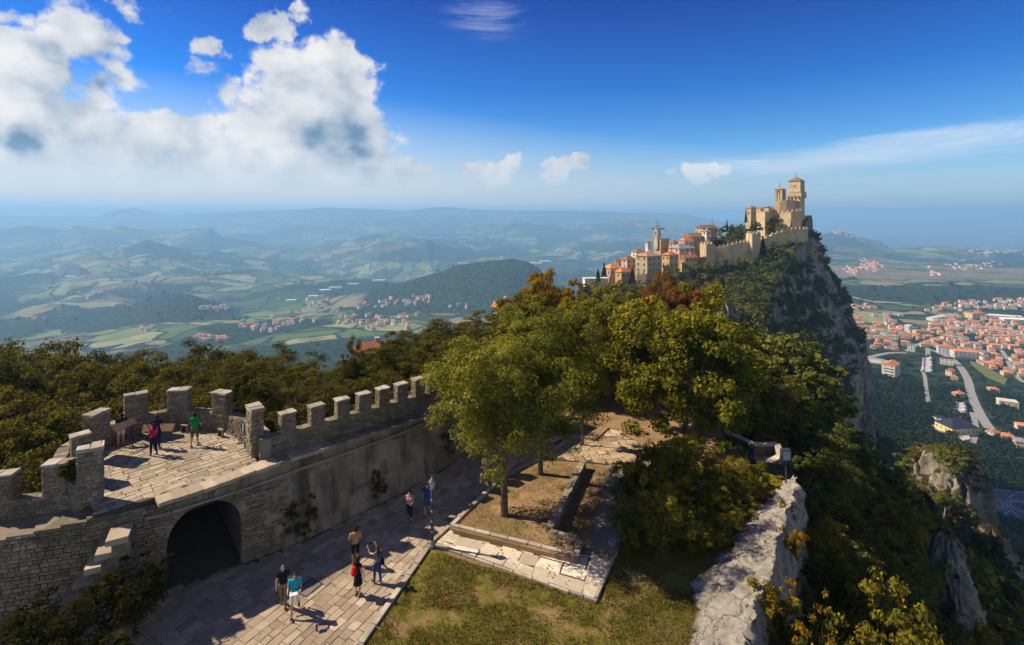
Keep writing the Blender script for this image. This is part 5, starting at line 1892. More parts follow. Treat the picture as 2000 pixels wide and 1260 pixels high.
sq_tower('wall_turret', 'square crenellated turret at the lower end of the long town wall', 1381, 24, 476, 506, 296, 18, W_CASTLE, found=8)
curtain('short crenellated wall under the big stone house of the old town', [(1243, 536, 268), (1262, 535, 266), (1280, 531, 268)], 1.4, W_OLD, found=9, mw=1.0)
building('gatehouse', 'low castle building with a small tiled roof at the left end of the castle', 'building', 1467, 18, 406, 430, 345, 25, .8, W_CASTLE, R_BROWN, 'pyr', 1, 1, 1.8, chim=0)
building('castle_building', 'long low castle building with a stone roof left of the bell tower', 'building', 1497, 36, 408, 420, 352, 8, .4, W_CASTLE, R_BROWN, 'gable', 1, 2, 1.4, chim=0)
building('castle_building', 'small roofed castle turret between the gatehouse and the bell tower', 'building', 1500, 13, 405, 416, 347, 30, .9, W_CASTLE, R_BROWN, 'pyr', 0, 1, 1.2, chim=0)
sq_tower('castle_tower', 'stubby pale square tower below the bell tower', 1494, 14, 413, 440, 335, 20, W_CASTLE, cren=False, roof='pyr', rm=W_CASTLE, rh=.6)

# old town
building('stone_house', 'big square stone house with brown hip roof at the town edge', 'house', 1266, 50, 500, 534, 270, 34, .75, W_OLD, R_BROWN, 'hip', 3, 3, 2.0, group='old town houses')
building('town_house', 'ochre house with bright orange roof right of the big stone house', 'house', 1309, 32, 498, 524, 276, 30, .75, W_OCHRE, R_TERRA, 'hip', 2, 2, 1.6)
building('town_house', 'wide house with grey hip roof above the ochre house', 'house', 1331, 50, 485, 503, 292, 28, .7, W_PINK, R_GREY, 'hip', 2, 3, 2.4)
building('town_house', 'long low house with orange roof beside the grey roofed house', 'house', 1345, 32, 503, 513, 280, 20, .5, W_OCHRE, R_TERRA, 'gable', 1, 3, 1.6)
tt_ = building('town_hall', 'square town hall with a crenellated top in the old town', 'town hall', 1292, 29, 467, 492, 310, 30, .8, W_OLD, R_GREY, 'flat', 2, 3, chim=0)
sq_tower('clock_tower', 'slender belfry with spire rising from the town hall', 1284, 12, 449, 480, 311, 30, W_OLD, found=2, roof=None, rh=.6, mast=3.0, belfry=3.6)
sq_tower('church_turret', 'small pale church bell turret left of the town hall', 1266, 10, 474, 498, 300, 20, W_CREAM, roof='pyr', rm=R_BROWN, rh=1.2, belfry=2.6)
building('town_house', 'narrow white tower house with windows near the lower turret', 'house', 1380, 16, 452, 478, 312, 25, .9, W_CREAM, R_BROWN, 'hip', 3, 1, 1.2)
building('town_house', 'house with a pale brown roof below the white tower house', 'house', 1355, 40, 462, 478, 312, 24, .6, W_OCHRE, R_BROWN, 'gable', 1, 3, 2.2)
building('town_house', 'top house of the old town with a grey tiled roof', 'house', 1380, 40, 446, 458, 335, 20, .6, W_OLD, R_BROWN, 'gable', 1, 3, 2.2)
building('town_house', 'low house with reddish roof left of the white tower house', 'house', 1340, 30, 470, 484, 306, 30, .6, W_CREAM, R_TERRA, 'hip', 1, 2, 1.8)
building('town_house', 'tall narrow ochre house between the town hall and the grey roofed house', 'house', 1316, 18, 474, 492, 304, 32, .8, W_OCHRE, R_BROWN, 'hip', 2, 1, 1.4)
building('town_house', 'house with weathered brown roof just left of the big stone house', 'house', 1228, 28, 507, 524, 282, 28, .7, W_PINK, R_BROWN, 'hip', 2, 2, 1.8)
building('town_house', 'low house with wide terracotta roof at the left end of the old town', 'house', 1198, 36, 524, 541, 272, 26, .7, W_PINK, R_TERRA, 'hip', 1, 3, 2.4)
building('town_house', 'terracotta roofed house at the foot of the old town', 'house', 1217, 30, 531, 545, 262, 30, .7, W_OCHRE, R_TERRA, 'hip', 1, 2, 2.0)
building('town_house', 'small house with brown roof behind the left terracotta roofs', 'house', 1211, 22, 513, 525, 290, 22, .7, W_CREAM, R_BROWN, 'gable', 1, 2, 1.8)
building('town_house', 'house with tan roof between the church turret and the brown roofed house', 'house', 1247, 28, 492, 506, 296, 25, .7, W_CREAM, R_BROWN, 'hip', 1, 2, 1.6)
building('flat_building', 'long flat pale building half hidden behind the maples', 'building', 1163, 48, 545, 552, 262, 5, .4, W_CREAM, W_CREAM, 'flat', 0, 6, chim=0, found=5)
building('town_house', 'pinkish house with orange roof showing through the trees left of the golden tree', 'house', 983, 40, 600, 624, 150, 36, .6, W_PINK, R_TERRA, 'gable', 2, 3, 2.2, found=30)
building('town_house', 'house whose terracotta roof shows between the brownish oaks', 'house', 725, 60, 690, 712, 100, 20, .6, W_OCHRE, R_TERRA, 'gable', 1, 3, 2.0, found=30)
# crane above the town hall
cr = thing('tower_crane', 'dark tower crane with horizontal jib above the town hall', 'crane', PD(1288, 492, 316))
cb = MB()
H_ = (492 - 446) / F * 316
cb.tube([(0, 0, -4), (0, 0, H_)], .35, 4)
cb.build('mast', M_IRON, cr)
cb = MB()
cb.tube([(-5, 0, H_ - .5), (3.2, 0, H_ - .3)], [.2, .3], 4)
cb.tube([(-5, 0, H_ - .4), (0, 0, H_ + 1.2), (3, 0, H_ - .2)], .08, 4)
cb.build('jib', M_IRON, cr)
am = MB()
am.tube([PD(1391, 456, 335), PD(1391, 423, 335)], [.12, .05], 5)
tag(am.build('antenna_mast', M_IRON), 'thin antenna mast rising beside the top house of the old town', 'mast')

# ------------------------------------------------------------ lower town, roads
M_ROAD = simple('asphalt', (.30, .29, .275), (.25, .24, .23), .2, .9, 0, world=True)
M_ASPH = simple('dark_asphalt', (.12, .128, .14), (.15, .155, .165), .3, .9, 0, world=True)
M_WHITE = simple('white_paint', (.72, .71, .68), (.62, .61, .58), .5, .8, 0, world=True)
M_CONC = simple('concrete', (.50, .46, .40), (.42, .39, .34), .3, .9, 0, world=True)
M_FIELD = simple('meadow', (.11, .115, .03), (.15, .14, .045), .08, 1.0, 0, world=True)
def vz(x, y):
    h = BV.ray_cast(Vector((x, y, 3000)), Vector((0, 0, -1)))
    return h[0].z if h[0] else -250
def vpick(px, py):
    r_ = pick(px, py, 'v')
    return r_[0]
def ribbon(name, pix, width, mat, zoff=.35, th=.3, kind='structure', label=None, cat=None):
    pts = [vpick(*p) for p in pix]
    # smooth resample
    fine = []
    for i in range(len(pts) - 1):
        p0, p1, p2, p3 = pts[max(i - 1, 0)], pts[i], pts[i + 1], pts[min(i + 2, len(pts) - 1)]
        n_ = max(3, int((p2 - p1).length / 8))
        for k in range(n_):
            q = k / n_
            fine.append(.5 * ((2 * p1) + (p2 - p0) * q + (2 * p0 - 5 * p1 + 4 * p2 - p3) * q * q + (3 * p1 - p0 - 3 * p2 + p3) * q ** 3))
    fine.append(pts[-1])
    vs, fs = [], []
    for i, p in enumerate(fine):
        t_ = fine[min(i + 1, len(fine) - 1)] - fine[max(i - 1, 0)]
        nn = Vector((t_.y, -t_.x, 0)).normalized() * width / 2
        a, b_ = p - nn, p + nn
        z = max(vz(a.x, a.y), vz(p.x, p.y), vz(b_.x, b_.y)) + zoff
        vs += [(a.x, a.y, z), (b_.x, b_.y, z), (a.x, a.y, z - 2), (b_.x, b_.y, z - 2)]
    for i in range(len(fine) - 1):
        k = 4 * i
        fs += [(k, k + 1, k + 5, k + 4), (k + 2, k, k + 4, k + 6), (k + 1, k + 3, k + 7, k + 5)]
    mb = MB()
    mb.add(vs, fs)
    return tag(mb.build(name, mat), label, cat, kind=kind), fine
ROADS = []
for nm, pix, wd, mt in [
        ('road', [(1808, 683), (1822, 685), (1838, 690), (1858, 701), (1876, 718), (1890, 742), (1896, 766), (1906, 792), (1922, 822), (1934, 838)], 9.5, M_ROAD),
        ('side_road', [(1899, 806), (1904, 822), (1905, 845), (1899, 866)], 5.5, M_ROAD),
        ('lane', [(1800, 722), (1806, 735), (1809, 760), (1813, 786)], 4.5, M_ROAD),
        ('lane', [(1812, 680), (1812, 695)], 7, M_ROAD),
        ('lane', [(1934, 838), (1960, 848), (2010, 862)], 6, M_ROAD),
        ('lane', [(1770, 686), (1800, 670), (1850, 655), (1900, 650), (1960, 668), (2010, 690)], 6, M_ROAD),
        ('lane', [(1690, 700), (1735, 690), (1770, 690)], 8, M_ROAD),
        ('lane', [(1655, 577), (1680, 584), (1715, 590), (1760, 592)], 7, M_CONC),
        ('lane', [(1935, 660), (1960, 690), (1985, 735), (2010, 750)], 6, M_ROAD)]:
    o, fine = ribbon(nm, pix, wd, mt)
    ROADS.append((fine, wd))
def flatpad(name, pix, mat, zoff=.3, kind='structure'):
    pts = [vpick(*p) for p in pix]
    c2 = ccw([(p.x, p.y) for p in pts])
    z = max(p.z for p in pts) + zoff
    mb = MB()
    mb.prism(c2, z - 6, z)
    return tag(mb.build(name, mat), kind=kind), z, c2
PADS = []
for nm, pix, mt in [('car_park', [(1862, 812), (1866, 790), (1886, 790), (1888, 812)], M_CONC), ('car_park', [(1800, 727), (1803, 703), (1820, 701), (1822, 727)], M_CONC),
                    ('forecourt', [(1818, 835), (1838, 820), (1842, 850), (1830, 850)], M_CONC), ('forecourt', [(1862, 850), (1890, 850), (1900, 866), (1876, 868)], M_CONC)]:
    o, z, c2 = flatpad(nm, pix, mt)
    PADS.append((c2, z))
meadow = flatpad('meadow', [(1895, 710), (1915, 716), (1968, 742), (1962, 752), (1925, 736)], M_FIELD, .4)
PADS.append((meadow[2], meadow[1]))
# junction with two roundabouts
jc = vpick(1938, 981)
JZ = max(vz(jc.x + a, jc.y + b_) for a in (-30, 0, 30) for b_ in (-30, 0, 30)) + .3
jt = MB()
def jp(px, py, z=None):
    z = JZ if z is None else z
    d = (CAMZ - z) * F / (py - HOR)
    return ((px - 1000) / F * d, d)
jpoly = ccw([jp(*q) for q in [(1905, 949), (1950, 955), (2060, 965), (2060, 1032), (1990, 1022), (1925, 1004), (1900, 1003)]])
jt.prism(jpoly, JZ - 12, JZ)
junction = tag(jt.build('junction', M_ASPH), kind='structure')
PADS.append((jpoly, JZ))
M_EARTH = simple('island_soil', (.20, .13, .08), (.28, .2, .12), .5, 1, 0, world=True)
def roundabout(px, py, r, label):
    x, y = jp(px, py)
    t_ = thing('roundabout', label, 'roundabout', (x, y, JZ))
    for nm, r0, r1, h, mt in (('painted_ring', r + 2.3, r + 2.7, .02, M_WHITE), ('kerb', r - .1, r + .9, .25, M_CONC), ('island', 0, r - .12, .35, M_EARTH), ('planting', 0, r * .35, .8, L_SCRUB)):
        mb = MB()
        n_ = 40
        vs, fs = [], []
        for k in range(n_):
            a = 2 * math.pi * k / n_
            for rr_, z in ((r1, .004), (r1, h), (max(r0, .01), h), (max(r0, .01), .004)):
                vs.append((rr_ * math.cos(a), rr_ * math.sin(a), z))
        for k in range(n_):
            for q in range(3):
                a, b_ = 4 * k + q, 4 * ((k + 1) % n_) + q
                fs.append((a, b_, b_ + 1, a + 1))
        mb.add(vs, fs)
        mb.build(nm, mt, t_)
    return x, y
roundabout(1938, 981, 6.2, 'roundabout with a brown planted island at the junction below the cliff')
roundabout(2003, 992, 8.0, 'second larger roundabout cut by the right edge at the junction')
for a, b_ in (((1970, 972), (1985, 962)), ((1962, 1004), (1975, 996)), ((1975, 996), (1990, 1010)), ((1962, 1004), (1988, 1014)), ((1905, 951), (2040, 967))):
    x0, y0 = jp(*a)
    x1, y1 = jp(*b_)
    mb = MB()
    L = math.hypot(x1 - x0, y1 - y0)
    mb.box(((x0 + x1) / 2, (y0 + y1) / 2, JZ + .008), (L, .5, .012), math.atan2(y1 - y0, x1 - x0))
    mb.build('painted_line', M_WHITE, junction)
# the other roundabout, in front of the apartment house
x, y, z = vpick(1707, 706)
z = z + .5
mb = MB()
mb.lathe([(26, -8), (26, 0.0), (0.1, 0.0)], (x, y, z), 40)
tag(mb.build('turning_circle', M_ROAD), kind='structure')
mb = MB()
mb.lathe([(11, .004), (11, .3), (8, .35), (8, .2), (0.1, .2)], (0, 0, 0), 36)
tag(mb.build('roundabout', M_CONC, loc=(x, y, z)), 'pale paved roundabout beside the apartment house under the cliff', 'roundabout')
PADS.append((ccw([(x + 26 * math.cos(k), y + 26 * math.sin(k)) for k in np.linspace(0, 6.28, 16)[:-1]]), z))

# houses -----------------------------------------------------
def house_data(w_, d_, h, rk, rh, wm, rm, seed):
    g = random.Random(seed)
    mb = MB()
    mb.box((0, 0, h / 2 - 3), (w_, d_, h + 6))
    fl = max(1, int(h / 2.9))
    for f in range(fl):
        z = h / fl * (f + .52)
        for c in range(max(2, int(w_ / 3.2))):
            n_ = max(2, int(w_ / 3.2))
            x = w_ * ((c + .5) / n_ - .5)
            for s in (-1, 1):
                mb.box((x, s * d_ / 2, z), (1.1, .14, 1.35), mi=1)
        n_ = max(2, int(d_ / 3.4))
        for c in range(n_):
            y = d_ * ((c + .5) / n_ - .5)
            for s in (-1, 1):
                mb.box((s * w_ / 2, y, z), (.14, 1.1, 1.35), mi=1)
    if g.random() < .6:
        mb.box((0, -d_ / 2 - .55, h * .5), (w_ * .6, 1.1, .25), mi=0)
        mb.box((0, -d_ / 2 - 1.05, h * .5 + .5), (w_ * .6, .08, .9), mi=0)
    body = mb.mesh('wall', [wm, M_PANE])
    r_ = MB()
    hip_roof(r_, w_, d_, h + .02, rh, .6, rk)
    roof = r_.mesh('roof', rm)
    c = MB()
    c.box((w_ * .2, d_ * .15, h + rh * .75), (.8, .8, 2.0))
    c.box((w_ * .2, d_ * .15, h + rh * .75 + 1.08), (1.0, 1.0, .18))
    ch = c.mesh('chimney', W_PINK)
    return body, roof, ch
HV = []
wl = [W_CREAM, W_OCHRE, W_WHITE, W_YEL, W_PINK, W_CREAM, W_WHITE, W_CREAM]
wn = {W_CREAM.name: 'cream', W_OCHRE.name: 'ochre', W_WHITE.name: 'white', W_YEL.name: 'yellow', W_PINK.name: 'pinkish', W_OLD.name: 'stone'}
for k in range(16):
    g = random.Random(k + 40)
    wm = wl[k % 8]
    rm = R_TERRA if k % 7 != 6 else R_GREY
    rk = 'hip' if k % 2 else 'gable'
    w_, d_, h = g.uniform(10, 15.5), g.uniform(8.5, 11.5), g.choice([5.6, 6.2, 8.5, 9.0])
    HV.append((house_data(w_, d_, h, rk, g.uniform(1.9, 2.8), wm, rm, k), wm, rm, rk, w_, d_))
placed = []
def free(x, y, r):
    for (a, b_, q) in placed:
        if (a - x) ** 2 + (b_ - y) ** 2 < (q + r) ** 2 * .62:
            return False
    for fine, wd in ROADS:
        for p in fine:
            if (p.x - x) ** 2 + (p.y - y) ** 2 < (wd / 2 + r * .75) ** 2:
                return False
    for c2, z in PADS:
        if inside((x, y), c2):
            return False
    return True
def put_house(x, y, z, rz, k, label, group, sc=1.0, cat='house', name='house'):
    (body, roof, ch), wm, rm, rk, w_, d_ = HV[k]
    t_ = thing(name, label, cat, (x, y, z), rz, group)
    t_.scale = (sc, sc, sc)
    link('wall', body, t_)
    ro = link('roof', roof, t_)
    link('chimney', ch, ro)
    placed.append((x, y, max(w_, d_) * .5 * sc))
    return t_
# the nearer ones, one by one
for (px, pyb, d_sc, rot, k, lab) in [
        (1872, 776, .95, 12, 1, 'house with bright orange hip roof beside the curved road'),
        (1940, 767, .95, -25, 11, 'lone ochre house with orange roof among the trees right of the curved road'),
        (1976, 731, .95, 15, 9, 'house with pale walls and dull red roof below the meadow'),
        (1864, 742, .8, -40, 3, 'small house with orange roof above the bend of the curved road'),
        (1856, 733, .9, 30, 8, 'house with orange gable roof squeezed between lane and road'),
        (1939, 856, .8, 15, 7, 'tall narrow cream house with orange roof near the bottom of the curved road'),
        (1967, 861, 1.05, -28, 9, 'long house with orange roof right of the tall narrow cream house'),
        (1996, 838, .9, -30, 5, 'house with orange roof at the right edge of the town'),
        (1996, 876, .85, -30, 13, 'lowest house with orange roof at the right edge')]:
    p = vpick(px, pyb)
    put_house(p.x, p.y, p.z, math.radians(rot), k, lab, 'nearest houses of the lower town', d_sc)
def near_building(px0, px1, pye, pyb, rot, ratio, wm, rm, roof, floors, cols, label, name='apartment_house', cat='apartments', rh=2.5, balc=False):
    p = vpick((px0 + px1) / 2, pyb)
    t_, w_, dp, h = building(name, label, cat, (px0 + px1) / 2, px1 - px0, pye, pyb, p.y, rot, ratio, wm, rm, roof, floors, cols, rh, found=6, ww=1.3, wh=1.5)
    if balc:
        for f in range(1, floors):
            for side in (0,):
                bb = MB()
                bb.box((0, -dp / 2 - .7, h / floors * f), (w_ * .8, 1.4, .2))
                bb.box((0, -dp / 2 - 1.35, h / floors * f + .55), (w_ * .8, .1, .95))
                bb.build('balcony', W_WHITE, t_)
                bb = MB()
                bb.box((-w_ / 2 - .7, 0, h / floors * f), (1.4, dp * .7, .2))
                bb.box((-w_ / 2 - 1.35, 0, h / floors * f + .55), (.1, dp * .7, .95))
                bb.build('balcony', W_WHITE, t_)
    placed.append((t_.location.x, t_.location.y, max(w_, dp) * .6))
near_building(1721, 1759, 713, 735, 38, .7, W_CREAM, R_TERRA, 'gable', 4, 3, 'large apartment house with balconies and orange roof right under the cliff', balc=True, rh=4)
near_building(1862, 1906, 687, 701, -18, .45, W_CREAM, R_TERRA, 'hip', 3, 6, 'long cream apartment block with orange roof above the curved road', balc=True, rh=2.6)
near_building(1831, 1859, 678, 692, -30, .7, W_WHITE, R_TERRA, 'hip', 3, 4, 'white apartment block with orange hip roof left of the long cream block', rh=3)
near_building(1786, 1812, 647, 656, -15, .6, W_YEL, R_TERRA, 'hip', 2, 5, 'broad yellow building with orange hip roof in the middle of the lower town', rh=3)
near_building(1768, 1781, 636, 648, 20, .8, W_WHITE, W_WHITE, 'flat', 4, 2, 'white flat topped block on the left of the lower town')
near_building(1773, 1787, 673, 687, -35, .7, W_WHITE, R_GREY, 'flat', 4, 3, 'grey and white apartment block with dark windows among the trees')
near_building(1888, 1920, 612, 622, 10, .5, W_YEL, R_TERRA, 'flat', 4, 6, 'tall yellowish apartment block at the back of the lower town')
near_building(1950, 1985, 785, 797, -30, .7, W_CREAM, W_CREAM, 'flat', 1, 3, 'low building with a pale flat roof among dark trees', name='flat_building', cat='building')
near_building(1840, 1897, 836, 850, 3, .72, W_YEL, R_SLATE, 'hip', 1, 6, 'broad low hall with a large dark slate hip roof and yellow walls', name='hall', cat='building', rh=7.5)
near_building(1824, 1842, 815, 822, 3, .5, W_CREAM, R_SLATE, 'flat', 1, 2, 'small dark roofed annex left of the slate roofed hall', name='annex', cat='building')
near_building(1838, 1860, 700, 713, -38, .5, W_CREAM, R_SLATE, 'gable', 2, 3, 'house with a black roof at the bend of the curved road', name='house', cat='house', rh=2)
# the rest of the town fills these blocks
g_ = random.Random(12)
BLOCKS = [([(1686, 655), (1745, 650), (1775, 668), (1800, 668), (1830, 672), (1850, 680), (1905, 698), (1915, 712), (1960, 732), (2010, 745), (2010, 625), (1900, 612), (1862, 612), (1800, 640), (1740, 642)], 240, 10.5),
          ([(1805, 607), (1870, 590), (2010, 583), (2010, 606), (1890, 606), (1820, 612)], 60, 8),
          ([(1664, 596), (1702, 596), (1702, 606), (1664, 608)], 8, 8), ([(1668, 622), (1735, 622), (1765, 645), (1700, 645), (1676, 640)], 22, 9),
          ([(1676, 650), (1766, 650), (1770, 678), (1740, 690), (1690, 682)], 26, 9), ([(1800, 655), (1880, 660), (1880, 682), (1805, 682)], 20, 9),
          ([(1700, 612), (1760, 612), (1760, 620), (1700, 620)], 7, 9)]
town_n = 0
SPECS = []
for poly, cnt, spx in BLOCKS[-3:] + BLOCKS[:-3]:
    x0, x1 = min(p[0] for p in poly), max(p[0] for p in poly)
    y0, y1 = min(p[1] for p in poly), max(p[1] for p in poly)
    got = tries = 0
    while got < cnt and tries < cnt * 30:
        tries += 1
        px, py = g_.uniform(x0, x1), g_.uniform(y0, y1)
        if not inside((px, py), poly):
            continue
        r_ = pick(px, py)
        if r_ is None or r_[3] != 'v':
            continue
        p = r_[0]
        k = g_.randrange(16)
        sc = g_.uniform(.62, .98)
        if not free(p.x, p.y, max(HV[k][4], HV[k][5]) * .5 * sc):
            continue
        (_, wm, rm, rk, w_, d_) = HV[k]
        SPECS.append((p.x, p.y, p.z, math.radians(g_.choice([-35, -20, -28, 55, 62, 10]) + g_.uniform(-8, 8)), k, sc, px, py, 0))
        placed.append((p.x, p.y, max(w_, d_) * .5 * sc))
        got += 1
        town_n += 1
# hamlets on the left and on the far hills
HAM = [((505, 640), 14, 26, 7), ((560, 632), 14, 30, 7), ((690, 628), 14, 34, 8), ((745, 635), 20, 40, 10), ((790, 625), 10, 22, 8), ((715, 600), 9, 25, 7), ((640, 606), 7, 30, 6), ((800, 590), 10, 22, 8),
       ((760, 593), 8, 16, 6), ((830, 582), 6, 12, 7), ((420, 602), 14, 24, 4), ((395, 660), 6, 16, 5), ((430, 662), 5, 14, 4), ((60, 622), 5, 30, 6), ((600, 590), 8, 40, 8), ((900, 600), 4, 20, 4), ((280, 642), 4, 20, 4)]
for (cx_, cy_), cnt, rx_, ry_ in HAM:
    got = tries = 0
    while got < cnt and tries < 200:
        tries += 1
        px, py = cx_ + g_.gauss(0, rx_ * .6), cy_ + g_.gauss(0, ry_ * .6)
        r_ = pick(px, py)
        if r_ is None or r_[3] != 'v' or r_[0].y > 4000:
            continue
        p = r_[0]
        k = g_.choice([0, 2, 5, 6, 7, 8, 10, 13, 14, 1, 3])
        if not free(p.x, p.y, 7.5):
            continue
        (_, wm, rm, rk, w_, d_) = HV[k]
        SPECS.append((p.x, p.y, p.z, g_.uniform(0, 3.1), k, g_.uniform(.9, 1.35), px, py, 1))
        placed.append((p.x, p.y, max(w_, d_) * .55))
        got += 1
SPECS.sort(key=lambda q: -HV[q[4]][4] * q[5] / q[1])
MARKS = [(1885, 690, 'the long cream block'), (1845, 684, 'the white apartment block'), (1799, 650, 'the broad yellow building'), (1774, 641, 'the white flat topped block'), (1780, 680, 'the grey and white block'), (1904, 616, 'the tall yellowish block'),
         (1740, 725, 'the large apartment house'), (1930, 725, 'the meadow'), (1976, 715, 'the dull red roof'), (1707, 705, 'the paved roundabout'), (1971, 625, 'the grey-white sheds'), (1850, 700, 'the curved road')]
HMARK = [(640, 568, 'the pale valley sheds'), (1000, 560, 'the dark wooded hill'), (310, 600, 'the small dark wooded hill'), (725, 680, 'the roof among the brownish oaks'), (560, 610, 'the ploughed field')]
rest_h = MB()
for i, (x, y, z, rz, k, sc, px, py, ham) in enumerate(SPECS):
    (body, roof, ch), wm, rm, rk, w_, d_ = HV[k]
    if i < 275:
        big = 'large' if w_ * sc > 14 else 'small' if w_ * sc < 10.8 else 'medium sized'
        mk = min(HMARK if ham else MARKS, key=lambda q: (q[0] - px) ** 2 + (q[1] - py) ** 2 * 4)
        side = ('behind' if py < mk[1] - 8 else 'in front of' if py > mk[1] + 8 else 'left of' if px < mk[0] else 'right of')
        placed_n = len(placed)
        put_house(x, y, z, rz, k, f"{big} {wn[wm.name]} house with {'orange' if rm is R_TERRA else 'grey'} {rk} roof {side} {mk[2]}", 'houses of the valley hamlets' if ham else 'houses of the lower town', sc)
    else:
        ca, sa = math.cos(rz) * sc, math.sin(rz) * sc
        for me_, mi0 in ((body, {0: wl.index(wm) if wm in wl else 0}), (roof, {0: 8 if rm is R_TERRA else 9})):
            rest_h.v_off = len(rest_h.v)
            vs = [(x + v.co.x * ca - v.co.y * sa, y + v.co.x * sa + v.co.y * ca, z + v.co.z * sc) for v in me_.vertices]
            o_ = len(rest_h.v)
            rest_h.v += vs
            for p_ in me_.polygons:
                rest_h.f.append(tuple(q + o_ for q in p_.vertices))
                rest_h.m.append(10 if p_.material_index == 1 else mi0[0])
tag(link('more_houses', rest_h.mesh('more_houses', wl + [R_TERRA, R_GREY, M_PANE])), kind='stuff')
# pale sheds on the valley floor
for i, (px, py, L, wd, rz) in enumerate([(635, 568, 60, 24, .3), (655, 563, 70, 26, .3), (612, 580, 50, 22, .25), (690, 556, 60, 22, .2), (570, 588, 50, 25, .1), (740, 549, 80, 30, .2), (905, 515, 90, 40, -.1), (1060, 511, 150, 60, .1), (1045, 515, 120, 50, .1), (140, 541, 60, 30, .1), (1690, 458, 120, 60, .1), (1880, 474, 90, 50, .2), (1930, 495, 80, 40, .1), (1980, 628, 50, 24, -.3), (1962, 622, 60, 20, -.4), (1830, 624, 70, 14, .5)]):
    r_ = pick(px, py)
    if r_ is None or r_[3] != 'v':
        continue
    p = r_[0]
    t_ = thing('shed', ['long pale industrial shed on the valley floor', 'wide white roofed shed on the far plain', 'grey-white shed at the edge of the lower town'][0 if px < 1000 else 1 if py < 600 else 2], 'shed', p, rz, 'pale industrial sheds')
    mb = MB()
    mb.box((0, 0, 1), (L, wd, 12))
    mb.build('wall', W_WHITE, t_)
    mb = MB()
    hip_roof(mb, L, wd, 7.02, 2.2, .5, 'gable')
    mb.build('roof', W_WHITE, t_)
# villages on the far hills that read as specks
far_b = MB()
for (cx_, cy_, cnt, rx_, ry_) in [(1640, 454, 60, 20, 5), (1700, 520, 60, 22, 10), (1665, 530, 20, 12, 8), (1690, 462, 40, 60, 4), (1860, 474, 90, 110, 5), (1940, 490, 60, 70, 8), (1880, 455, 120, 120, 8), (1740, 445, 60, 80, 5), (1830, 536, 10, 12, 3), (1900, 520, 30, 60, 8), (1970, 470, 60, 40, 10), (1220, 440, 24, 40, 5), (930, 470, 20, 60, 4), (620, 455, 20, 60, 3), (200, 480, 30, 150, 10), (400, 520, 40, 150, 20), (650, 520, 20, 80, 12), (150, 580, 18, 100, 20), (1100, 490, 20, 40, 6), (1160, 505, 14, 30, 6)]:
    for _ in range(cnt):
        px, py = cx_ + g_.gauss(0, rx_ * .5), cy_ + g_.gauss(0, ry_ * .5)
        r_ = pick(px, py)
        if r_ is None or r_[3] != 'v' or r_[0].y < 1500:
            continue
        p = r_[0]
        s = g_.uniform(9, 15) * (1 + p.y / 9000)
        far_b.box((p.x, p.y, p.z + 2), (s, s * .75, 10), g_.uniform(0, 3), mi=g_.choice([0, 0, 1, 2]))
        a0 = len(far_b.f)
        sub = MB()
        hip_roof(sub, s, s * .75, 7, 2.5, .5, 'gable')
        an = g_.uniform(0, 3)
        far_b.add([(p.x + q[0] * math.cos(an) - q[1] * math.sin(an), p.y + q[0] * math.sin(an) + q[1] * math.cos(an), p.z + q[2]) for q in sub.v], sub.f, 3)
far_b_o = link('village_houses', far_b.mesh('village_houses', [W_CREAM, W_WHITE, W_PINK, R_TERRA]))
tag(far_b_o, kind='stuff')
# parked cars
M_CARS = [simple('car_paint_white', (.75, .75, .74), (.72, .72, .72), 2, .3, 0, spec=.5), simple('car_paint_blue', (.05, .10, .28), (.05, .10, .26), 2, .3, 0, spec=.5), simple('car_paint_silver', (.45, .46, .47), (.42, .43, .44), 2, .3, 0, spec=.5), simple('car_paint_red', (.4, .04, .03), (.38, .04, .03), 2, .3, 0, spec=.5)]
M_TYRE = simple('tyre', (.02, .02, .02), (.03, .03, .03), 4, .9, 0)
cbod = []
for mt in M_CARS:
    mb = MB()
    prof2 = [(-2.1, .35), (-2.15, .75), (-1.9, .95), (-1.0, 1.0), (-.55, 1.42), (.75, 1.45), (1.45, 1.02), (2.05, .9), (2.1, .35)]
    n_ = len(prof2)
    vs = [(x, -.86, z) for x, z in prof2] + [(x, .86, z) for x, z in prof2]
    mb.add(vs, [tuple(range(n_)), tuple(reversed(range(n_, 2 * n_)))] + [(i, n_ + i, n_ + (i + 1) % n_, (i + 1) % n_) for i in range(n_)])
    cbod.append(mb.mesh('body', mt))
mb = MB()
mb.box((.12, 0, 1.2), (1.6, 1.75, .3))
mb.box((1.12, 0, 1.2), (.5, 1.5, .26), top=.8)
cgl = mb.mesh('window', M_PANE)
mb = MB()
mb.tube([(0, -.12, 0), (0, .12, 0)], .33, 12)
cwh = mb.mesh('wheel', M_TYRE)
cno = 0
carn = ['white', 'blue', 'silver', 'red']
def car(x, y, z, rz, k, label, group='cars parked in the lower town'):
    t_ = thing('parked_car', label, 'car', (x, y, z), rz, group)
    link('body', cbod[k], t_)
    link('window', cgl, t_)
    for sx in (-1.3, 1.3):
        for sy in (-.8, .8):
            link('wheel', cwh, t_, (sx, sy, .33))
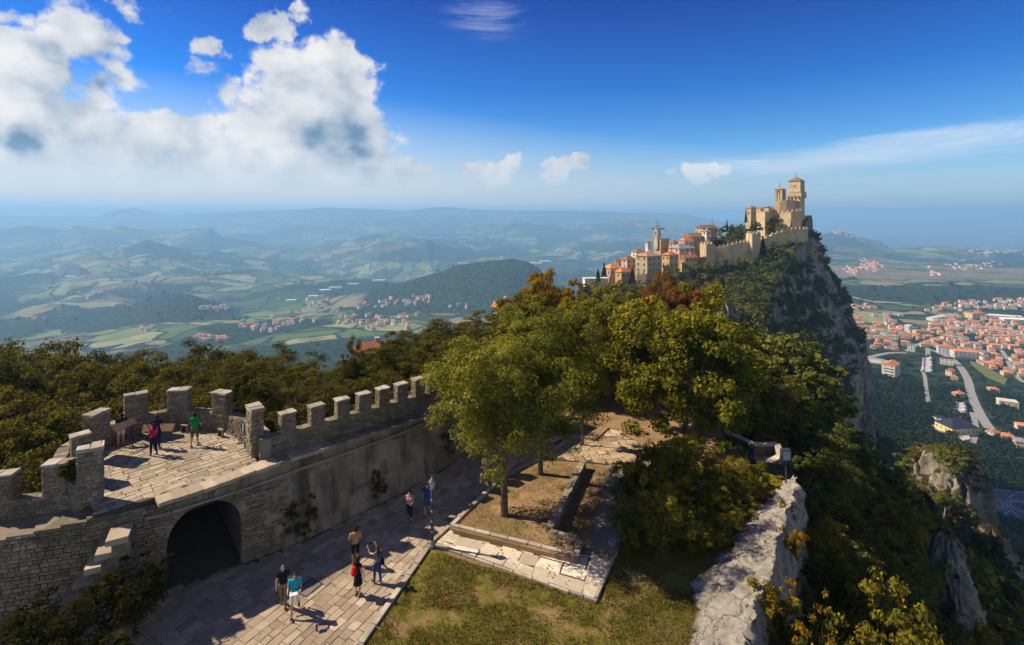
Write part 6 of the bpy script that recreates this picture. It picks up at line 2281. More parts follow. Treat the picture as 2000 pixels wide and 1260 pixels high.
for pi_, (pad, rows) in enumerate(((PADS[0], ((.12, 9), (.88, 9))), (PADS[1], ((.12, 8), (.88, 8))))):
    c2, z = pad
    xs_ = sorted(c2, key=lambda p: p[1])
    near_, far_ = sorted(xs_[:2]), sorted(xs_[2:])
    for f, n_ in rows:
        a = Vector((near_[0][0] + (near_[1][0] - near_[0][0]) * f, near_[0][1] + (near_[1][1] - near_[0][1]) * f, 0))
        b_ = Vector((far_[0][0] + (far_[1][0] - far_[0][0]) * f, far_[0][1] + (far_[1][1] - far_[0][1]) * f, 0))
        L = (b_ - a).length
        for q in range(int(L / 3.0)):
            if g_.random() < .2:
                continue
            p = a.lerp(b_, (q + .5) * 3.0 / L)
            k = g_.choice([0, 0, 1, 2, 2, 3])
            car(p.x, p.y, z + .01, g_.choice([0, math.pi]) + g_.uniform(-.06, .06), k, f"{carn[k]} car parked in {'the car park behind the slate roofed hall' if pi_ == 0 else 'the upper car park at the end of the lane'}", ['cars behind the slate roofed hall', 'cars in the upper car park'][pi_])
x, y = jp(2000, 987)
car(x - 3, y, JZ + .4, .5, 1, 'dark blue car standing on the second roundabout at the right edge', 'cars at the junction')
x, y = jp(1977, 963)
car(x, y, JZ + .01, -.2, 1, 'blue car driving into the junction from the back', 'cars at the junction')
x, y = jp(1934, 1009)
car(x, y, vz(x, y) + .1, 1.2, 2, 'silver car beside the junction under the dark trees', 'cars at the junction')
# lamp posts at the junction
for px, py, h in ((1947, 958, 14), (1941, 984, 11), (1930, 985, 9)):
    x, y = jp(px, py)
    t_ = thing('street_lamp', {1947: 'tallest lamp mast at the back edge of the road junction', 1941: 'lamp mast right on the planted roundabout', 1930: 'lamp mast at the left of the planted roundabout'}[px], 'street lamp', (x, y, JZ))
    mb = MB()
    mb.tube([(0, 0, 0), (0, 0, h)], [.16, .09], 6)
    mb.build('pole', M_CONC, t_)
    mb = MB()
    mb.box((0, 0, h), (2.6, .3, .15))
    mb.build('lamp_head', M_CONC, t_)

# ------------------------------------------------------------ trees of the mountain flank
g_ = random.Random(77)
MCENT = MV[MF].mean(1)
FN = np.cross(MV[MF[:, 1]] - MV[MF[:, 0]], MV[MF[:, 3]] - MV[MF[:, 0]])
FA = np.linalg.norm(FN, axis=1)
FNZ = np.abs(FN[:, 2] / (FA + 1e-9))
dist = np.hypot(MCENT[:, 0], MCENT[:, 1])
uuF = np.tile((.5 * (uu[1:] + uu[:-1]))[None, :], (nr2 - 1, 1)).ravel()
okf = (MCENT[:, 1] > 18) & (np.abs(MCENT[:, 0]) < MCENT[:, 1] * 1.12 + 15) & (dist < 520)
okf &= ~((MCENT[:, 1] < 48) & (uuF < 1.5))
okf &= ~((uuF < -25) & (MCENT[:, 1] < 75))
wgt = FA * np.clip((FNZ - .05) / .2, .06, 1) / (np.maximum(dist, 28) / 100) ** 1.35
vegn = fbm(MCENT[:, 1] * 1.0 + MCENT[:, 2] * .2, MCENT[:, 2] * .8, 22, 3, 97)
wgt = np.where((FNZ < .35) & (vegn < .56) & (MCENT[:, 1] > 200), wgt * .12, wgt)
wgt = np.where(okf, wgt, 0)
rgn = np.random.default_rng(5)
cand = rgn.choice(len(wgt), 16000, p=wgt / wgt.sum(), replace=True)
def blocked(px, py, d):
    """keep the castle, the town and its walls in the open"""
    boxes = [(1170, 1238, 500, 548, 258), (1238, 1295, 485, 545, 262), (1290, 1395, 440, 520, 268), (1392, 1470, 466, 506, 285), (1458, 1486, 450, 502, 290), (1500, 1580, 444, 470, 310), (1522, 1592, 380, 446, 322), (1455, 1516, 400, 432, 330)]
    for x0, x1, y0, y1, dm in boxes:
        if x0 < px < x1 and y0 < py < y1 + 12:
            return True
    return False
pts_r, sel = [], []
grid = {}
FM = [(1535, 880, 'the floodlight'), (1848, 1100, 'the jagged pinnacle'), (1862, 930, 'the broad bluff'), (1480, 860, 'the belvedere'), (1420, 720, 'the big broad maple'), (1680, 790, 'the pale limestone pillar'), (1945, 1090, 'the grey shoulder'), (1570, 1090, 'the rock slab'), (1700, 1170, 'the tall yellow-green shrub'), (1502, 740, 'the narrow grey outcrop'), (1430, 600, 'the small pale outcrop'), (1325, 570, 'the rust coloured tree'), (1430, 505, 'the long town wall'), (1540, 470, 'the low castle wall'), (1590, 440, 'the castle keep'), (1600, 600, 'the middle of the castle cliff'), (1655, 700, 'the rounded grey outcrop'), (1266, 540, 'the big stone house'), (1760, 960, 'the pale olive tree')]
def by_mark(px, py):
    q = min(FM, key=lambda m: (m[0] - px) ** 2 + (m[1] - py) ** 2)
    ddx, ddy = px - q[0], py - q[1]
    return ('right of ' if ddx > 0 else 'left of ') + q[2] if abs(ddx) > abs(ddy) else ('below ' if ddy > 0 else 'above ') + q[2]
lab_near = 'dark scrubby tree on the steep flank below the cliff edge'
flank = 0
far_n = 0
pending = []
for ci in cand:
    c = MCENT[ci]
    x, y, z = c[0] + g_.uniform(-.7, .7), c[1] + g_.uniform(-.7, .7), c[2]
    d = math.hypot(x, y)
    if y < 15:
        continue
    h = g_.uniform(3.2, 7.0) if d < 170 else g_.uniform(4.5, 8.5)
    if uuF[ci] > 1.5 and d < 70:
        h = g_.uniform(2.0, 4.8)
    if FNZ[ci] < .3 and d > 150:
        h *= .6
    px = 1000 + F * x / y
    py = HOR + F * (CAMZ - z) / y
    pyt = HOR + F * (CAMZ - z - h) / y
    if px < 880 or px > 2100 or pyt > 1320:
        continue
    if blocked(px, py, d) or blocked(px, pyt, d):
        continue
    if px > 1585 and d < 140 and pyt < 690:
        continue
    if (abs(px - 1852) < 50 and 1000 < py < 1290 and d < 60) or (abs(px - 1862) < 45 and 880 < pyt < 960 and d < 112):
        continue
    cell = (int(x / (h * .42)), int(y / (h * .42)), int(z / (h * .8)))
    r_ = grid.get(cell, 0)
    if r_ >= 1:
        continue
    grid[cell] = 1
    # visible at all?
    o = Vector((0, 0, CAMZ))
    tp = Vector((x, y, z + h * .9))
    hit = BM.ray_cast(o, (tp - o).normalized(), (tp - o).length - 1.5)
    if hit[0] is not None:
        continue
    pending.append((d, x, y, z, h, px, py, uuF[ci]))
pending.sort()
woods_pts = []
for d, x, y, z, h, px, py, u in pending:
    if d < 175 and flank < 300:
        flank += 1
        if u > 1:
            lab = ('dark scrubby tree on the cliff flank ' if d < 60 else 'dark bushy tree farther down the flank ') + by_mark(px, py)
            mt = None if g_.random() < .8 else L_OAK
        else:
            lab, mt = 'leafy tree of the ridge wood ' + by_mark(px, py), (None if g_.random() < .55 else g_.choice([L_OAK, L_ASH, L_MAPLE]))
        if d < 60:
            tree(K_SHRUB, (x, y, z - .3), h * 1.0, lab, 'tree', 'scrub trees of the flank', mat=mt or L_SCRUB, wide=1.2, name='scrub_tree')
        else:
            tree(K_HILL, (x, y, z - .4), h * 1.05, lab, 'tree', 'scrub trees of the flank', mat=mt, wide=1.1)
    elif far_n < 300:
        far_n += 1
        lab = ('small tree on the castle hill slope ' if u < 1 else 'small tree clinging to the cliff ') + by_mark(px, py)
        tree(K_FAR, (x, y, z - .4), h, lab, 'tree', 'trees of the castle hill', wide=1.15, name='hillside_tree', mat=None if g_.random() < .75 else L_ASH)
    else:
        woods_pts.append((x, y, z - .4, h / 8.0))
print('flank', flank, 'far', far_n, 'rest', len(woods_pts), 'town', town_n)
# conifers and cypresses that stand out near the castle
for px, py, d, K, h, lab in [(1457, 408, 340, K_CYP, 9, 'dark cypress left of the castle gatehouse'), (1468, 430, 325, K_CYP, 8, 'dark cypress below the castle gatehouse'), (1420, 428, 320, K_CYP, 8, 'slim cypress above the long town wall'),
                         (1490, 460, 300, K_CON, 17, 'big dark fir beside the upper turret of the town wall'), (1486, 480, 292, K_CON, 14, 'second dark fir just below the upper turret'), (1405, 470, 305, K_CON, 9, 'light conifer behind the long town wall'),
                         (1180, 512, 270, K_CON, 11, 'dark pine at the left end of the old town'), (1168, 523, 262, K_CON, 7, 'smaller dark pine at the left end of the old town'), (1545, 432, 325, K_CYP, 6, 'cypress in front of the curtain wall'), (1235, 520, 258, K_CON, 9, 'dark fir left of the big stone house')]:
    p = PD(px, py, d)
    tree(K, (p.x, p.y, p.z - h), h, lab, 'tree')
for px, py, d, h in [(1400, 462, 312, 8), (1415, 455, 316, 9), (1430, 446, 320, 9), (1440, 452, 312, 9), (1448, 438, 325, 9), (1428, 462, 308, 8), (1478, 432, 330, 8), (1505, 428, 332, 9), (1512, 420, 335, 8), (1520, 438, 328, 8), (1505, 448, 322, 7), (1530, 442, 322, 6), (1462, 440, 318, 9), (1410, 440, 324, 7), (1540, 466, 300, 5), (1510, 472, 305, 7), (1525, 480, 300, 7), (1560, 468, 306, 5), (1455, 505, 280, 6), (1430, 512, 276, 6), (1400, 518, 272, 6), (1475, 500, 285, 7), (1350, 520, 262, 6), (1330, 530, 255, 6), (1300, 540, 250, 6), (1550, 500, 300, 7), (1555, 520, 295, 6)]:
    p = PD(px, py, d)
    tree(K_FAR, (p.x, p.y, p.z - h), h, 'leafy tree among the castle walls ' + by_mark(px, py), 'tree', 'trees between the castle walls', name='hillside_tree', wide=1.1, mat=L_SCRUB)

for k, (px, py, d, kk) in enumerate([(1140, 551, 240, 1), (1153, 549, 242, 0), (1167, 550, 240, 2), (1190, 549, 246, 1), (1212, 547, 243, 0), (1235, 552, 240, 2), (1252, 548, 250, 0), (1272, 546, 246, 1), (1292, 538, 252, 0), (1308, 530, 256, 2), (1328, 522, 262, 0), (1348, 516, 266, 1), (1366, 512, 270, 0), (1385, 510, 272, 2), (1405, 509, 276, 0), (1425, 507, 276, 1), (1445, 504, 280, 0), (1465, 502, 282, 2)]):
    p = PD(px, py, d)
    tree(K_FAR, (p.x, p.y, p.z - 9), 9.0, 'leafy tree screening the foot of the old town ' + by_mark(px, py), 'tree', 'trees at the foot of the old town', name='hillside_tree', wide=1.0, mat=[L_SCRUB, L_OAK, L_ASH][kk])
# ------------------------------------------------------------ woods too many to count: instances of leaf clumps
def scatter(name, pts, meshes, label=None):
    """one object whose points carry copies of the given crowns"""
    me = bpy.data.meshes.new(name)
    me.vertices.add(len(pts))
    A = np.array(pts, np.float32)
    me.vertices.foreach_set('co', A[:, :3].ravel())
    at_ = me.attributes.new('size', 'FLOAT', 'POINT')
    at_.data.foreach_set('value', A[:, 3].copy())
    o = link(name, me)
    ng = bpy.data.node_groups.new(name, 'GeometryNodeTree')
    ng.interface.new_socket('Geometry', in_out='INPUT', socket_type='NodeSocketGeometry')
    ng.interface.new_socket('Geometry', in_out='OUTPUT', socket_type='NodeSocketGeometry')
    N = ng.nodes
    gi, go = N.new('NodeGroupInput'), N.new('NodeGroupOutput')
    join = N.new('GeometryNodeGeometryToInstance')
    for mo in reversed(meshes):
        oi_ = N.new('GeometryNodeObjectInfo')
        oi_.inputs['Object'].default_value = mo
        ng.links.new(oi_.outputs['Geometry'], join.inputs[0])
    mp = N.new('GeometryNodeMeshToPoints')
    ng.links.new(gi.outputs[0], mp.inputs[0])
    ip = N.new('GeometryNodeInstanceOnPoints')
    ip.inputs['Pick Instance'].default_value = True
    ng.links.new(mp.outputs[0], ip.inputs['Points'])
    ng.links.new(join.outputs[0], ip.inputs['Instance'])
    rv = N.new('FunctionNodeRandomValue')
    rv.data_type = 'FLOAT_VECTOR'
    rv.inputs[1].default_value = (0, 0, 6.283)
    ng.links.new(rv.outputs[0], ip.inputs['Rotation'])
    na_ = N.new('GeometryNodeInputNamedAttribute')
    na_.data_type = 'FLOAT'
    na_.inputs['Name'].default_value = 'size'
    ng.links.new(na_.outputs[0], ip.inputs['Scale'])
    ri = N.new('FunctionNodeRandomValue')
    ri.data_type = 'INT'
    ri.inputs[4].default_value = 0
    ri.inputs[5].default_value = len(meshes) - 1
    ri.inputs['Seed'].default_value = 3
    ng.links.new(ri.outputs[2], ip.inputs['Instance Index'])
    ng.links.new(ip.outputs[0], go.inputs[0])
    md = o.modifiers.new('scatter', 'NODES')
    md.node_group = ng
    tag(o, label, kind='stuff')
    return o
first_far = [o for o in bpy.data.objects if o.name.startswith('crown') and o.parent and o.parent.name.startswith('hillside_tree')]
seen_, src_far = set(), []
for o in first_far:
    if o.data.name not in seen_:
        seen_.add(o.data.name)
        src_far.append(o)
if woods_pts:
    scatter('hillside_woods', woods_pts, src_far[:4])
# valley woods
vt = []
for v in range(3):
    p = vpick(1720 + v * 12, 770 + v * 9)
    t_ = tree(K_VAL, (p.x, p.y, p.z), 9, ['round dark tree at the edge of the wood under the cliff', 'round dark tree in the wood under the cliff next to the lane', 'bushy dark tree in the wood under the cliff'][v], 'tree', v=v)
    vt.append([c for c in t_.children if c.name.startswith('crown')][0])
n_ = 160000
az_ = np.radians(rgn.uniform(-48, 48, n_))
rr_ = np.exp(rgn.uniform(math.log(280), math.log(4800), n_))
X, Y = rr_ * np.sin(az_), rr_ * np.cos(az_)
wm_ = wood_mask(X, Y)
pxv = 1000 + F * X / Y
right_side = pxv > 1600
nearw = right_side & (rr_ < 2300)
patch = fbm(X, Y, 90, 3, 91)
townm = np.where(nearw, np.where(patch > .46, .9, .3), 0)
pyv = HOR + F * (CAMZ + 225) / Y
under = right_side & (Y < 640) & (pxv - 1690 < (pyv - 700) * 1.1 + 30)
prob = np.where(nearw, np.maximum(townm, under * .95), wm_ * np.clip(rr_ / 900, .35, 1))
keep = rgn.random(n_) < prob
X, Y = X[keep], Y[keep]
vp = []
RP = np.array([(p.x, p.y, wd) for fine, wd in ROADS for p in fine])
HP = np.array(placed)
gridv = {}
for x, y in zip(X, Y):
    nr_ = y < 2600 and x > .5 * y
    if nr_:
        if (np.hypot(RP[:, 0] - x, RP[:, 1] - y) < RP[:, 2] / 2 + 5).any():
            continue
        if any(inside((x, y), c2) for c2, z in PADS):
            continue
    if (np.hypot(HP[:, 0] - x, HP[:, 1] - y) < HP[:, 2] * .8 + 2.2).any():
        continue
    r_ = math.hypot(x, y)
    cs = max(4.5, r_ * .0048)
    c = (int(x / cs), int(y / cs))
    if c in gridv:
        continue
    gridv[c] = 1
    z = vz(x, y)
    if y > 1500 and x > .5 * y and False:
        continue
    vp.append((x, y, z - .6, g_.uniform(.45, 1.05) * max(.8, min(1.6, r_ / 1500))))
print('valley trees', len(vp))
scatter('valley_woods', vp, vt)
# ------------------------------------------------------------ people
def cloth(name, c, c2=None):
    return simple(name, c, c2 or tuple(k * .75 for k in c), 14, .9, .15, .01, spec=.1)
SKIN = simple('skin', (.50, .28, .18), (.44, .24, .15), 9, .6, 0)
SKIN_T = simple('tanned_skin', (.36, .19, .11), (.31, .16, .09), 9, .6, 0)
HAIR_D = cloth('dark_hair', (.025, .018, .014))
HAIR_B = cloth('brown_hair', (.06, .035, .02))
HAIR_G = cloth('grey_hair', (.18, .16, .14))
EYE = simple('eye', (.02, .015, .012), (.03, .02, .02), 3, .3, 0)

def ellipsoid(mb, c, r, n=12, m_=8):
    vs = [(c[0], c[1], c[2] - r[2])]
    for i in range(1, m_):
        a = -math.pi / 2 + math.pi * i / m_
        for k in range(n):
            b_ = 2 * math.pi * k / n
            vs.append((c[0] + r[0] * math.cos(a) * math.cos(b_), c[1] + r[1] * math.cos(a) * math.sin(b_), c[2] + r[2] * math.sin(a)))
    vs.append((c[0], c[1], c[2] + r[2]))
    fs = [(0, 1 + (k + 1) % n, 1 + k) for k in range(n)]
    for i in range(m_ - 2):
        for k in range(n):
            a, b_ = 1 + i * n + k, 1 + i * n + (k + 1) % n
            fs.append((a, b_, b_ + n, a + n))
    L = len(vs) - 1
    fs += [(L, 1 + (m_ - 2) * n + k, 1 + (m_ - 2) * n + (k + 1) % n) for k in range(n)]
    mb.add(vs, fs)

def limb(mb, pts, rad):
    mb.tube(pts, rad, 10)
    for p, r_ in zip(pts, rad):
        ellipsoid(mb, p, (r_, r_, r_), 10, 7)

def seg_d(p, a, b_):
    ab = b_ - a
    t_ = np.clip(((p - a) @ ab) / (ab @ ab), 0, 1)
    return np.linalg.norm(p - (a + t_[:, None] * ab), axis=1), t_

def rotx(v, a, o):
    """rotate about the x axis through o, positive = swing forward (+y) for something hanging down"""
    d = v - o
    ca, sa = math.cos(a), math.sin(a)
    return o + Vector((d.x, d.y * ca - d.z * sa, d.y * sa + d.z * ca))

def person(loc, face_dir, label, h=1.75, legs=(0, 0), knees=(0, 0), arms=((0, 0.15), (0, 0.15)), arm_out=(.12, .12), bend=0.0, top=('shirt', None, .75), bottom=('trousers', None, 1.0, .95), shoes=None, hair=None, hair_len=0, skin=None, female=False, sleeve=.75, head_turn=0.0, skirt=0):
    skin = skin or SKIN
    sh_w = .165 if female else .19
    hipw = .10
    V_ = lambda x, y, z: Vector((x, y, z))
    piv = V_(0, 0, .96)
    B = lambda v: rotx(v, -bend, piv)     # bend the trunk forward
    pel, bel, che, nek, hd = piv, B(V_(0, .01, 1.12)), B(V_(0, .0, 1.30)), B(V_(0, -.01, 1.47)), B(V_(0, .02, 1.615))
    mb = MB()
    tw_ = .86 if female else 1.0
    mb_t = [(pel + V_(0, 0, -.03), .150), (bel, .118 * tw_), (che, .142 * tw_), (B(V_(0, -.005, 1.40)), .115 * tw_)]
    for p, r_ in mb_t:
        ellipsoid(mb, p, (r_ * 1.16, r_ * .80, .12), 14, 8)
    ellipsoid(mb, bel.lerp(che, .5), (.145 * tw_, .10, .14), 14, 8)
    ellipsoid(mb, pel.lerp(bel, .5), (.145 * tw_, .10, .14), 14, 8)
    if female:
        for s in (-1, 1):
            ellipsoid(mb, B(V_(.075 * s, .085, 1.29)), (.065, .055, .065), 10, 6)
    limb(mb, [nek - (nek - che) * .1, nek, hd - (hd - nek) * .25], [.062, .052, .05])
    bones = {'torso': [(np.array(pel), np.array(che)), (np.array(che), np.array(nek))]}
    ellipsoid(mb, hd, (.076, .096, .112), 14, 10)
    ellipsoid(mb, hd + (B(V_(0, .05, .9)) - B(V_(0, 0, .96))) * .9 * .9, (.055, .055, .06), 10, 7)
    fw = (B(V_(0, 1, 1.6)) - B(V_(0, 0, 1.6)))
    upv = (nek - che).normalized()
    ellipsoid(mb, hd + fw * .10 - upv * .01, (.013, .022, .022), 8, 6)
    for s in (-1, 1):
        ellipsoid(mb, hd + V_(.078 * s, 0, -.005), (.012, .022, .03), 8, 6)
    hands = []
    limbs = {}
    for i, s in enumerate((-1, 1)):
        sw, el = arms[i]
        S0 = B(V_(sh_w * s, -.01, 1.425))
        E = B(V_((sh_w + .02 + .28 * math.sin(arm_out[i])) * s, -.015, 1.425 - .285 * math.cos(arm_out[i])))
        W = E + (E - S0) * .88 + V_(-.06 * s * (1 if arm_out[i] > .1 else 0), 0, 0)
        E = rotx(E, sw, S0)
        W = rotx(W, sw, S0)
        W = rotx(W, el, E)
        Hd = W + (W - E).normalized() * .085
        limb(mb, [S0, S0.lerp(E, .5), E], [.058 * tw_, .050 * tw_, .041 * tw_])
        limb(mb, [E, E.lerp(W, .35), W], [.041 * tw_, .040 * tw_, .027 * tw_])
        ellipsoid(mb, W.lerp(Hd, .6), (.028, .036, .045), 10, 7)
        limb(mb, [che.lerp(nek, .6) + V_(.05 * s, 0, 0), S0], [.075 * tw_, .060 * tw_])
        hands.append((W, Hd, s))
        limbs['arm%d' % i] = (S0, E, W, Hd)
        H0 = V_(hipw * s, 0, .93)
        K = V_(hipw * s * 1.03, .015, .505)
        A_ = V_(hipw * s * 1.06, -.02, .085)
        T_ = A_ + V_(.015 * s, .16, -.052)
        Hl = A_ + V_(0, -.045, -.05)
        K = rotx(K, legs[i], H0)
        A_, T_, Hl = [rotx(q, legs[i], H0) for q in (A_, T_, Hl)]
        A_, T_, Hl = [rotx(q, -knees[i], K) for q in (A_, T_, Hl)]
        limb(mb, [H0, H0.lerp(K, .45), K], [.088, .075, .054])
        limb(mb, [K, K.lerp(A_, .35), A_], [.054, .053, .036])
        limb(mb, [Hl, A_.lerp(T_, .45) + V_(0, 0, -.012), T_], [.036, .038, .03])
        limbs['leg%d' % i] = (H0, K, A_, T_)
    low = min(min(limbs['leg%d' % i][3].z, limbs['leg%d' % i][2].z - .075) for i in (0, 1)) - .03
    tmp = mb.build('tmp_body', skin)
    rm_ = tmp.modifiers.new('r', 'REMESH')
    rm_.mode = 'VOXEL'
    rm_.voxel_size = .017
    smd = tmp.modifiers.new('s', 'SMOOTH')
    smd.iterations = 4
    smd.factor = .5
    dg = bpy.context.evaluated_depsgraph_get()
    dg.update()
    ev = bpy.data.meshes.new_from_object(tmp.evaluated_get(dg))
    bpy.data.objects.remove(tmp)
    n_ = len(ev.vertices)
    co = np.empty(n_ * 3, np.float32)
    ev.vertices.foreach_get('co', co)
    co = co.reshape(-1, 3).astype(float)
    no = np.empty(n_ * 3, np.float32)
    ev.vertices.foreach_get('normal', no)
    no = no.reshape(-1, 3).astype(float)
    faces = [tuple(p.vertices) for p in ev.polygons]
    best = np.full(n_, 9.0)
    reg = np.zeros(n_, int)
    tt = np.zeros(n_)
    def upd(a, b_, r_, code):
        nonlocal best, reg, tt
        d, t_ = seg_d(co, np.array(a), np.array(b_))
        d = d - r_
        k = d < best
        best[k], reg[k], tt[k] = d[k], code, t_[k]
    upd(pel - V_(0, 0, .04), bel, .135, 1)
    upd(bel, nek - upv * .04, .14, 2)
    upd(nek, nek.lerp(hd, .4), .05, 3)
    upd(hd - upv * .06, hd + upv * .03, .09, 4)
    for i in (0, 1):
        S0, E, W, Hd = limbs['arm%d' % i]
        upd(S0, E, .05, 5)
        upd(E, W, .036, 6)
        upd(W, Hd, .035, 7)
        H0, K, A_, T_ = limbs['leg%d' % i]
        upd(H0 - V_(0, 0, .06), K, .07, 8)
        upd(K, A_, .048, 9)
        upd(A_ - V_(0, 0, .02), T_, .04, 10)
    p_ = thing('person', label, 'person', (loc[0], loc[1], loc[2] - low * h / 1.75), math.atan2(-face_dir[0], face_dir[1]))
    k_ = h / 1.75
    p_.scale = (k_, k_, k_)
    # fingers
    fm = MB()
    fm.v = [tuple(v) for v in co]
    fm.f = list(faces)
    fm.m = [0] * len(faces)
    for W, Hd, s in hands:
        d = (Hd - W).normalized()
        side = d.cross(Vector((1, 0, 0)))
        side = side.normalized() if side.length > .1 else Vector((0, 1, 0))
        palm = d.cross(side).normalized()
        for q in range(4):
            b0 = W + d * .075 + side * (.030 - .020 * q)
            L = (.062, .072, .067, .052)[q]
            fm.tube([b0, b0 + d * L * .5 + palm * .006 * s, b0 + d * L * .85 + palm * .024 * s], [.0095, .009, .007], 6)
        b0 = W + d * .03 + side * .032
        fm.tube([b0, b0 + d * .03 + side * .022, b0 + d * .058 + side * .024 + palm * .012 * s], [.011, .010, .008], 6)
    body = fm.build('body', skin, p_, smooth=True)
    def garment(name, sel, off, mat, extra=None):
        keep = [f for f in faces if all(sel[v] for v in f)]
        if not keep:
            return None
        used = sorted({v for f in keep for v in f})
        mp = {v: i for i, v in enumerate(used)}
        q = co[used] + no[used] * off
        g = MB()
        g.v = [tuple(x) for x in q]
        g.f = [tuple(mp[v] for v in f) for f in keep]
        g.m = [0] * len(g.f)
        return g.build(name, mat, p_, smooth=True)
    if top[1]:
        sl = top[2]
        selt = (reg == 2) | ((reg == 1) & (tt > (.35 if bottom[1] else 0))) | ((reg == 5) & (tt < sl)) | ((reg == 6) & (tt < (sl - 1) if sl > 1 else False))
        garment(top[0], selt, .016, top[1])
    if bottom[1]:
        ln_ = bottom[2]
        selb = ((reg == 1) & (tt < .9)) | ((reg == 8) & (tt < min(1.01, ln_ * 2))) | ((reg == 9) & (tt < (ln_ - .5) * 2 if ln_ > .5 else False))
        garment(bottom[0], selb, .013, bottom[1])
    if skirt:
        sm_ = MB()
        z0, z1 = 1.02, 1.02 - skirt
        pr = [(.135, z0), (.165, z0 - .12), (.19, z1 + .1), (.215, z1), (.205, z1), (.15, z0 - .12)]
        sm_.lathe(pr, (0, 0, 0), 18)
        sm_.build('skirt', top[1] if not bottom[1] else bottom[1], p_, smooth=True)
    if shoes:
        garment('shoe', reg == 10, .010, shoes)
    rel = (co - np.array(hd)) @ np.array(upv)
    fwd = (co - np.array(hd)) @ np.array(fw)
    selh = (reg == 4) & ((rel > .055) | ((fwd < -.005) & (rel > -.07)) | ((fwd < .04) & (rel > .01)))
    if hair:
        garment('hair', selh, .016, hair)
        if hair_len:
            hm_ = MB()
            c0 = hd - fw * .07
            limb(hm_, [c0 + upv * .03, c0 - fw * .03 - upv * .12, c0 - fw * .045 - upv * hair_len], [.085, .085, .05])
            hm_.build('long_hair', hair, p_, smooth=True)
    for s in (-1, 1):
        e = MB()
        ellipsoid(e, hd + fw * .083 + V_(.03 * s, 0, 0) + upv * .012, (.011, .009, .008), 8, 6)
        e.build('eye', EYE, p_, smooth=True)
    p_['_hands'] = 0
    del p_['_hands']
    return p_, limbs, hd

C_BLACK = cloth('black_cloth', (.015, .016, .02))
C_KHAKI = cloth('khaki_cloth', (.22, .17, .10))
C_TURQ = cloth('turquoise_cloth', (.03, .36, .46))
C_WHITE = cloth('white_cloth', (.70, .69, .66))
C_TAN = cloth('tan_cloth', (.42, .24, .12))
C_GREY = cloth('grey_cloth', (.20, .19, .19))
C_JEAN = cloth('blue_denim', (.03, .06, .16))
C_RED = cloth('red_cloth', (.50, .015, .02))
C_PINKW = cloth('red_white_pattern', (.62, .50, .48), (.45, .06, .06))
C_BLUE = cloth('blue_cloth', (.02, .06, .22))
C_PINK = cloth('magenta_cloth', (.50, .02, .12))
C_NAVY = cloth('navy_cloth', (.015, .02, .06))
C_GREEN = cloth('green_cloth', (.01, .24, .07))
C_BROWN = cloth('brown_cloth', (.14, .085, .045))
C_SKYB = cloth('light_blue_cloth', (.10, .30, .60))
S_BLACK = cloth('dark_shoe', (.03, .022, .018))
S_WHITE = cloth('pale_shoe', (.35, .55, .62))
S_BROWN = cloth('brown_shoe', (.10, .05, .03))
ZW = .03
pp = lambda px, py, z=ZW: P(px, py, z)
person(pp(553, 1185), (.25, -1), 'bald man in a black polo shirt and khaki trousers walking beside the man in turquoise', 1.76, legs=(.18, -.2), knees=(0, .25), arms=((-.25, .2), (.25, .3)), top=('shirt', C_BLACK, .6), bottom=('trousers', C_KHAKI, 1.0), shoes=S_BROWN, hair=HAIR_G)
m2, lm2, _ = person(pp(576, 1202), (.3, -1), 'man in a turquoise shirt and white shorts walking down the paved walk', 1.78, legs=(-.3, .25), knees=(.45, 0), arms=((.35, 1.25), (.35, 1.35)), top=('shirt', C_TURQ, .6), bottom=('shorts', C_WHITE, .46), shoes=S_BROWN, hair=HAIR_B)
person(pp(694, 1104), (-.4, 1), 'man in a tan shirt and dark shorts seen from behind on the paved walk', 1.80, arms=((.3, .9), (.3, .9)), top=('shirt', C_TAN, .9), bottom=('shorts', C_BLACK, .46), shoes=S_BLACK, hair=HAIR_D, skin=SKIN_T)
f4, lm4, _ = person(pp(699, 1163), (.45, .9), 'woman in a black dress wearing a red backpack on the paved walk', 1.66, female=True, arms=((.5, 1.6), (.15, .3)), top=('dress', C_BLACK, .3), bottom=('shorts', C_BLACK, .3), skirt=.5, shoes=S_BROWN, hair=HAIR_D, hair_len=.14)
f5, lm5, _ = person(pp(737, 1139), (-.75, .66), 'long haired woman in grey top and jeans raising a phone', 1.68, female=True, legs=(.12, -.12), arms=((1.35, 1.0), (1.35, 1.0)), top=('top', C_GREY, .2), bottom=('jeans', C_JEAN, 1.0), shoes=S_BLACK, hair=HAIR_B, hair_len=.42)
person(pp(800, 1018), (-.1, -1), 'woman in a red and white patterned top and dark trousers walking near the street lamp', 1.64, female=True, legs=(.15, -.18), knees=(0, .2), arms=((.3, 1.2), (-.2, .3)), top=('top', C_PINKW, .55), bottom=('trousers', C_BLACK, .78), shoes=S_BROWN, hair=HAIR_D, hair_len=.08)
person(pp(834, 1007), (0, -1), 'man in a blue shirt and blue shorts walking behind the street lamp', 1.76, legs=(-.18, .2), knees=(.25, 0), arms=((.2, .3), (-.2, .3)), top=('shirt', C_BLUE, .7), bottom=('shorts', cloth('blue_shorts', (.03, .10, .24)), .48), shoes=S_BLACK, hair=HAIR_G)
person(pp(300, 889, ZT), (-1, .25), 'woman in a pink top and dark jeans standing on the terrace', 1.66, female=True, legs=(.1, -.1), arms=((.5, 1.2), (.2, .5)), top=('top', C_PINK, .5), bottom=('jeans', C_NAVY, 1.0), shoes=S_WHITE, hair=HAIR_D, hair_len=.2)
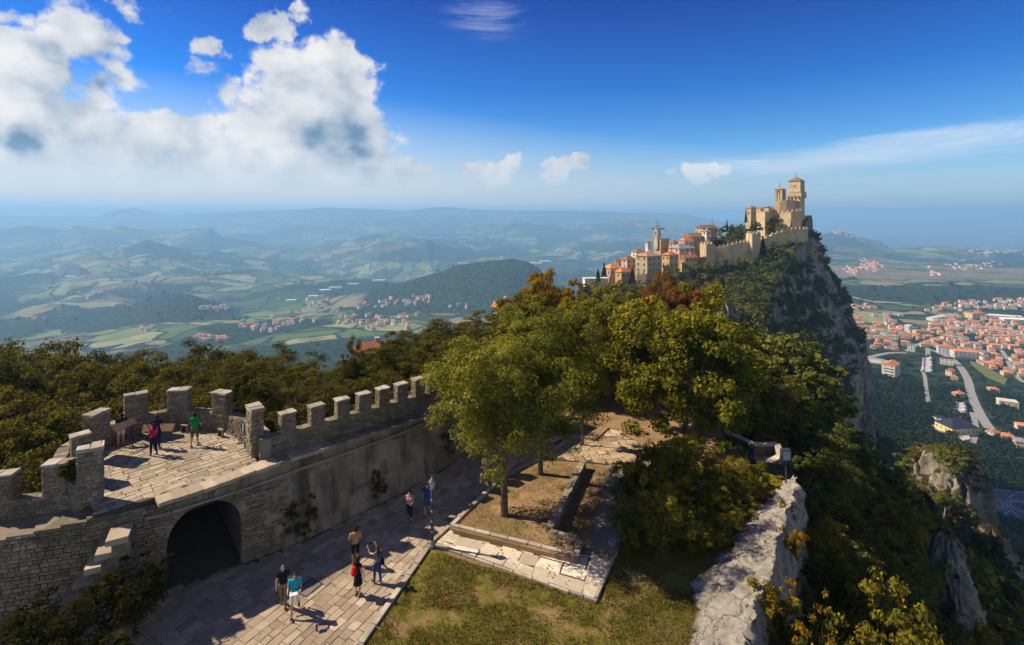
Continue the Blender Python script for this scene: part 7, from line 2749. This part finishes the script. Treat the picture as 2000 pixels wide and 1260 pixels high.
person(pp(306, 876, ZT), (-.5, .9), 'man in a navy shirt standing behind the woman in pink on the terrace', 1.78, arms=((.5, .9), (.3, .8)), top=('shirt', C_NAVY, .6), bottom=('trousers', C_NAVY, 1.0), shoes=S_BLACK, hair=HAIR_B)
person(pp(380, 872, ZT), (-.15, 1), 'man in a green shirt and brown shorts looking out over the terrace parapet', 1.80, legs=(-.12, .15), knees=(.15, 0), arms=((.45, 1.1), (.3, .8)), top=('shirt', C_GREEN, .75), bottom=('shorts', C_BROWN, .52), shoes=S_BROWN, hair=HAIR_D)
person(pp(236, 871, ZT), (-.55, .85), 'person in a dark top and shorts leaning over the parapet beside the orientation board', 1.72, bend=.55, arms=((1.2, .3), (1.25, .3)), top=('shirt', C_BLACK, .5), bottom=('shorts', C_WHITE, .36), shoes=S_BLACK, hair=HAIR_D, legs=(-.05, .1))
ZB = -4.25
person(pp(1434, 908, ZB), (.2, 1), 'person in a light blue jacket at the belvedere under the maple', 1.82, top=('jacket', C_SKYB, 1.9), bottom=('trousers', cloth('pale_trousers', (.30, .33, .33)), 1.0), shoes=S_BLACK, hair=HAIR_B, arms=((.6, 1.3), (.2, .4)))
person(pp(1450, 907, ZB), (.5, 1), 'woman in a dark top and red trousers at the belvedere', 1.66, female=True, top=('top', C_BLACK, .6), bottom=('trousers', cloth('dark_red_cloth', (.22, .02, .02)), 1.0), shoes=S_BLACK, hair=HAIR_D, hair_len=.2)
person(pp(1467, 909, ZB), (.6, 1), 'man in a navy shirt and blue shorts at the belvedere parapet', 1.78, top=('shirt', C_NAVY, .7), bottom=('shorts', C_JEAN, .5), shoes=S_BROWN, hair=HAIR_D)

def at_person(p, v):
    """world point of a person's local point"""
    m_ = Matrix.Translation(p.location) @ Matrix.Rotation(p.rotation_euler.z, 4, 'Z') @ Matrix.Scale(p.scale.x, 4)
    return m_ @ Vector(v)
bp = thing('backpack', 'red backpack on the back of the woman in the black dress', 'backpack', at_person(f4, (-.02, -.20, 1.2)), f4.rotation_euler.z)
mb = MB()
ellipsoid(mb, (0, 0, 0), (.15, .10, .22), 14, 10)
mb.build('bag', C_RED, bp, smooth=True)
mb = MB()
ellipsoid(mb, (0, -.085, -.07), (.11, .05, .10), 12, 8)
mb.build('pocket', C_RED, bp, smooth=True)
for s in (-1, 1):
    mb = MB()
    mb.tube([(.08 * s, .05, .16), (.10 * s, .14, .22), (.11 * s, .27, .12), (.10 * s, .24, -.08), (.09 * s, .06, -.16)], .018, 6)
    mb.build('strap', C_BLACK, bp)
sb = thing('shoulder_bag', 'dark bag hanging at the hip of the long haired woman', 'bag', at_person(f5, (.22, -.04, .92)), f5.rotation_euler.z)
mb = MB()
mb.box((0, 0, 0), (.10, .30, .24), top=.9)
mb.build('bag', C_NAVY, sb)
mb = MB()
mb.tube([(0, -.12, .1), (-.06, -.08, .32), (-.14, -.02, .56), (-.06, .08, .32), (0, .12, .1)], .014, 6)
mb.build('strap', C_BLACK, sb)
ph = MB()
hnd = (lm5['arm0'][3] + lm5['arm1'][3]) / 2
ph.box((0, 0, 0), (.15, .012, .08))
o = ph.build('phone', C_BLACK, None, loc=at_person(f5, hnd + Vector((0, .03, .03))), rz=f5.rotation_euler.z)
tag(o, 'dark phone held up by the long haired woman', 'phone')
mp_ = MB()
hnd = (lm2['arm0'][3] + lm2['arm1'][3]) / 2
mp_.box((0, 0, 0), (.30, .20, .012))
o = mp_.build('map', C_WHITE, None, loc=at_person(m2, hnd + Vector((0, .06, .02))), rz=m2.rotation_euler.z)
tag(o, 'folded white map in the hands of the man in turquoise', 'map')

# ------------------------------------------------------------ lamp, bin, floodlight, boards
M_LAMPM = simple('lamp_metal', (.25, .27, .30), (.18, .20, .23), 8, .45, 0, metal=.6)
M_LAMPD = simple('dark_lamp_metal', (.05, .055, .06), (.07, .075, .08), 8, .5, 0, metal=.4)
M_LGLASS = simple('lamp_glass', (.55, .60, .62), (.50, .55, .58), 4, .2, 0, spec=.6)
lp = P(844, 1070)
ls = thing('street_lamp', 'old style street lamp with a glass lantern on a slim banded pole beside the kerb', 'street lamp', lp)
mb = MB(); mb.lathe([(.13, -.05), (.13, .10), (.10, .14), (.085, .35), (.07, .40)], n=14); mb.build('base', M_LAMPM, ls, smooth=True)
mb = MB(); mb.lathe([(.075, .38), (.066, 1.4), (.06, 2.5), (.052, 2.85)], n=12); mb.build('pole', M_LAMPD, ls, smooth=True)
for z in (.75, 1.25, 1.75, 2.3):
    mb = MB(); mb.lathe([(.068, z), (.08, z + .02), (.08, z + .08), (.068, z + .10)], n=12); mb.build('band', M_LAMPM, ls, smooth=True)
mb = MB(); mb.lathe([(.04, 2.84), (.10, 2.88), (.11, 2.92), (.06, 2.94)], n=12); mb.build('collar', M_LAMPM, ls)
mb = MB(); mb.lathe([(.09, 2.94), (.155, 3.25)], n=6); mb.build('lantern_glass', M_LGLASS, ls)
mb = MB()
for k in range(6):
    a = math.pi * 2 * k / 6
    mb.tube([(.094 * math.cos(a), .094 * math.sin(a), 2.93), (.162 * math.cos(a), .162 * math.sin(a), 3.26)], .012, 5)
mb.build('lantern_frame', M_LAMPD, ls)
mb = MB(); mb.lathe([(.19, 3.25), (.18, 3.29), (.10, 3.39), (.08, 3.44), (.055, 3.48), (.025, 3.53), (.03, 3.57), (.01, 3.63)], n=12); mb.build('lantern_cap', M_LAMPM, ls, smooth=True)

wb = thing('waste_bin', 'grey metal waste bin on a short post at the corner of the pale pavement', 'waste bin', P(1196, 1092))
mb = MB(); mb.lathe([(.05, 0), (.05, .35)], n=10); mb.build('post', M_LAMPD, wb)
mb = MB(); mb.lathe([(.14, .30), (.19, .32), (.20, .84), (.215, .86), (.215, .90), (.18, .90), (.17, .5)], n=18); mb.build('container', M_LAMPM, wb, smooth=True)
mb = MB(); mb.lathe([(.21, .60), (.22, .61), (.22, .64), (.21, .65)], n=18); mb.build('hoop', M_LAMPD, wb)

fl = thing('floodlight', 'square floodlight with a louvred front on a short post above the rock slab', 'floodlight', PD(1535, 944, 30.5))
mb = MB(); mb.tube([(0, 0, -1.0), (0, 0, 1.35)], .045, 10); mb.build('post', M_LAMPD, fl)
mb = MB()
mb.box((-.33, 0, 1.42), (.04, .08, .5)); mb.box((.33, 0, 1.42), (.04, .08, .5)); mb.box((0, 0, 1.2), (.62, .08, .05))
mb.build('bracket', M_LAMPD, fl)
mb = MB(); mb.box((0, .06, 1.68), (.56, .26, .66), top=.94); mb.build('housing', M_LAMPD, fl)
mb = MB(); mb.box((0, -.085, 1.68), (.44, .03, .52)); mb.build('glass', M_LGLASS, fl)
for k in range(5):
    mb = MB(); mb.box((0, -.115, 1.48 + .1 * k), (.46, .03, .018)); mb.build('louvre', M_LAMPD, fl)
mb = MB()
for x in (-.25, .25):
    mb.box((x, -.10, 1.68), (.05, .05, .62))
for z in (1.39, 1.97):
    mb.box((0, -.10, z), (.45, .05, .05))
mb.build('frame', M_LAMPD, fl)

M_BOARD = simple('board_timber', (.42, .24, .12), (.34, .19, .09), 5, .7, .1, .01)
M_PRINT = simple('board_print', (.48, .27, .15), (.40, .24, .15), 12, .5, 0)
def board(px, py, z, d, L, rz, tilt, label):
    p = PD(px, py, d)
    t_ = thing('orientation_board', label, 'board', p, rz)
    mb = MB()
    ct, st_ = math.cos(tilt), math.sin(tilt)
    hh = .42
    mb.obox((-L / 2, 0, 0), (L, 0, 0), (0, hh * ct, hh * st_), (0, -.04 * st_, .04 * ct))
    mb.build('panel', M_BOARD, t_)
    mb = MB()
    mb.obox((-L / 2 + .06, .04 * ct - .045 * st_, .04 * st_ + .045 * ct), (L - .12, 0, 0), (0, (hh - .08) * ct, (hh - .08) * st_), (0, -.008 * st_, .008 * ct))
    mb.build('printed_sheet', M_PRINT, t_)
    for s in (-1, 1):
        mb = MB()
        mb.box((s * L * .36, hh * ct * .5, -.35), (.06, .06, .95))
        mb.build('support', M_LAMPD, t_)
board(308, 844, 0, 28.0, 1.66, math.radians(4), math.radians(62), 'long brown orientation board on supports between two terrace merlons')
board(247, 836, 0, 27.4, 1.25, math.radians(76), math.radians(40), 'brown orientation board set at an angle beside the leaning person')
sg = MERL and thing('framed_sign', 'small black framed notice fixed to the face of the corner merlon', 'sign', bmer[6].location + CO + Vector((-.36, -.46, 1.6)), math.radians(-47))
sg.rotation_euler.z = math.radians(-47)
mb = MB()
for x in (-.2, .2):
    mb.box((x, -.03, 0), (.05, .06, .56))
for z in (-.26, .26):
    mb.box((0, -.03, z), (.36, .06, .05))
mb.build('frame', M_LAMPD, sg)
mb = MB(); mb.box((0, -.012, 0), (.36, .02, .48)); mb.build('printed_sheet', simple('notice', (.45, .48, .52), (.25, .28, .32), 7, .4, 0), sg)
hc = thing('access_cover', 'rectangular metal access cover set into the paved walk', 'cover', P(603, 1148, ZW), math.radians(63))
mb = MB(); mb.box((0, 0, -.008), (.82, .62, .03)); mb.build('plate', simple('cover_metal', (.20, .185, .165), (.15, .14, .13), 10, .6, .3, .01, metal=.2), hc)
mb = MB()
for x in (-.44, .44):
    mb.box((x, 0, -.003), (.05, .74, .045))
for y in (-.34, .34):
    mb.box((0, y, -.003), (.83, .05, .045))
mb.build('frame', M_LAMPD, hc)
wp = thing('marker_post', 'small white post at the upper left of the hedge', 'post', P(1272, 925, -.0))
mb = MB(); mb.lathe([(.13, 0), (.13, .75), (.11, .82), (.02, .86)], n=12); mb.build('post', M_WHITE, wp, smooth=True)
mb = MB(); mb.lathe([(.135, .5), (.14, .51), (.14, .6), (.135, .61)], n=12); mb.build('band', C_SKYB, wp)

# ------------------------------------------------------------ grass, dry leaves, weeds
def blades(name, pts, hmin, hmax, wdt, mat, lean=.5):
    n_ = len(pts)
    a = rgn.uniform(0, 6.283, n_)
    h = rgn.uniform(hmin, hmax, n_)
    dx_, dy_ = np.cos(a) * wdt, np.sin(a) * wdt
    lx, ly = rgn.normal(size=n_) * lean * h, rgn.normal(size=n_) * lean * h
    V = np.stack([np.stack([pts[:, 0] - dx_, pts[:, 1] - dy_, pts[:, 2]], 1), np.stack([pts[:, 0] + dx_, pts[:, 1] + dy_, pts[:, 2]], 1), np.stack([pts[:, 0] + lx, pts[:, 1] + ly, pts[:, 2] + h], 1)], 1).reshape(-1, 3)
    o = link(name, me_np(name, V, np.arange(3 * n_).reshape(n_, 3), mat))
    return tag(o, kind='stuff')
L_GRASS = leaf_mat('grass_blades', [(.075, .075, .014), (.13, .12, .024), (.19, .155, .035), (.27, .20, .07)], big=.9)
L_DRY = leaf_mat('dry_grass_blades', [(.12, .10, .03), (.22, .16, .06), (.30, .20, .09), (.16, .12, .035)], big=.8)
L_DEAD = leaf_mat('dead_leaves', [(.20, .10, .03), (.30, .17, .06), (.14, .08, .03)], big=.8)
lawn_o = bpy.data.objects['lawn']
lawn_xy = ccw([(-8.0, 12.5), (9.2, 12.5), (9.2, 19), (10.2, 24.6), (12.5, 28.5), (6.4, 30.5), P(1210, 1085)[:2], P(1202, 1100)[:2], P(1176, 1176)[:2], P(862, 1082)[:2], P(842, 1080)[:2], P(712, 1266)[:2]])
def fill(poly, n_, z, clump=1.1, lim=.42):
    X = rgn.uniform(min(p[0] for p in poly), max(p[0] for p in poly), n_)
    Y = rgn.uniform(min(p[1] for p in poly), max(p[1] for p in poly), n_)
    k = fbm(X, Y, clump, 4, 88) + rgn.uniform(-.08, .08, n_) > lim
    X, Y = X[k], Y[k]
    ok = np.array([inside((a, b_), poly) for a, b_ in zip(X, Y)])
    X, Y = X[ok], Y[ok]
    return np.stack([X, Y, np.full(len(X), z)], 1)
blades('grass', fill(lawn_xy, 230000, -.005), .03, .12, .016, L_GRASS, .8)
tf = fill(lawn_xy, 60000, -.005, .7, .56)
blades('grass_tufts', tf, .08, .20, .014, L_GRASS, .5)
bed_xy = ccw(bed_pts)
blades('dry_grass', fill(bed_xy, 45000, .295, .8, .5), .02, .06, .010, L_DRY, .8)
sunk = ccw([p[:2] for p in Q([(1150, 912), (1188, 910), (1148, 1070), (1095, 1045)])])
blades('dry_grass', fill(sunk, 14000, .0, .7, .46), .02, .07, .012, L_DRY, .8)
leafp = []
for poly, z, n_ in ((cz_poly, .075, 700), (bed_xy, .31, 700), (ccw(Q([(1128, 1092), (1200, 1094), (1285, 895), (1190, 907), (1150, 1070)])), .045, 500), (pale_poly, .095, 200), (lawn_xy, .05, 500), (walk_poly, .04, 400), (TER, ZT + .02, 120)):
    leafp.append(fill([(p[0], p[1]) for p in poly], n_ * 2, z, .9, .47))
lp_ = np.concatenate(leafp)
n_ = len(lp_)
an = rgn.uniform(0, 6.28, n_)
s_ = rgn.uniform(.03, .07, n_)
V = np.stack([lp_ + np.stack([np.cos(an + k * 1.571) * s_ * (1 if k % 2 else .6), np.sin(an + k * 1.571) * s_ * (1 if k % 2 else .6), rgn.uniform(0, .025, n_)], 1) for k in range(4)], 1).reshape(-1, 3)
tag(link('fallen_leaves', me_np('fallen_leaves', V, np.arange(4 * n_).reshape(n_, 4), L_DEAD)), kind='stuff')
